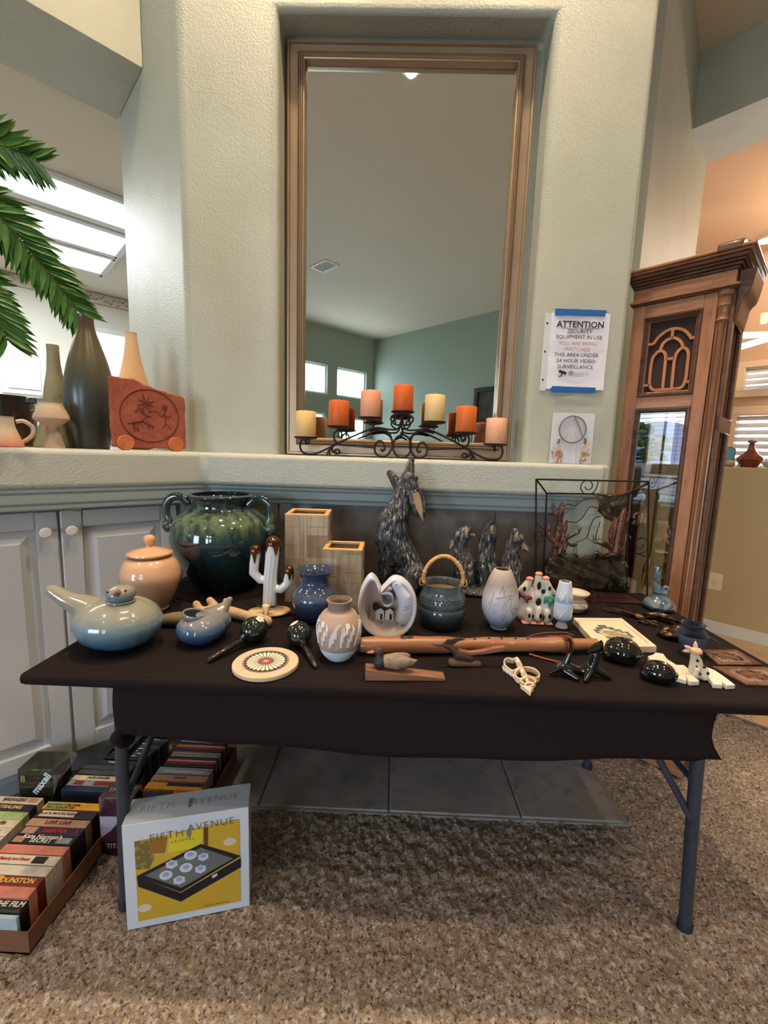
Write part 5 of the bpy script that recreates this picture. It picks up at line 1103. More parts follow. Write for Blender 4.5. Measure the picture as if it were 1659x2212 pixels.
# 20 three cows
cw = mat('white_painted_cow', (214, 206, 192), .45, zg=([(0, (196, 188, 178)), (.1, (208, 202, 190)), (.17, (226, 214, 186))], .02, 10, (1, 1, 1)))
W3 = thing('cow_trio', 'three white spotted cows with heads thrown up, one in a green scarf', 'figurine', (.492, 1.395, ZT))
org('cows', [((-.030, 0, .02), .030, (-.028, 0, .075), .024), ((.0, .008, .02), .032, (.0, .005, .09), .026), ((.032, 0, .02), .030, (.032, 0, .075), .024),
             ((-.030, 0, .075), .020, (-.040, -.004, .105), .016), ((-.040, -.004, .110), .017, (-.030, -.008, .136), .011), ((-.052, 0, .108), .008, (-.062, 0, .098), .004),
             ((0, .005, .09), .020, (.002, 0, .12), .016), ((.002, 0, .12), .015, (.0, -.006, .153), .011), ((.032, 0, .075), .020, (.036, 0, .108), .017), ((.036, 0, .110), .017, (.024, -.008, .140), .011), ((.048, 0, .108), .008, (.066, 0, .090), .006),
             ((-.03, -.03, .012), .013, (-.03, -.03, .04), .012), ((.03, -.03, .012), .013, (.03, -.03, .04), .012), ((.0, -.034, .02), .012, (.002, -.03, .05), .010)], cw, W3, voxel=.0025, smooth=4)
pkm = mat('peach_pink_muzzle', (226, 150, 124), .5)
for x, y, z in ((-.029, -.010, .145), (.0, -.008, .162), (.023, -.010, .149)): b = MB(); b.ball((x, y, z), (.0125, .011, .007), 14, 10); obj('muzzle', b, pkm, W3)
def spot(F, w_, h_, par, m=None):
    b = MB(); b.lathe([(0, .0012), (.7, .001), (1, -.0015)], 12, M=F @ Matrix.Diagonal((w_, h_, 1, 1))); return obj('spot', b, m or dk_, par)
FS = lambda x, y, z, tilt=0: frame((x, y, z), (1, 0, 0), (0, math.sin(R(tilt)), math.cos(R(tilt))))
for x, y, z, w_, h_ in ((-.046, -.0195, .112, .006, .009), (.001, -.0175, .124, .007, .014), (.036, -.0195, .116, .005, .008), (.0, -.0265, .072, .009, .014), (-.032, -.044, .030, .004, .008), (-.020, -.044, .028, .003, .007), (.004, -.047, .031, .005, .010), (.014, -.046, .026, .003, .009), (.034, -.044, .030, .005, .008), (.016, -.018, .105, .007, .008)): spot(FS(x, y, z), w_, h_, W3)
gs = mat('green_scarf', (52, 128, 102), .5, n=(20, (34, 92, 76), .4, .7)); org('scarf', [((.028, -.022, .082), .010, (.050, -.016, .080), .010), ((.036, -.028, .076), .009, (.036, -.028, .056), .002), ((.022, -.024, .08), .006, (.018, -.026, .068), .003)], gs, W3, voxel=.002, smooth=2)
rs_ = mat('red_scarf', (120, 36, 38), .5); org('scarf', [((-.050, -.014, .088), .008, (-.028, -.022, .084), .008), ((-.040, -.024, .080), .006, (-.036, -.026, .068), .003)], rs_, W3, voxel=.002, smooth=2)
b = MB(); 
for x in (-.04, -.015, .008, .036): b.box((x, -.032, .003), (.022, .024, .006), 0)
obj('hooves', b, pkm, W3, bev=.002, kind='stuff')
# 21 blue and white carved cup vase
pf = [(.016, 0), (.019, .002), (.014, .014), (.012, .020), (.022, .028), (.027, .036), (.0275, .060), (.0275, .082), (.026, .086), (.0255, .100), (.022, .130), (.019, .150), (.0175, .153)]
bw = mat('pale_blue_slip', (150, 178, 208), .5, zg=([(0, (206, 194, 192)), (.02, (206, 200, 206)), (.028, (150, 178, 208)), (.06, (190, 200, 220)), (.082, (196, 206, 222)), (.09, (130, 164, 200)), (.115, (196, 206, 222)), (.15, (206, 208, 222))], .01, 30, (1, 1, 1)))
Q_ = pot('carved_cup_vase', 'slender pale blue and white carved vase on a small foot', 'vase', (.562, 1.342, ZT), pf, bw, t=.003, n=48)
b = MB()
for k in range(4):
    a0 = k*PI/2-.9
    for z0 in (.034, .092):
        for j in range(3): q = [(a0+.1+.14*j+.5*u*u, z0+.002+.03*u+.003*j) for u in np.linspace(0, 1, 5)]; q2 = [(a+.05, z-.003) for a, z in q][::-1]; wrap(b, pf, q+q2, .0012)
        wrap(b, pf, [(a0+.9, z0), (a0+.95, z0), (a0+.95, z0+.045), (a0+.9, z0+.045)], .0014)
        wrap(b, pf, [(a0-.1, z0+.010), (a0+.1, z0+.012), (a0+.06, z0+.02), (a0+.2, z0+.022), (a0+.14, z0+.032), (a0-.05, z0+.028)], .0012)
obj('carved_relief', b, wr, Q_, smooth=False, kind='stuff')
b = MB()
for z in (.087, .034): b.tube([((rad_at(pf, z)+.0004)*math.cos(a), (rad_at(pf, z)+.0004)*math.sin(a), z) for a in np.linspace(0, 2*PI, 33)[:-1]], .0011, 6, closed=True)
obj('raised_rings', b, mat('blue_ring', (128, 160, 184), .4), Q_, kind='stuff')
# 22 small black and white bowl
pf = [(.026, 0), (.032, .003), (.044, .016), (.046, .026), (.040, .038), (.032, .046), (.034, .054), (.047, .066), (.049, .070)]
bw2 = mat('white_pottery_slip', (206, 198, 182), .6)
G_ = pot('painted_bowl', 'small flared white pottery bowl with black lines behind the blue vase', 'bowl', (.665, 1.50, ZT), pf, bw2, t=.003, n=48, floor=.02)
b = MB(); b.lathe([(.030, .048), (.046, .0665), (.0475, .0705), (.0495, .0708), (.0335, .053)], 48); b.f = b.f[:-2]; b.m = b.m[:-2]; obj('tan_interior', b, mat('tan_slip_interior', (222, 180, 128), .6), G_)
b = MB()
for k in range(8): a = k*PI/4; wline(b, pf, [(a, .042), (a+.1, .034), (a+.4, .03), (a+.45, .022)], .0008)
for z in (.040, .020, .017): b.tube([((rad_at(pf, z)+.0003)*math.cos(a), (rad_at(pf, z)+.0003)*math.sin(a), z) for a in np.linspace(0, 2*PI, 33)[:-1]], .0008, 5, closed=True)
obj('black_lines', b, ikm, G_, kind='stuff')
# ================================================================ more table pieces
XZ = frame((0, 0, 0), (1, 0, 0), (0, 0, 1))
# 23 wire box sculpture
M_['rodmetal'] = mat('dark_steel_rod', (46, 38, 38), .5, metal=.6); M_['copper'] = mat('scorched_copper', (116, 78, 62), .45, metal=.5, n=[(40, (60, 36, 32), .45, .6), (70, (190, 150, 130), .62, .7)], bump=(60, .004))
M_['bronzesheet'] = mat('dark_hammered_bronze', (92, 82, 66), .34, metal=.6, n=[(16, (40, 35, 31), .45, .62), (30, (150, 140, 118), .60, .76)], bump=(22, .008, 3))
WB = thing('metal_wall_sculpture', 'open metal rod box holding a hammered desert scene of cacti, pots and birds', 'sculpture', (.78, 1.68, ZT))
def wp(x, y, z): return (x-.78, y-1.68, z-ZT)
fa, fb, fc, fd = wp(.532, 1.61, 1.202), wp(.945, 1.61, 1.207), wp(.985, 1.60, .744), wp(.562, 1.60, .744)
ba, bb_, bc, bd_ = wp(.617, 1.727, 1.142), wp(.940, 1.727, 1.148), wp(.972, 1.722, .746), wp(.632, 1.722, .746)
for a_, b_ in ((fa, fb), (fb, fc), (fa, fd), (ba, bb_), (bb_, bc), (ba, bd_), (fa, ba), (fb, bb_), (fc, bc)):
    b = MB(); b.tube([a_, b_], .0034, 7); obj('rod', b, M_['rodmetal'], WB)
b = MB(); b.add([fd, fc, bc, bd_], [(0, 1, 2, 3)]); o = obj('floor_plate', b, mat('dark_copper_plate', (66, 40, 40), .4, metal=.6), WB, smooth=False); o.modifiers.new('s', 'SOLIDIFY').thickness = .003
def spiral(c, r0, turns, y, a0=0, s_=1, tail=None):
    P = []
    for k in range(int(turns*18)+1): t_ = k/(turns*18); a = a0+s_*2*PI*turns*t_; r = r0*(1-.75*t_); P.append(wp(c[0]+r*math.cos(a), y, c[1]+r*math.sin(a)))
    if tail: P = [wp(tail[0], y, tail[1])]+P
    return P
for c, r0, tn, y, a0, s_, tl in (((.728, 1.182), .034, 1.5, 1.62, 0, -1, (.765, 1.20)), ((.965, .962), .038, 1.4, 1.65, -2.2, 1, (.99, .915)), ((.562, .99), .030, 1.5, 1.62, 1.4, -1, (.55, 1.04)), ((.77, .765), .026, 1.2, 1.58, 2, -1, None)):
    b = MB(); b.tube(spiral(c, r0, tn, y, a0, s_, tl), .0020, 6); obj('scroll', b, M_['rodmetal'], WB)
def sheet(ol, y, amp, seed, m, nm, th=.004):
    """hammered sheet cut to an outline, with raised lumps"""
    rr = random.Random(seed); bm = bmesh.new(); vs_ = [bm.verts.new(wp(x, y, z)) for x, z in ol]; f = bm.faces.new(vs_)
    bmesh.ops.triangulate(bm, faces=[f]); bmesh.ops.subdivide_edges(bm, edges=bm.edges, cuts=5, use_grid_fill=True)
    for v in bm.verts: v.co.y += amp*(math.sin(v.co.x*70+seed)*math.cos(v.co.z*85)+.5*math.sin(v.co.x*160+v.co.z*120))
    me = bpy.data.meshes.new(nm); bm.to_mesh(me); bm.free(); me.materials.append(m); me.polygons.foreach_set('use_smooth', [True]*len(me.polygons))
    o = link(nm, me, WB); o.modifiers.new('s', 'SOLIDIFY').thickness = th; return o
sheet([(.640, .75), (.955, .75), (.958, .80), (.950, .86), (.942, .900), (.925, .92), (.90, .905), (.87, .91), (.84, .895), (.80, .900), (.775, .885), (.745, .905), (.72, .895), (.70, .912), (.68, .90), (.662, .885), (.640, .895), (.622, .905), (.632, .87), (.626, .83), (.640, .80)], 1.705, .010, 3, M_['bronzesheet'], 'ground_relief')
sheet([(.799, 1.152), (.86, 1.150), (.913, 1.156), (.923, 1.12), (.905, 1.08), (.885, 1.05), (.866, 1.043), (.84, 1.055), (.815, 1.085), (.803, 1.12)], 1.70, .008, 9, M_['bronzesheet'], 'pot_relief')
b = MB(); b.tube([wp(.80, 1.696, 1.149), wp(.855, 1.690, 1.145), (wp(.913, 1.697, 1.155)), wp(.945, 1.61, 1.20)], .0042, 7); obj('pot_rim', b, M_['copper'], WB)
def arm(pts, r): 
    b = MB(); P = [Vector(wp(x, 1.698, z)) for x, z in pts]; P = sp(P, 3); b.tube(P, [r*(1 if i < len(P)-2 else (.75 if i == len(P)-2 else .3)) for i in range(len(P))], 9); obj('cactus_arm', b, M_['copper'], WB)
arm([(.659, .885), (.664, .98), (.669, 1.06), (.669, 1.112)], .0115); arm([(.650, .955), (.640, .96), (.626, .985), (.628, 1.03)], .0095); arm([(.67, .93), (.684, .965), (.688, 1.0), (.694, 1.042)], .009); arm([(.655, 1.06), (.644, 1.065), (.640, 1.085), (.638, 1.108)], .006)
arm([(.899, .92), (.902, .98), (.908, 1.05), (.912, 1.10)], .0145); arm([(.89, .955), (.875, .965), (.872, .99), (.876, 1.035)], .0095); arm([(.915, 1.03), (.928, 1.04), (.932, 1.06), (.934, 1.09)], .007); arm([(.92, .93), (.93, .95), (.934, 1.0)], .005); arm([(.690, .905), (.697, .94), (.705, .955)], .009)
def bird(pts, r, legs, crest):
    b = MB(); P = sp([Vector(wp(x, 1.692, z)) for x, z in pts], 4); n_ = len(P); b.tube(P, [max(.0015, r*math.sin(PI*min(1, (i+.6)/n_))) for i in range(n_)], 9); q = obj('bird', b, M_['bronzesheet'], WB)
    b = MB()
    for a_, c_ in legs+crest: b.tube([wp(a_[0], 1.692, a_[1]), wp(c_[0], 1.692, c_[1])], .0013, 5)
    q2 = obj('wires', b, M_['rodmetal'], q, kind='stuff')
bird([(.695, .955), (.705, .975), (.720, .985), (.742, .988)], .010, [((.733, .945), (.730, .915)), ((.737, .945), (.742, .91))], [((.742, .988), (.738, 1.015)), ((.742, .988), (.752, 1.012)), ((.74, .985), (.748, 1.015))])
bird([(.700, .958), (.715, .942), (.735, .945), (.742, .950)], .007, [], [])
bird([(.806, .955), (.83, .958), (.86, .945), (.885, .92)], .013, [((.83, .93), (.80, .90)), ((.80, .90), (.77, .90))], [((.806, .955), (.785, .965)), ((.785, .965), (.775, .985)), ((.806, .96), (.80, .985))])
bird([(.80, .905), (.82, .912), (.85, .90), (.89, .91), (.91, .905)], .014, [], [])
for pts in ([(.669, 1.09), (.69, 1.105), (.72, 1.10), (.75, 1.125), (.80, 1.13)], [(.694, 1.036), (.73, 1.035), (.755, 1.06), (.775, 1.095), (.805, 1.095)], [(.735, .953), (.775, .975), (.785, 1.02), (.80, 1.055), (.822, 1.06)], [(.80, .885), (.782, .87), (.77, .85), (.775, .825), (.79, .82)], [(.822, 1.04), (.812, .99), (.812, .965)], [(.62, 1.063), (.645, 1.062)], [(.765, .895), (.782, .885), (.79, .87), (.778, .855)]):
    b = MB(); b.tube(sp([wp(x, 1.692, z) for x, z in pts], 6), .0018, 6); obj('wire', b, M_['rodmetal'], WB)
# 24 metal bird sculptures lying flat (lily and bird shapes)
gold = mat('bronze_gold_sheet', (112, 84, 58), .3, metal=.85, n=[(30, (50, 38, 32), .45, .6), (12, (200, 160, 110), .6, .72)], bump=(50, .003))
def sheet2(par, ol, z, nm='leaf', th=.002, curl=.01):
    b = MB(); c = (sum(p[0] for p in ol)/len(ol), sum(p[1] for p in ol)/len(ol)); m = len(ol)
    V = [(x, y, z+curl*math.sin((x+y)*60)*.5) for x, y in ol]+[(c[0]+(x-c[0])*.5, c[1]+(y-c[1])*.5, z+curl*.8) for x, y in ol]+[(c[0], c[1], z+curl)]
    F = [(i, (i+1) % m, m+(i+1) % m, m+i) for i in range(m)]+[(m+i, m+(i+1) % m, 2*m) for i in range(m)]
    b.add(V, F); o = obj(nm, b, gold, par, ang=60); o.modifiers.new('s', 'SOLIDIFY').thickness = th; return o
MS = thing('metal_lily_sculpture', 'bronze sheet-metal flower spray lying flat behind the framed tile', 'sculpture', (.87, 1.43, ZT))
def mw(x, y): return (x-.87, y-1.43)
for st_ in ([(.774, 1.515), (.80, 1.50), (.84, 1.465), (.862, 1.44)], [(.785, 1.50), (.82, 1.475), (.85, 1.44)], [(.815, 1.56), (.835, 1.52), (.848, 1.47)], [(.825, 1.555), (.846, 1.51), (.86, 1.465)]):
    b = MB(); b.tube(sp([(*mw(*p), .006+.012*math.sin(i)) for i, p in enumerate(st_)], 5), .0045, 7, flat=.45); obj('stem', b, gold, MS)
sheet2(MS, [mw(*p) for p in [(.845, 1.475), (.86, 1.485), (.878, 1.462), (.888, 1.44), (.875, 1.425), (.855, 1.44)]], .006)
sheet2(MS, [mw(*p) for p in [(.875, 1.445), (.90, 1.46), (.935, 1.468), (.958, 1.452), (.968, 1.425), (.972, 1.395), (.958, 1.37), (.945, 1.40), (.925, 1.425), (.90, 1.435)]], .010, curl=.018)
for x, y in ((.862, 1.405), (.886, 1.395)):
    b = MB(); b.tube([(*mw(x+.014*math.cos(a), y+.014*math.sin(a)), .006+.003*math.sin(a*2)) for a in np.linspace(0, 5.2, 18)], .005, 7, flat=.5); obj('curl', b, gold, MS)
MS2 = thing('metal_blossom_sculpture', 'bronze sheet-metal blossom with layered petals beside the glass jar', 'sculpture', (.90, 1.29, ZT))
for k in range(7):
    a = k*2*PI/7; c = (-.015+.02*math.cos(a), .0+.02*math.sin(a)); sheet2(MS2, [(c[0]+.026*math.cos(a+x)*(1 if i % 2 else .7), c[1]+.026*math.sin(a+x)*(1 if i % 2 else .7)) for i, x in enumerate(np.linspace(-1.4, 1.4, 6))]+[(-.015, 0)], .006+.003*(k % 3), 'petal', curl=.014)
for k in range(6):
    b = MB(); y = -.02+.008*k; b.tube(sp([(-.045, y, .008), (-.02, y-.006, .022), (.01, y+.003, .016), (.02, y, .010)], 4), .0028, 6, flat=.4); obj('stamen', b, gold, MS2)
sheet2(MS2, [(.0, .045), (.02, .075), (.045, .085), (.055, .06), (.04, .035), (.02, .03)], .006)
sheet2(MS2, [(.005, -.045), (.03, -.03), (.045, -.045), (.02, -.062)], .006)
# 25 twisted blue vase
tw = mat('streaky_blue_grey_glaze', (112, 124, 130), .1, coat=.8, wave=(7, (70, 88, 106), 12, (1, 1, 2.4), .4, .8), n=(12, (140, 146, 140), .55, .7))
V_ = thing('twisted_bud_vase', 'blue-grey glazed bud vase with a slanted neck and curled shoulder', 'vase', (1.0, 1.555, ZT))
b = MB(); b.lathe([(0, 0), (.040, 0), (.050, .006), (.054, .016), (.048, .030), (.034, .044), (.024, .052), (.022, .060), (.026, .066), (.022, .074), (0, .078)], 40); obj('body', b, tw, V_)
b = MB(); P = sp([(.0, 0, .050), (-.010, 0, .075), (-.019, 0, .105), (-.020, 0, .14), (-.016, 0, .160)], 5); b.tube(P, [.018-.0065*min(1, i/10) for i in range(len(P))], 16); obj('neck', b, tw, V_)
b = MB(); b.lathe([(0, 0), (.0095, 0), (.0095, .0006), (0, .0006)], 18, M=Matrix.Translation((-.016, 0, .1603))); obj('mouth', b, M_['black'], V_)
b = MB(); b.tube([(.012+.018*(1-.7*t_)*math.cos(a), -.004-.004*t_, .074+.018*(1-.7*t_)*math.sin(a)) for t_, a in zip(np.linspace(0, 1, 24), np.linspace(-2.2, 4.6, 24))], [.0085*(1-.5*i/24) for i in range(24)], 10); obj('curl', b, tw, V_)
# 26 framed sand tile
FRM = thing('sand_picture', 'small white-framed sand picture with stepped blue border lying flat', 'picture', (.6905, 1.290, ZT), R(0))
pts = [(.613, 1.378), (.780, 1.392), (.768, 1.178), (.597, 1.160)]
def quad(s_): 
    c = (.6895, 1.277); return [((c[0]+(x-c[0])*s_)-.6905, (c[1]+(y-c[1])*s_)-1.290) for x, y in pts]
whf = mat('whitewashed_frame', (232, 214, 190), .6, n=(20, (220, 198, 172), .4, .7))
b = MB(); Q1, Q2 = quad(1), quad(.84)
V = [(x, y, 0) for x, y in Q1]+[(x, y, .020) for x, y in quad(.995)]+[(x, y, .0205) for x, y in quad(.86)]+[(x, y, .015) for x, y in quad(.845)]+[(x, y, .015) for x, y in quad(.82)]
b.add(V, [(j*4+k, j*4+(k+1) % 4, (j+1)*4+(k+1) % 4, (j+1)*4+k) for j in range(4) for k in range(4)]+[(3, 2, 1, 0)]); obj('frame', b, whf, FRM, ang=20, bev=.0015)
b = MB(); b.add([(x, y, .0155) for x, y in quad(.84)], [(0, 1, 2, 3)]); obj('sand_ground', b, mat('ivory_sand', (226, 206, 178), .8, bump=(200, .001)), FRM, smooth=False)
b = MB(); b.add([(x, y, .0158) for x, y in quad(.8)], [(0, 1, 2, 3)]); b.cur = 0
ex = Vector((pts[1][0]-pts[0][0], pts[1][1]-pts[0][1], 0)); ey = Vector((pts[0][0]-pts[3][0], pts[0][1]-pts[3][1], 0)); ctr = Vector((.6895-.6905, 1.277-1.290, .0162))
def fp(u, v, z=0): return ctr+ex*u+ey*v+Vector((0, 0, z))
st_ol = [(-.30, .10), (-.22, .10), (-.22, .18), (-.14, .18), (-.14, .26), (-.02, .26), (.02, .26), (.02, .18), (.12, .18), (.12, .10), (.22, .10), (.22, .02), (.32, .02), (.32, -.18), (.24, -.18), (.24, -.26), (.14, -.26), (.10, -.30), (-.12, -.26), (-.2, -.18), (-.2, -.08), (-.30, -.02)]
def fpatch(name, ol, z, m):
    b = MB(); n_ = len(ol); b.add([fp(u, v, z) for u, v in ol], [tuple(range(n_))]); me = b.mesh(name, m, False)
    bm = bmesh.new(); bm.from_mesh(me); bmesh.ops.triangulate(bm, faces=bm.faces); bm.to_mesh(me); bm.free(); link(name, me, FRM)
fpatch('stepped_border', st_ol, 0, mat('slate_blue_sand', (92, 104, 112), .8, bump=(200, .001)))
fpatch('sand_cloud', [(u*.8-.01, v*.62-.04) for u, v in st_ol if True][:16]+[(-.2, -.14)], .0004, mat('pale_sand', (214, 200, 170), .8, n=(60, (180, 166, 130), .5, .7)))
fpatch('sand_hills', [(-.20, -.02), (-.10, .06), (.0, .02), (.06, .04), (.16, -.06), (.26, -.12), (.24, -.2), (.12, -.22), (.02, -.16), (-.08, -.14), (-.16, -.10)], .0008, mat('olive_sand', (146, 136, 104), .8, n=(60, (190, 172, 132), .5, .7)))
# 27 black angular cat figurine
blk = mat('black_gloss_glaze', (16, 14, 14), .06, coat=1)
CT = thing('black_animal_figurine', 'black glossy curled animal figurine with raised tail and angular head', 'figurine', (.485, 1.03, ZT))
def k3(x, z, y=0): return (x-.485, y, z-ZT)
org('body', [(k3(.412, .750, -.008), .005, k3(.436, .762), .013), (k3(.436, .762), .013, k3(.462, .760), .014), (k3(.462, .760), .014, k3(.486, .752), .010), (k3(.486, .752), .010, k3(.515, .768), .014), (k3(.515, .768), .014, k3(.524, .80, .004), .011), (k3(.524, .80, .004), .010, k3(.522, .82, 0), .009),
             (k3(.515, .765), .012, k3(.553, .747, -.014), .007), (k3(.515, .76), .012, k3(.487, .748, -.034), .006), (k3(.440, .758), .010, k3(.470, .748, -.03), .006), (k3(.45, .77), .009, k3(.459, .80), .006), (k3(.459, .80), .006, k3(.459, .825), .004), (k3(.459, .825), .004, k3(.453, .836), .0036)], blk, CT, voxel=.0018, smooth=5)
b = MB(); b.ball(k3(.449, .836), .0052, 12, 8); obj('tail_curl', b, blk, CT)
b = MB(); b.add([k3(.494, .808, -.014), k3(.500, .817, -.004), k3(.532, .838, -.012), k3(.536, .836, .006), k3(.538, .812, -.010), k3(.528, .806, .006), k3(.510, .803, -.008), k3(.520, .822, -.020)], [(0, 1, 2, 7), (1, 3, 2), (2, 3, 4), (3, 5, 4), (0, 7, 6), (7, 4, 6), (7, 2, 4), (0, 6, 5, 1), (1, 5, 3), (6, 4, 5)]); obj('head', b, blk, CT, smooth=False, bev=.0015)
# 28 black domes
def dome(label, x, y, w_, d, h, rz):
    t = thing('black_dome_figurine', label, 'figurine', (x, y, ZT), rz, 'black glazed dome figurines'); me = organic([((0, 0, h*.42), (w_*.5, d*.5, h*.58)), ((-w_*.34, -.004, h*.26), (w_*.22, d*.30, h*.26)), ((0, 0, h*.12), (w_*.40, d*.42, h*.14))], .003, 8)
    me.materials.clear(); me.materials.append(blk); link('body', me, t)
    b = MB(); b.ball((w_*.40, -d*.18, h*.42), (.006, .010, .012), 12, 8, Matrix.Rotation(.4, 4, 'Y')); obj('rim_flap', b, blk, t)
dome('larger black glossy dome figurine in front of the sand picture', .640, 1.122, .094, .088, .064, R(-12)); dome('smaller black glossy dome figurine near the front table edge', .678, 1.022, .078, .066, .050, R(-18))
# 29 white cutouts
wc = mat('white_painted_cutout', (222, 215, 198), .5, n=(14, (212, 204, 186), .4, .7))
c1 = [(0.716, 1.132), (0.736, 1.143), (0.753, 1.158), (0.770, 1.151), (0.761, 1.12), (0.765, 1.088), (0.785, 1.088), (0.783, 1.068), (0.771, 1.03), (0.768, 1.005), (0.744, 1.001), (0.741, 1.006), (0.748, 1.023), (0.737, 1.006), (0.72, 1.018), (0.727, 1.031), (0.725, 1.055), (0.732, 1.077), (0.737, 1.095), (0.73, 1.108), (0.711, 1.115)]
c2 = [(0.831, 1.079), (0.843, 1.077), (0.849, 1.067), (0.850, 1.04), (0.846, 0.994), (0.822, 0.990), (0.823, 1.006), (0.814, 0.992), (0.792, 0.994), (0.799, 1.007), (0.803, 1.021), (0.807, 1.037), (.812, 1.06)]
for ol, lb in ((c1, 'white painted flat animal cutout left of the spotted dog figurine'), (c2, 'white painted flat animal cutout right of the spotted dog figurine')):
    cxx = sum(p[0] for p in ol)/len(ol); cyy = sum(p[1] for p in ol)/len(ol); b = MB(); b.prism([(x-cxx, y-cyy) for x, y in ol], 0, .011); o = obj('animal_cutout', b, wc, None, bev=.0012, loc=(cxx, cyy, ZT)); tag(o, lb, 'cutout', 'white animal cutouts')
# 30 spotted dog figurine
DG = thing('spotted_dog_figurine', 'small sitting cream figurine with black spots and pink snout', 'figurine', (.789, 1.046, ZT)); dg_ = mat('cream_clay_figurine', (216, 202, 174), .55)
org('body', [((0, 0, .014), .019, (-.006, .0, .045), .013), ((-.006, 0, .045), .013, (-.012, 0, .062), .009), ((-.010, -.012, .010), .009, (-.012, -.016, .028), .007), ((.010, -.014, .008), .009, (.010, -.014, .03), .006), ((-.012, 0, .066), .010, (-.014, -.006, .072), .010), ((-.014, 0, .07), .009, (-.026, 0, .076), .004)], dg_, DG, voxel=.0018, smooth=4)
pk2 = mat('pink_ceramic_snout', (222, 168, 140), .5)
b = MB(); b.ball((-.012, -.010, .072), (.011, .010, .010), 16, 10); obj('snout', b, pk2, DG)
for x, z, a in ((-.014, .088, .1), (-.034, .080, 1.1), (-.036, .070, 1.7)): b = MB(); b.lathe([(.0055, -.006), (.004, .002), (0, .010)], 10, M=Matrix.Translation((x, -.002, z)) @ Matrix.Rotation(-a, 4, 'Y')); obj('ear', b, pk2, DG)
for x, y, z, w_, h_ in ((-.012, -.0145, .050, .003, .004), (.004, -.0185, .036, .0045, .004), (-.008, -.0235, .020, .003, .004), (.012, -.0225, .022, .0035, .005), (-.014, -.0165, .036, .002, .003)): spot(FS(x, y, z), w_, h_, DG)
b = MB(); b.box((-.010, -.0205, .068), (.009, .002, .004)); obj('nose', b, mat('brown_nose', (70, 46, 40), .4), DG, bev=.001)
# 31 glass jar
gls = bpy.data.materials.new('tinted_blown_glass'); gls.use_nodes = True; t_ = gls.node_tree; pb = t_.nodes['Principled BSDF']
tr_ = t_.nodes.new('ShaderNodeBsdfTransparent'); tr_.inputs[0].default_value = (.74, .72, .74, 1); mx = t_.nodes.new('ShaderNodeMixShader'); fr_ = t_.nodes.new('ShaderNodeLayerWeight'); fr_.inputs[0].default_value = .35
pb.inputs['Base Color'].default_value = (.07, .12, .20, 1); pb.inputs['Roughness'].default_value = .03; pb.inputs['Metallic'].default_value = .2
t_.links.new(fr_.outputs[1], mx.inputs[0]); t_.links.new(tr_.outputs[0], mx.inputs[1]); t_.links.new(pb.outputs[0], mx.inputs[2]); t_.links.new(mx.outputs[0], t_.nodes['Material Output'].inputs[0])
GJ = pot('glass_jar', 'small smoky blue blown glass jar with a flared lip, right end of table', 'jar', (.862, 1.178, ZT), [(.020, 0), (.024, .003), (.031, .035), (.036, .058), (.032, .070), (.024, .078), (.027, .088), (.030, .092)], gls, t=.0022, n=40)
b = MB(); b.lathe([(.0215, .002), (.0325, .038), (.0372, .058), (.0368, .060), (.0318, .040), (.021, .004)], 32, sx=.99, sy=.99); b.f = b.f[:-2]; b.m = b.m[:-2]; obj('blue_swirl', b, mat('translucent_blue_swirl', (110, 132, 150), .1, alpha=.28), GJ)
b = MB(); P = sp([(.034, 0, .055), (.06, .015, .045), (.09, .03, .03), (.125, .05, .012)], 5); b.tube(P, [.005*(1-.7*i/len(P)) for i in range(len(P))], 8); obj('glass_stopper_rod', b, gls, GJ)
# 32 two embossed tiles
bz2 = mat('embossed_brown_tin', (124, 88, 66), .4, metal=.5, n=[(30, (90, 62, 48), .45, .65), (80, (186, 150, 124), .66, .74)], bump=(70, .004, 4))
for ol, lb, z0 in (([(0.908, 1.200), (1.019, 1.212), (1.019, 1.122), (0.893, 1.112)], 'embossed brown metal tile coaster nearer the back at the right table end', 0), ([(0.868, 1.100), (1.020, 1.110), (1.005, 1.010), (0.887, 1.012)], 'embossed brown metal tile coaster at the front right table end', 0)):
    cxx = sum(p[0] for p in ol)/4; cyy = sum(p[1] for p in ol)/4; t = thing('embossed_tile', lb, 'tile', (cxx, cyy, ZT), 0, 'embossed metal tiles')
    def qd(s_, z): return [((x-cxx)*s_, (y-cyy)*s_, z) for x, y in ol]
    b = MB(); b.add(qd(1, 0)+qd(1, .0045)+qd(.93, .0065)+qd(.88, .0045)+qd(.80, .0045)+qd(.76, .0062)+qd(.72, .0045), [(3, 2, 1, 0)]+[(j*4+k, j*4+(k+1) % 4, (j+1)*4+(k+1) % 4, (j+1)*4+k) for j in range(6) for k in range(4)]+[(24, 25, 26, 27)]); obj('tile_plate', b, bz2, t, ang=15)
    b = MB(); rr = random.Random(5)
    for k in range(7): b.tube(sp([(rr.uniform(-.032, .032), rr.uniform(-.025, .025), .005) for _ in range(3)], 4), .0018, 6)
    obj('raised_design', b, bz2, t, kind='stuff')
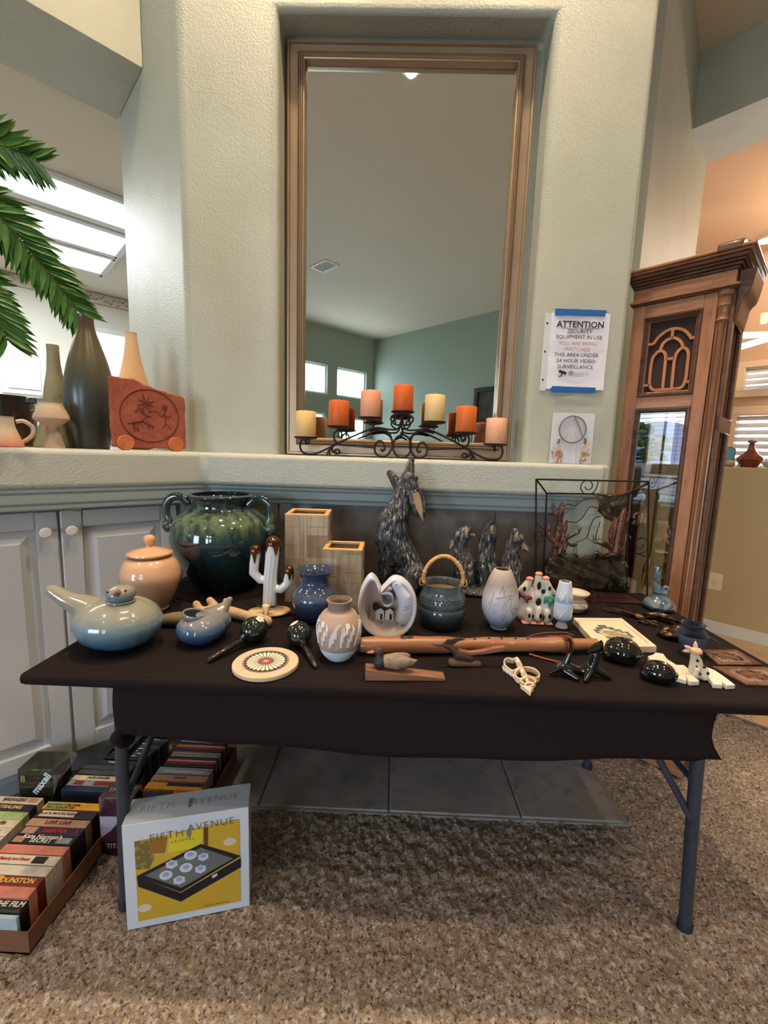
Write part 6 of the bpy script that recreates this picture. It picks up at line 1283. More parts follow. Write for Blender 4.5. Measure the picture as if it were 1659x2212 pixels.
# 33 cut shell
shm = mat('cream_cut_shell', (232, 208, 180), .45, n=(40, (214, 176, 146), .5, .7), sss=.1)
SH = thing('cut_seashell', 'cream seashell sliced open to show its chambers, front of table', 'shell', (.34, 1.02, ZT))
c10 = lambda x, y: (1060+x/11.85, 1400+y/11.85)
ORD = ['first', 'second', 'third', 'fourth', 'fifth', 'sixth', 'seventh', 'eighth', 'ninth', 'tenth', 'eleventh']
def ringwall(b, P, h, th=.0032, closed=True):
    P = [Vector((x, y, 0)) for x, y in P]; P = sp(P, 3, closed)
    m = len(P); V = []; F = []
    for i, p in enumerate(P):
        d = (P[(i+1) % m]-P[i-1]).normalized(); n_ = Vector((-d.y, d.x, 0))
        V += [p+n_*th*.5, p-n_*th*.5, p-n_*th*.5+Vector((0, 0, h)), p+n_*th*.5+Vector((0, 0, h))]
    for i in range(m):
        j = (i+1) % m; F += [(i*4+k, i*4+(k+1) % 4, j*4+(k+1) % 4, j*4+k) for k in range(4)]
    b.add(V, F)
R1 = [(-.029, .053), (-.019, .063), (-.008, .059), (.001, .063), (.007, .067), (.007, .028), (.001, .019), (-.008, .009), (-.025, -.003), (-.035, .016), (-.036, .035)]
R2 = [(-.023, -.018), (-.012, .0), (.002, .013), (.013, .018), (.033, .012), (.038, -.013), (.030, -.031), (.018, -.033), (.004, -.025), (-.012, -.04), (-.022, -.039)]
R3 = [(-.018, -.049), (-.006, -.037), (.003, -.033), (.016, -.039), (.017, -.05), (.009, -.059), (.0, -.055), (-.012, -.064)]
R4 = [(-.013, -.068), (-.003, -.061), (.004, -.063), (.006, -.070), (-.005, -.076), (-.012, -.078)]
for nm, r_ in (('outer_whorl', R1), ('body_whorl', R2), ('inner_whorl', R3), ('tip_whorl', R4)):
    b = MB(); ringwall(b, r_, .014); o = obj('whorl', b, shm, SH, bev=.0008)
b = MB(); b.prism([(-.024, -.066), (-.017, -.079), (-.010, -.099), (-.004, -.088), (.004, -.076), (-.008, -.078)], 0, .013); obj('spire', b, shm, SH, bev=.002)
for c_, r_ in (((.003, .045), .009), ((.0, -.005), .0085), ((-.001, -.046), .0055)):
    b = MB(); b.tube(sp([(c_[0]+r_*.4, c_[1]+.016*r_/.009, .009), (c_[0], c_[1], .007), (c_[0]-.001, c_[1]-.015*r_/.009, .011)], 4), [r_*.6, r_*.7, r_*.8, r_*.7, r_*.6, r_*.6, r_*.7, r_*.8, r_*.9][:9], 10); obj('columella', b, shm, SH)
b = MB(); ol = [(-.029, .053), (-.042, .03), (-.044, .014), (-.033, -.008), (-.025, -.028), (-.020, -.047), (-.018, -.02), (-.034, .012)]
b.prism(ol, 0, .008); obj('ribbed_flank', b, mat('ribbed_grey_shell', (206, 196, 190), .6, wave=(60, (150, 140, 138), 2, (1, 1, 1), .5, .8)), SH, bev=.003)
# ================================================================ longcase clock
def oakm(name, col, dark, st, **k): return mat(name, col, .42, n=[(6, dark, .45, .72, st), (34, tuple(int(v*.72) for v in dark), .60, .72, tuple(v*1.0 for v in st))], bump=(40, .0008, 3, st), coat=.25, **k)
oak = oakm('oak_vertical_grain', (164, 112, 78), (124, 78, 52), (5, 5, .55)); oakh = oakm('oak_horizontal_grain', (164, 112, 76), (126, 80, 54), (1, 1, 8)); oakd = oakm('dark_stained_oak_moulding', (96, 62, 42), (54, 34, 24), (2, 2, 8))
CK = thing('grandfather_clock', 'tall oak longcase clock with glass sides standing right of the pillar', 'clock', (1.25, 1.66, 0))
CF = frame((0, 0, 0), (S2, -S2, 0), (0, 0, 1))     # x to the right along the side face, z out of it
def cbox(nm, x0, x1, z0, z1, d0, d1, m, bev=.002, par=None):
    b = MB(); b.box(((x0+x1)/2, (z0+z1)/2, (d0+d1)/2), (x1-x0, z1-z0, d1-d0), M=CF); return obj(nm, b, m, par or CK, bev=bev)
W_D = .25; XN = -.045     # clock width, away from us
def slabring(nm, z0, z1, out, m, bev=.004):
    return cbox(nm, -.375-out*.6, XN+out, z0, z1, -W_D-out, out, m, bev)
slabring('plinth', .004, .12, .055, oakh, .006); slabring('base', .12, .40, .035, oak); slabring('base_moulding', .40, .43, .05, oakd, .01); slabring('base_moulding', .43, .45, .02, oakd, .006)
b = MB(); b.lathe([(0, .004), (.052, .004), (.062, .03), (.060, .10), (.056, .118), (.062, .124), (.060, .14), (.048, .15), (.046, .37), (.058, .38), (.058, .40), (0, .40)], 28, c=(.0, .0, 0), M=Matrix.Translation(CF @ Vector((-.03, 0, -.01)))); obj('corner_column', b, oakd, CK)
for (x0, x1, nm) in ((-.375, -.328, 'stile'), (-.13, -.088, 'stile')):
    cbox(nm, x0, x1, .45, 1.915, -.028, 0, oak)
    cbox(nm, x0, x1, .45, 1.915, -W_D, -W_D+.028, oak)
cbox('rail', -.328, -.13, 1.50, 1.548, -.028, 0, oakh); cbox('rail', -.328, -.13, 1.865, 1.915, -.028, 0, oakh); cbox('rail', -.328, -.13, .45, .52, -.028, 0, oakh)
cbox('rail', -.328, -.13, 1.50, 1.548, -W_D, -W_D+.028, oakh); cbox('rail', -.328, -.13, 1.865, 1.915, -W_D, -W_D+.028, oakh)
# dark mouldings round the two openings
for z0, z1 in ((1.548, 1.865), (.52, 1.50)):
    mitred('inner_moulding', -.328, -.130, z0, z1, [(0, 0), (.002, .006), (.006, .006), (.008, -.002), (.012, -.002), (.014, -.008), (.018, -.010), (.018, -.02)], oakd, CK, CF)
# fretwork: cut wood over dark cloth
cbox('fret_cloth', -.312, -.146, 1.564, 1.849, -.026, -.022, mat('dark_brown_speaker_cloth', (52, 34, 30), .9, bump=(300, .0008)), 0)
fm = oakm('fret_oak', (184, 122, 78), (160, 98, 62), (5, 5, .8))
def fret(L, r_=.0085):
    for pl in L:
        P = [Vector((x, z, 0)) for x, z in pl]; P = sp(P, 5); b = MB(); V = []; F = []
        for i, p in enumerate(P):
            d = (P[min(i+1, len(P)-1)]-P[max(i-1, 0)]).normalized(); n_ = Vector((-d.y, d.x, 0)); V += [CF @ Vector((*(p+n_*r_*.62)[:2], -.012)), CF @ Vector((*(p-n_*r_*.62)[:2], -.012)), CF @ Vector((*(p-n_*r_*.62)[:2], -.021)), CF @ Vector((*(p+n_*r_*.62)[:2], -.021))]
        for i in range(len(P)-1): F += [(i*4+k, i*4+(k+1) % 4, (i+1)*4+(k+1) % 4, (i+1)*4+k) for k in range(4)]
        F += [(3, 2, 1, 0), tuple(len(V)-4+k for k in range(4))]
        b.add(V, F); obj('fret', b, fm, CK, ang=50)
fret([[(-.311, 1.762), (-.290, 1.760)], [(-.290, 1.760), (-.273, 1.786), (-.245, 1.806), (-.217, 1.809), (-.188, 1.798), (-.168, 1.776), (-.160, 1.762)], [(-.164, 1.764), (-.147, 1.764)],
      [(-.226, 1.806), (-.226, 1.772)], [(-.262, 1.733), (-.255, 1.757), (-.238, 1.771), (-.216, 1.773), (-.195, 1.757), (-.184, 1.733)],
      [(-.267, 1.574), (-.281, 1.584), (-.289, 1.61), (-.289, 1.69), (-.281, 1.715), (-.266, 1.729), (-.249, 1.724), (-.240, 1.70), (-.239, 1.64), (-.238, 1.576)],
      [(-.207, 1.576), (-.208, 1.64), (-.207, 1.70), (-.193, 1.727), (-.176, 1.728), (-.164, 1.708), (-.162, 1.66), (-.162, 1.61), (-.170, 1.582), (-.184, 1.574)],
      [(-.267, 1.574), (-.184, 1.574)], [(-.238, 1.694), (-.207, 1.694)], [(-.311, 1.596), (-.287, 1.596)], [(-.163, 1.598), (-.147, 1.598)], [(-.254, 1.574), (-.254, 1.562)], [(-.195, 1.574), (-.195, 1.562)]])
mitred('fret_border', -.312, -.146, 1.563, 1.850, [(0, -.021), (0, -.012), (.0035, -.012), (.0035, -.021)], fm, CK, CF)
# side glass, interior and far glass
cg = bpy.data.materials.new('clock_pane_glass'); cg.use_nodes = True; t_ = cg.node_tree; t_.nodes.clear(); o_ = t_.nodes.new('ShaderNodeOutputMaterial'); mx = t_.nodes.new('ShaderNodeMixShader'); tr_ = t_.nodes.new('ShaderNodeBsdfTransparent'); gl_ = t_.nodes.new('ShaderNodeBsdfGlossy'); fr_ = t_.nodes.new('ShaderNodeFresnel')
gl_.inputs['Roughness'].default_value = .0; fr_.inputs[0].default_value = 3.0; tr_.inputs[0].default_value = (.86, .88, .86, 1)
t_.links.new(fr_.outputs[0], mx.inputs[0]); t_.links.new(tr_.outputs[0], mx.inputs[1]); t_.links.new(gl_.outputs[0], mx.inputs[2]); t_.links.new(mx.outputs[0], o_.inputs[0])
def cpane(x0, x1, z0, z1, d):
    b = MB(); b.add([CF @ Vector(p) for p in ((x0, z0, d), (x1, z0, d), (x1, z1, d), (x0, z1, d))], [(0, 1, 2, 3)]); return obj('side_glass', b, cg, CK, smooth=False)
cpane(-.314, -.144, .534, 1.486, -.014); cpane(-.328, -.13, .52, 1.50, -W_D+.014)
cbox('back_board', -.375, -.362, .45, 1.915, -W_D+.028, -.028, oakd)
cbox('movement_box', -.34, -.10, 1.52, 1.90, -W_D+.06, -.06, mat('clock_interior_black', (30, 22, 20), .7))
br_ = mat('polished_brass_tube', (212, 182, 104), .25, metal=.9)
for dx, dd, z0, z1 in ((-.155, -.07, .80, 1.46), (-.17, -.125, .72, 1.50), (-.16, -.185, .86, 1.46)):
    b = MB(); b.lathe([(0, z0), (.02, z0), (.02, z0+.008), (.016, z0+.012), (.016, z1-.3), (.02, z1-.29), (.004, z1-.27), (.002, z1-.26), (.002, z1+.03), (0, z1+.03)], 16, M=Matrix.Translation(CF @ Vector((dx, 0, dd)))); obj('weight', b, br_, CK)
b = MB(); q = CF @ Vector((-.24, 0, -.125)); b.lathe([(0, -.008), (.07, -.006), (.078, 0), (.07, .006), (0, .008)], 30, M=Matrix.Translation(q+Vector((0, 0, .78))) @ CF.to_3x3().to_4x4() @ Matrix.Rotation(R(90), 4, 'Y')); b.tube([q+Vector((0, 0, .85)), q+Vector((0, 0, 1.5))], .005, 8); obj('pendulum', b, br_, CK)
# fluted corner columns
for dd in (-.02, -W_D+.02):
    b = MB(); P = [(.0, .45), (.030, .45), (.030, .50), (.026, .51), (.023, .53), (.0225, 1.80), (.028, 1.812), (.024, 1.82), (.024, 1.85), (.030, 1.862), (.026, 1.872), (.026, 1.89), (.032, 1.90), (.032, 1.915), (0, 1.915)]
    V = []; n_ = 40
    b.lathe(P, n_, M=Matrix.Translation(CF @ Vector((-.067, 0, dd))))
    for i, v in enumerate(b.v):
        k = i % n_
        if .52 < v[2] < 1.81 or True:
            if k % 4 < 2 and .51 < v[2] < 1.81:
                c = CF @ Vector((-.067, 0, dd)); b.v[i] = (c.x+(v[0]-c.x)*.86, c.y+(v[1]-c.y)*.86, v[2])
    obj('fluted_column', b, oakm('column_oak', (138, 92, 58), (92, 60, 38), (5, 5, .5)) if dd > -.1 else bpy.data.materials['column_oak'], CK, ang=30)
# front with glazed door (faces right)
cbox('front_stile', XN-.002, XN+.010, .45, 1.915, -.045, 0, oakd); cbox('front_stile', XN-.002, XN+.010, .45, 1.915, -W_D, -W_D+.045, oakd); cbox('front_rail', XN-.002, XN+.010, .45, .52, -W_D, 0, oakd); cbox('front_rail', XN-.002, XN+.012, 1.40, 1.46, -W_D, 0, oakd); cbox('front_rail', XN-.002, XN+.010, 1.85, 1.915, -W_D, 0, oakd)
cbox('dial', -.085, -.075, 1.54, 1.86, -W_D+.05, -.05, mat('cream_clock_dial', (214, 204, 176), .4))
# hood mouldings, frieze, crown
slabring('hood_bead', 1.915, 1.922, .012, oakd, .003); slabring('hood_bead', 1.922, 1.932, .020, oakh, .004)
slabring('frieze', 1.932, 1.982, .006, oakh)
for z0, z1, o_ in ((1.982, 1.992, .012), (1.992, 2.003, .020), (2.003, 2.012, .030), (2.012, 2.026, .040), (2.026, 2.034, .052), (2.034, 2.046, .058)): slabring('crown_moulding', z0, z1, o_, oakd if z1 < 2.03 else oakh, .004)
# pediment on the front: a broad swan-neck board
b = MB(); b.prism([(-W_D-.05, 2.03), (.06, 2.03), (.06, 2.06), (.0, 2.085), (-.06, 2.08), (-.125, 2.12), (-.19, 2.08), (-W_D, 2.085), (-W_D-.05, 2.06)], -.02, .055, frame(CF @ Vector((XN, 0, 0)), (-S2, -S2, 0), (0, 0, 1))); obj('pediment', b, oakd, CK, bev=.008)
b = MB(); b.prism([(.0, 1.80)]+[(v.x, v.y) for v in sp([(.008, 1.81, 0), (.014, 1.85, 0), (.020, 1.885, 0), (.036, 1.905, 0), (.044, 1.94, 0), (.050, 1.983, 0)], 3)]+[(.0, 1.983)], -.20, .0, frame(CF @ Vector((XN+.008, 0, -.02)), (S2, -S2, 0), (0, 0, 1))); obj('corbel', b, oakd, CK, bev=.012, seg=3)
b = MB(); b.ball(CF @ Vector((-.19, 2.062, -.10)), (.024, .024, .022), 20, 12); b.lathe([(0, 2.046), (.018, 2.046), (.012, 2.052), (0, 2.052)], 16, M=Matrix.Translation(CF @ Vector((-.19, 0, -.10)))); obj('finial_knob', b, mat('brass_knob', (150, 98, 52), .25, metal=.7), CK)
# ================================================================ on the right half wall
def OT(t_, s_, z=1.262): return T(t_, s_, z)
tg = thing('lidded_pot', 'glossy brown lidded clay pot with a tall knob on the right half wall', 'pot', OT(-.447, 5.92)); tgm = mat('glossy_red_brown_glaze', (124, 48, 30), .12, coat=.8, n=(10, (96, 36, 24), .4, .7))
b = MB(); b.lathe([(0, 0), (.05, 0), (.054, .01), (.076, .05), (.081, .062), (.076, .066), (0, .066)], 36); obj('bowl', b, tgm, tg)
b = MB(); b.lathe([(0, .062), (.079, .062), (.077, .070), (.058, .088), (.042, .104), (.026, .125), (.018, .145), (.016, .160), (.022, .172), (0, .178)], 36); obj('lid', b, tgm, tg)
b = MB(); b.lathe([(.016, .150), (.014, .175), (.026, .185), (.028, .195), (.012, .204), (0, .208)], 16); obj('knob', b, mat('grey_green_knob', (122, 118, 92), .4), tg)
b = MB(); b.ball((-.078, -.02, .055), (.02, .012, .012), 12, 8); obj('side_handle', b, tgm, tg)
RW = mat('turquoise_glazed_tile', (104, 170, 172), .25, n=(14, (150, 200, 196), .5, .7))
tt = thing('turquoise_tile', 'turquoise glazed upright tile standing by the clock on the half wall', 'tile', OT(-.595, 6.04)); SFm = frame((0, 0, 0), (S2, -S2, 0), (0, 0, 1))
b = MB(); b.prism([(-.045, 0), (.045, 0), (.048, .135), (.02, .15), (-.045, .148)], -.006, .006, SFm); obj('plaque', b, RW, tt, bev=.003)
b = MB(); b.tube([SFm @ Vector(p) for p in ((-.045, 0, .007), (.045, 0, .007), (.048, .135, .007), (.02, .15, .007), (-.045, .148, .007))], .002, 6, closed=True); obj('dark_edge', b, ikm, tt)
sn = thing('stone_ball', 'small tan rounded stone left of the brown lidded pot', 'ornament', OT(-.55, 5.80)); b = MB(); b.ball((0, 0, .024), (.036, .03, .024), 18, 12); obj('stone', b, mat('tan_stone', (186, 158, 124), .7, n=(20, (150, 120, 90), .5, .7)), sn)
sn = thing('bird_ornament', 'small dark brown bird ornament against the clock on the half wall', 'ornament', OT(-.625, 5.80)); org('body', [((0, 0, .03), .024, (.02, -.02, .04), .014), ((.02, -.02, .04), .014, (.03, -.03, .062), .009)], mat('dark_brown_bird', (74, 52, 40), .5), sn, voxel=.004)
sn = thing('shell_dish', 'white and pink patterned shell dish right of the brown lidded pot', 'dish', OT(-.30, 5.80)); b = MB(); b.lathe(vessel([(.03, 0), (.05, .008), (.072, .03), (.076, .045)], .004), 30); obj('dish', b, mat('white_pink_porcelain', (226, 214, 214), .3, n=(30, (170, 120, 116), .56, .64)), sn)
b = MB(); b.ball((.0, -.02, .045), (.03, .025, .02), 14, 10); obj('contents', b, mat('pale_shells', (214, 190, 182), .5, n=(40, (160, 110, 100), .55, .65)), sn)
sn = thing('white_mug', 'small white cup behind the tan stone on the half wall', 'cup', OT(-.50, 6.16)); b = MB(); b.lathe(vessel([(.03, 0), (.036, .004), (.036, .075), (.037, .08)], .004), 26); obj('cup', b, M_['white'], sn)
sn = thing('clay_figure', 'peach clay figure seen through the clock glass on the half wall', 'ornament', OT(-.74, 5.92)); org('figure', [((0, 0, .03), .034, (0, 0, .09), .022), ((0, 0, .09), .022, (0, 0, .125), .014)], mat('peach_clay', (206, 156, 116), .7), sn, voxel=.005)
# ================================================================ floor: video boxes and trays
card = mat('brown_corrugated_cardboard', (126, 86, 60), .8, n=(9, (108, 72, 50), .4, .7)); shr = mat('clear_shrink_wrap', (235, 238, 240), .06, alpha=.12)
PAL = [('cream', (214, 196, 172)), ('dark purple', (46, 36, 58)), ('yellow', (222, 160, 44)), ('pale green', (158, 178, 120)), ('pink', (206, 128, 106)), ('white', (214, 204, 188)), ('black', (34, 30, 30)), ('tan', (176, 136, 112)), ('orange', (204, 110, 60)), ('silver', (140, 144, 158)), ('dark red', (120, 40, 34)), ('pale blue', (168, 192, 206)), ('dark blue', (34, 46, 70)), ('grey green', (62, 72, 70))]
PM = {}
def pmat(nm):
    if nm not in PM: c = dict(PAL)[nm]; PM[nm] = mat(nm.replace(' ', '_')+'_tape_sleeve', c, .35, n=(24, tuple(int(v*.86) for v in c), .5, .7), coat=.3)
    return PM[nm]
def tray(name, label, x0, x1, y0, y1, h, rz=0):
    c = ((x0+x1)/2, (y0+y1)/2); t = thing(name, label, 'box', (c[0], c[1], .001), rz); w_, d_ = x1-x0, y1-y0
    b = MB(); b.box((0, 0, .002), (w_, d_, .004)); obj('bottom', b, card, t, smooth=False)
    for bx in (((0, -d_/2+.002, h/2), (w_, .004, h)), ((0, d_/2-.002, h/2), (w_, .004, h)), ((-w_/2+.002, 0, h/2), (.004, d_-.008, h)), ((w_/2-.002, 0, h/2), (.004, d_-.008, h))):
        b = MB(); b.box(*bx); obj('flap', b, card, t, smooth=False)
    return t
def video(label, xc, yc, w_, d_, ztop, col, group, words=None, ink=None, cat_='video tape', patches=(), z0=.006, flip=False, size=None, rz=0, name='video_tape'):
    h = ztop-z0; t = thing(name, label, cat_, (xc, yc, z0), rz, group)
    b = MB(); b.box((0, 0, h/2), (w_, d_, h)); obj('sleeve', b, pmat(col), t, bev=.0008)
    for (u0, u1, v0, v1, pc) in patches:
        b = MB(); b.box((-w_/2+(u0+u1)/2*w_, -d_/2+(v0+v1)/2*d_, h+.0003), ((u1-u0)*w_, (v1-v0)*d_, .0006)); obj('printed_panel', b, pmat(pc), t, smooth=False)
    if words:
        M0 = Matrix.Translation((0, 0, h+.0007))
        if flip: M0 = M0 @ Matrix.Rotation(PI, 4, 'Z')
        text('lettering', [(wd_, u*w_, v*d_, size or d_*.62, .0004) for wd_, u, v in words], ink or ikm, t, M0)
    return t
redi = mat('red_ink', (178, 46, 38), .6); whi = mat('white_ink', (224, 220, 214), .6); cri = mat('cream_ink', (216, 196, 160), .6); gri = mat('green_ink', (60, 90, 60), .6); yli = mat('yellow_ink', (220, 190, 90), .6)
tray('cardboard_tray', 'open cardboard tray of video tapes on the carpet at the lower left', -1.335, -.872, .905, 1.275, .062)
XC2, WT = -.996, .188
G1 = 'video tapes standing in the front cardboard tray'
col2 = [(1.2325, 'yellow', 'yellow video tape with black title, back of right column in front tray', [('MARTIN JOHNSON', .18, -.1), ('AN ADVENTURE', .2, .3)], None, [(.02, .36, .1, .9, 'pale green')], True),
 (1.2000, 'dark purple', 'dark purple video tape with cream title panel, right column', [('BLACK MOON RISING', -.12, 0)], ikm, [(.06, .66, .12, .88, 'cream')], False),
 (1.1680, 'tan', 'tan video tape with large dark red title, right column', [('LIAR LIAR', .0, 0)], mat('dark_red_ink', (96, 26, 26), .6), [], False),
 (1.1390, 'dark purple', 'dark video tape with red block in the middle, right column', [('SABRINA', .06, 0), ('1', .42, 0)], redi, [(.05, .26, .1, .9, 'tan')], False),
 (1.1095, 'black', 'black video tape titled in white with small portraits, right column', [('SECRET', -.02, -.15), ('Kate Norman\'s', -.04, .3)], whi, [(.04, .2, .1, .8, 'tan'), (.72, .94, .15, .8, 'silver')], False),
 (1.0780, 'pink', 'plain salmon pink video tape, right column of front tray', None, None, [], False),
 (1.0470, 'white', 'white video tape with red title and small photo, right column', [('Beauty and Beast', -.16, 0)], redi, [(.62, .82, .12, .88, 'black')], False),
 (1.0160, 'white', 'white video tape with faint oval mark, right column', [('-', -.3, 0)], mat('pale_grey_ink', (150, 130, 116), .6), [(.24, .42, .35, .65, 'cream')], False),
 (.9870, 'dark red', 'red and yellow video tape, near end of right column', [('DUNSTON', .16, 0)], yli, [(.0, .42, .05, .95, 'yellow')], False),
 (.9590, 'pink', 'pink-tan video tape with small dark mark, near end of right column', [('FILM', -.1, 0)], mat('brown_ink', (130, 80, 60), .6), [], False),
 (.9335, 'black', 'black video tape with white title, next to front end of right column', [('THE FILM', .3, 0)], whi, [], False)]
for y, c_, lb, wd_, ik, pt, fl_ in col2: video(lb, XC2, y, WT, .0275, .115 if c_ != 'black' or y > .95 else .108, c_, G1, wd_, ik, patches=pt, flip=fl_, size=.0125 if wd_ and len(wd_[0][0]) > 12 else .019)
t = video('pale blue-white video tape standing at the front end of the tray', XC2, .9135, WT, .0085, .098, 'pale blue', G1)
col1 = [(1.247, 'cream', 'cream video tape with black letters, back of left column', [('BREAKERS', .05, 0)], ikm, [(.80, .94, .2, .8, 'tan')]), (1.2185, 'dark purple', 'dark video tape with yellow title, left column', [('STEALING', .1, 0)], yli, []), (1.189, 'pale green', 'pale green video tape, left column of front tray', [('Spring', -.1, 0)], gri, [(.7, .95, .1, .9, 'pale green')]),
 (1.160, 'cream', 'cream video tape titled in black handwriting, left column', [('Fire the Elk', .1, 0)], ikm, []), (1.131, 'white', 'white video tape with blue-grey title, left column', [('IN LAW', .2, 0)], mat('slate_ink', (80, 90, 100), .6), []), (1.102, 'white', 'plain white video tape below the blue-titled one, left column', None, None, []), (1.073, 'pink', 'pink video tape near the front of left column', None, None, [])]
for y, c_, lb, wd_, ik, pt in col1: video(lb, -1.212, y, WT, .0275, .113, c_, G1, wd_, ik, patches=pt)
# second tray and loose tapes behind
tray('cardboard_tray', 'dark cardboard tray of older tapes against the cabinet toe board', -1.10, -.89, 1.28, 1.60, .055)
G2 = 'video tapes standing in the rear left tray'
for y, c_, lb, wd_, ik, pt in ((1.302, 'dark blue', 'dark blue video tape at the front of the rear left tray', None, None, []), (1.325, 'silver', 'silver video tape with red patches in the rear left tray', None, None, [(.12, .3, .1, .9, 'dark red'), (.5, .9, .1, .9, 'dark red')]), (1.350, 'cream', 'cream video tape with heavy black title in the rear left tray', [('JAZZ SINGER', .0, 0)], ikm, []), (1.378, 'grey green', 'grey-green video tape with light edge in the rear left tray', None, None, []), (1.403, 'grey green', 'second grey-green video tape in the rear left tray', None, None, []), (1.428, 'dark blue', 'dark tape with tiny white print in the rear left tray', [('Volume Two', .1, 0)], whi, [])):
    video(lb, -.995, y, .18, .0215, .118, c_, G2, wd_, ik, patches=pt)
for k in range(9):
    video('slim dark cassette case, %s back from the dark volume tape' % ORD[k], -.965+.004*k, 1.452+k*.0135, .15, .0105, .118, ['black', 'dark blue', 'grey green'][k % 3], 'slim dark cassettes at the back of the rear left tray', [(('Classics', 'Volume', 'Live', 'Best of')[k % 4], .1*(k % 3), 0)], whi, size=.008)
tray('cardboard_tray', 'cardboard tray of boxed tapes and discs behind the white product box', -.828, -.598, 1.255, 1.60, .07)
G3 = 'cases standing in the rear right tray'
for y, d_, c_, lb, wd_, ik, pt in ((1.288, .028, 'orange', 'orange-edged book in the rear right tray', None, None, []), (1.325, .03, 'yellow', 'wide yellow case in the rear right tray', None, None, [(.35, 1, .5, 1, 'black')]), (1.362, .026, 'tan', 'tan and black case in the rear right tray', [('LIGHT', 0, 0)], ikm, []), (1.398, .030, 'silver', 'silver disc case with barcode lines in the rear right tray', None, None, [(.1, .85, .15, .5, 'pale blue')])):
    video(lb, -.713, y, .195, d_, .122, c_, G3, wd_, ik, patches=pt, cat_='case', name='media_case')
for k in range(11):
    cl_ = ['dark blue', 'tan', 'silver', 'black', 'pink', 'dark red'][k*5 % 6]
    video('thin jewel case, %s back from the silver disc case' % ORD[k], -.713, 1.428+k*.0135, .185, .0095, .118, cl_, 'thin jewel cases in the rear right tray', None, None, cat_='case', name='jewel_case')
t = thing('boxed_video', 'small black boxed video with white two-line title before the yellow case', 'video tape', (-.738, 1.248, .0), R(3)); b = MB(); b.box((0, 0, .0785), (.105, .030, .157)); obj('slipcase', b, pmat('black'), t, bev=.001)
text('lettering', [('KEVIN COSTNER', .0, .012, .0085), ('ROBIN HOOD', .0, -.002, .0125, .0003)], cri, t, Matrix.Translation((0, -.0156, .138)) @ Matrix.Rotation(R(90), 4, 'X'))
b = MB()
# titanic box
t = thing('boxed_video', 'tall two-tape video box in plum and white standing by the table leg', 'video tape', (-.822, 1.208, .0), R(2), None); b = MB(); b.box((0, 0, .099), (.105, .056, .198)); obj('slipcase', b, mat('plum_portrait_cover', (74, 44, 56), .2, n=[(9, (158, 122, 118), .48, .66), (14, (40, 20, 30), .5, .7)], coat=.6), t, bev=.001)
b = MB(); b.add([(-.052, -.0284, .135), (.02, -.0284, .135), (-.02, -.0284, .085), (-.052, -.0284, .06)], [(3, 2, 1, 0)]); obj('ship_bow_print', b, mat('pale_grey_print', (176, 168, 186), .3), t, smooth=False)
b = MB(); b.box((0, -.0283, .022), (.105, .0006, .05)); obj('dark_panel', b, mat('dark_print', (44, 26, 26), .3), t, smooth=False)
text('lettering', [('TITANIC', .006, 0, .022, .0005)], mat('titanic_cream_ink', (196, 176, 150), .5), t, Matrix.Translation((0, -.0288, .032)) @ Matrix.Rotation(R(90), 4, 'X'))
text('lettering', [('THE HIT', .0, 0, .022, .0002)], cri, t, Matrix.Translation((.0, .004, .1984)))
# shrink-wrapped blank tape pack
t = thing('blank_tape_pack', 'shrink-wrapped black pack of eight blank tapes lying across the trays', 'box', (-1.163, 1.327, .0), R(3)); b = MB(); b.box((0, 0, .150), (.112, .090, .094)); obj('pack', b, mat('black_green_carton', (34, 34, 28), .2, n=(8, (52, 50, 40), .4, .7), coat=.8), t, bev=.002)
b = MB(); b.box((0, -.005, .0565), (.106, .08, .093)); obj('lower_pack', b, pmat('black'), t, bev=.002)
MX = Matrix.Translation((0, -.0458, .150)) @ Matrix.Rotation(R(90), 4, 'X')
text('lettering', [('8', -.040, .012, .034, .0008)], mat('olive_gold_ink', (150, 146, 96), .4), t, MX)
text('lettering', [('maxell', 0, 0, .034, .0012)], mat('white_blue_ink', (206, 222, 236), .4), t, MX @ Matrix.Translation((.020, -.004, 0)) @ Matrix.Rotation(R(52), 4, 'Z'))
b = MB(); rr = random.Random(8)
b.add([(.056, -.045, .198), (.056, .045, .198), (.078, .05, .185), (.082, .0, .17), (.07, -.04, .15), (.056, -.045, .10)], [(0, 1, 2, 3, 4, 5)]); obj('wrap_edge', b, shr, t, smooth=False)
# white product box
bo = thing('product_box', 'white display-case box with yellow picture standing by the table leg', 'box', (-.664, .970, 0), math.atan2(.078, .302))
wht = mat('white_glossy_carton', (206, 214, 226), .35, coat=.2); BW, BH, BD = .312, .312, .088
b = MB(); b.box((BW/2, BD/2, BH/2), (BW, BD, BH)); obj('carton', b, wht, bo, bev=.0012)
PFm = frame((0, 0, 0), (1, 0, 0), (0, 0, 1)) @ Matrix.Translation((0, 0, .0006))
def pf_(nm, ol, m, z=0):
    b = MB(); b.prism(ol, z, z+.0004, PFm); return obj(nm, b, m, bo, smooth=False)
pf_('print_ground', [(.028, .022), (.288, .022), (.288, .280), (.028, .262)], mat('golden_yellow_print', (198, 164, 52), .4, n=[(4, (204, 146, 50), .5, .75), (3, (190, 176, 76), .5, .7)]))
pf_('print_plant', [(.028, .180), (.060, .175), (.075, .205), (.062, .262), (.028, .262)], mat('olive_plant_print', (112, 104, 52), .4, n=(60, (180, 170, 110), .5, .7)), .0003)
pf_('print_window', [(.108, .214), (.190, .214), (.196, .268), (.112, .268)], mat('bright_yellow_print', (214, 200, 50), .4), .0003); pf_('print_shadow', [(.062, .22), (.1, .215), (.108, .262), (.066, .262)], mat('brown_print', (146, 106, 44), .4), .00035); pf_('print_shadow', [(.196, .214), (.206, .216), (.208, .272), (.196, .270)], mat('dark_brown_print', (104, 66, 24), .4), .0004)
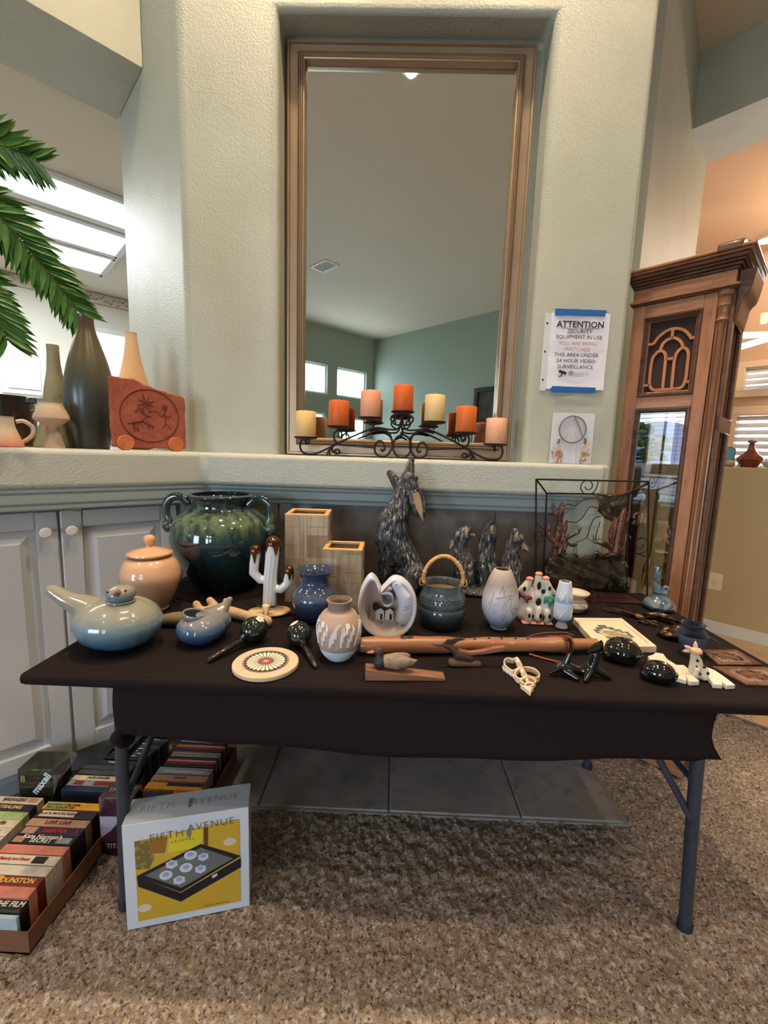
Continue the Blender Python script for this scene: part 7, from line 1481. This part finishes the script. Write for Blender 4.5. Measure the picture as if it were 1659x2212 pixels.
blp = mat('black_case_print', (30, 30, 42), .35); glp = mat('grey_glass_print', (104, 112, 110), .3); whp = mat('white_crystal_print', (196, 204, 226), .35)
pf_('print_case_side', [(.030, .160), (.134, .085), (.134, .058), (.032, .128)], blp, .0005); pf_('print_case_front', [(.134, .085), (.290, .160), (.290, .130), (.134, .058)], blp, .0005); pf_('print_case_lid', [(.030, .160), (.188, .224), (.290, .166), (.134, .088)], blp, .0006); pf_('print_glass', [(.050, .158), (.188, .213), (.270, .163), (.136, .101)], glp, .001)
for k, (x, y, s_) in enumerate(((.115, .178, 1), (.162, .196, 1), (.194, .184, .9), (.150, .160, 1), (.186, .148, .95), (.100, .148, 1), (.132, .126, 1))):
    r_ = .0165*s_; ol = [(x+r_*math.cos(a)*(1 if (i % 2 or k % 2) else .82), y+r_*.85*math.sin(a)*(1 if (i % 2 or k % 2) else .82)) for i, a in enumerate(np.linspace(0, 2*PI, 13)[:-1])]; pf_('print_crystal', ol, whp, .0014)
    pf_('print_facet', [(x+r_*.5*math.cos(a), y+.003+r_*.4*math.sin(a)) for a in np.linspace(0, 2*PI, 9)[:-1]], mat('crystal_shade', (150, 160, 190), .35) if k == 0 else bpy.data.materials['crystal_shade'], .0018)
pf_('print_latch', [(.215, .112), (.228, .118), (.228, .126), (.215, .121)], whp, .001)
for x, y in ((.262, .216), (.045, .06)): pf_('print_badge', [(x+.017*math.cos(a), y+.012*math.sin(a)) for a in np.linspace(0, 2*PI, 17)[:-1]], mat('pale_badge', (214, 200, 176), .4) if x > .1 else bpy.data.materials['pale_badge'], .0006)
text('lettering', [('FIFTH', .112, .262, .030, -.0004, 'CENTER', 1.15), ('AVENUE', .222, .272, .029, -.0004, 'CENTER', 1.15), ('CRYSTAL', .15, .240, .010, 0, 'CENTER', 1.6)], mat('grey_brown_ink', (98, 88, 66), .5), bo, PFm @ Matrix.Translation((0, 0, .0012)) @ Matrix.Rotation(R(1.5), 4, 'Z'))
b = MB(); b.prism([(.160+.006*math.cos(a), .262+.013*math.sin(a)) for a in np.linspace(0, 2*PI, 13)[:-1]], .001, .0014, PFm); obj('print_emblem', b, mat('grey_emblem', (120, 122, 116), .5), bo, smooth=False)
text('lettering', [('Glass  Top  Display  Case', .225, .031, .0065)], mat('small_print', (90, 76, 40), .5), bo, PFm @ Matrix.Translation((0, 0, .0012)))
text('lettering', [('FIFTH   AVENUE', BW/2, .045, .030, 0, 'CENTER', 1.2)], mat('pale_grey_emboss', (164, 172, 188), .4), bo, Matrix.Translation((0, 0, BH+.0004)))
b = MB(); b.prism([(BW/2-.004, .03), (BW/2+.004, .03), (BW/2+.004, .06), (BW/2-.004, .06)], BH, BH+.0006); obj('print_emblem', b, bpy.data.materials['grey_emblem'], bo, smooth=False)
# ================================================================ outdoors beyond the window wall
gnd = MB(); gnd.prism([(-90, -60), (-4.5, -60), (-4.5, -8), (-8.6, -1), (-90, 60)], -.6, -.15); g_ = struct('ground', gnd, mat('pale_gravel_yard', (190, 178, 150), .9, n=(1, (170, 158, 128), .4, .7)))
rr = random.Random(21)
leaf_o = mat('olive_tree_foliage', (84, 104, 58), .8, n=(2.2, (120, 138, 76), .45, .65)); trunkm = mat('tree_bark', (96, 78, 60), .9)
for i, (d_, off, h, lb) in enumerate(((13, -2.4, 3.4, 'round olive-green tree outside the far window, left one'), (15, 1.2, 3.0, 'round olive-green tree outside the far window, middle one'), (17, 4.2, 3.8, 'taller olive-green tree outside the far window, right one'))):
    x = -6.2-.85*d_-.53*off; y = -2.3-.53*d_+.85*off; t = thing('desert_tree', lb, 'tree', (x, y, -.15), 0, 'trees outside the window')
    b = MB(); b.tube([(0, 0, 0), (.05, 0, h*.4), (0, .1, h*.7)], [.14, .11, .05], 8); obj('trunk', b, trunkm, t)
    b = MB()
    for k in range(260):
        v = Vector((rr.gauss(0, 1), rr.gauss(0, 1), rr.gauss(0, 1))).normalized()*rr.uniform(.5, 1.25); c = Vector((v.x*1.3, v.y*1.3, h*.72+v.z*1.0)); b.ball(c, (rr.uniform(.1, .24),)*2+(rr.uniform(.06, .14),), 6, 4)
    obj('foliage', b, leaf_o, t, smooth=False, kind='stuff')
t = thing('palm_tree', 'tall fan palm outside the far window against the sky', 'tree', (-6.2-.85*22-.53*-4.5, -2.3-.53*22+.85*-4.5, -.15)); b = MB(); b.tube([(0, 0, 0), (.1, 0, 2.5), (0, 0, 5.2)], [.2, .15, .14], 10); obj('trunk', b, trunkm, t)
for k in range(16):
    a = k*2*PI/16; el = .5 if k % 2 else -.2; b = MB(); e = Vector((math.cos(a)*math.cos(el), math.sin(a)*math.cos(el), math.sin(el))); s_ = Vector((-math.sin(a), math.cos(a), 0))
    c0 = Vector((0, 0, 5.2)); b.add([c0, c0+e*.7+s_*.3, c0+e*1.4-Vector((0, 0, .35)), c0+e*.7-s_*.3], [(0, 1, 2, 3)]); obj('frond', b, leaf_o, t, smooth=False)
b = MB(); V = []; F = []; n_ = 40; rr = random.Random(2)
for i in range(n_+1):
    u = i/n_; x = -95+0*u; y = -110+130*u; hgt = 7+3.5*math.sin(u*7)+2*math.sin(u*17+1)+rr.uniform(-.4, .4); V += [(-95+20*u, y, -1), (-110+20*u, y, hgt)]
for i in range(n_): F.append((2*i, 2*i+2, 2*i+3, 2*i+1))
b.add(V, F); mt = struct('hills', b, mat('hazy_blue_hills', (130, 142, 160), .9), smooth=False); mt.modifiers.new('s', 'SOLIDIFY').thickness = 2
cr_ = thing('parked_car', 'white parked car outside the far window, mirrored in the clock glass', 'car', (-6.2-.85*7.5-.53*-.6, -2.3-.53*7.5+.85*-.6, -.15), R(122)); wcar = mat('white_car_paint', (214, 216, 220), .2, coat=1)
b = MB(); b.prism([(-2.1, .35), (-2.1, .75), (-1.9, .92), (-1.1, 1.0), (-.6, 1.42), (.7, 1.46), (1.35, 1.02), (2.0, .95), (2.15, .7), (2.15, .35)], -.82, .82, frame((0, 0, 0), (1, 0, 0), (0, 0, 1))); obj('body', b, wcar, cr_, bev=.06, seg=3)
for s_ in (-1, 1):
    b = MB(); b.prism([(-.95, 1.02), (-.5, 1.36), (.62, 1.38), (1.12, 1.03)], .80*s_, .83*s_, frame((0, 0, 0), (1, 0, 0), (0, 0, 1))); obj('side_window', b, mat('dark_car_glass', (30, 34, 40), .1) if s_ < 0 else bpy.data.materials['dark_car_glass'], cr_)
    for x in (-1.35, 1.35): b = MB(); b.lathe([(0, -.1), (.32, -.1), (.34, 0), (.32, .1), (0, .1)], 20, M=Matrix.Translation((x, .74*s_, .34)) @ Matrix.Rotation(R(90), 4, 'X')); obj('wheel', b, M_['black'], cr_)
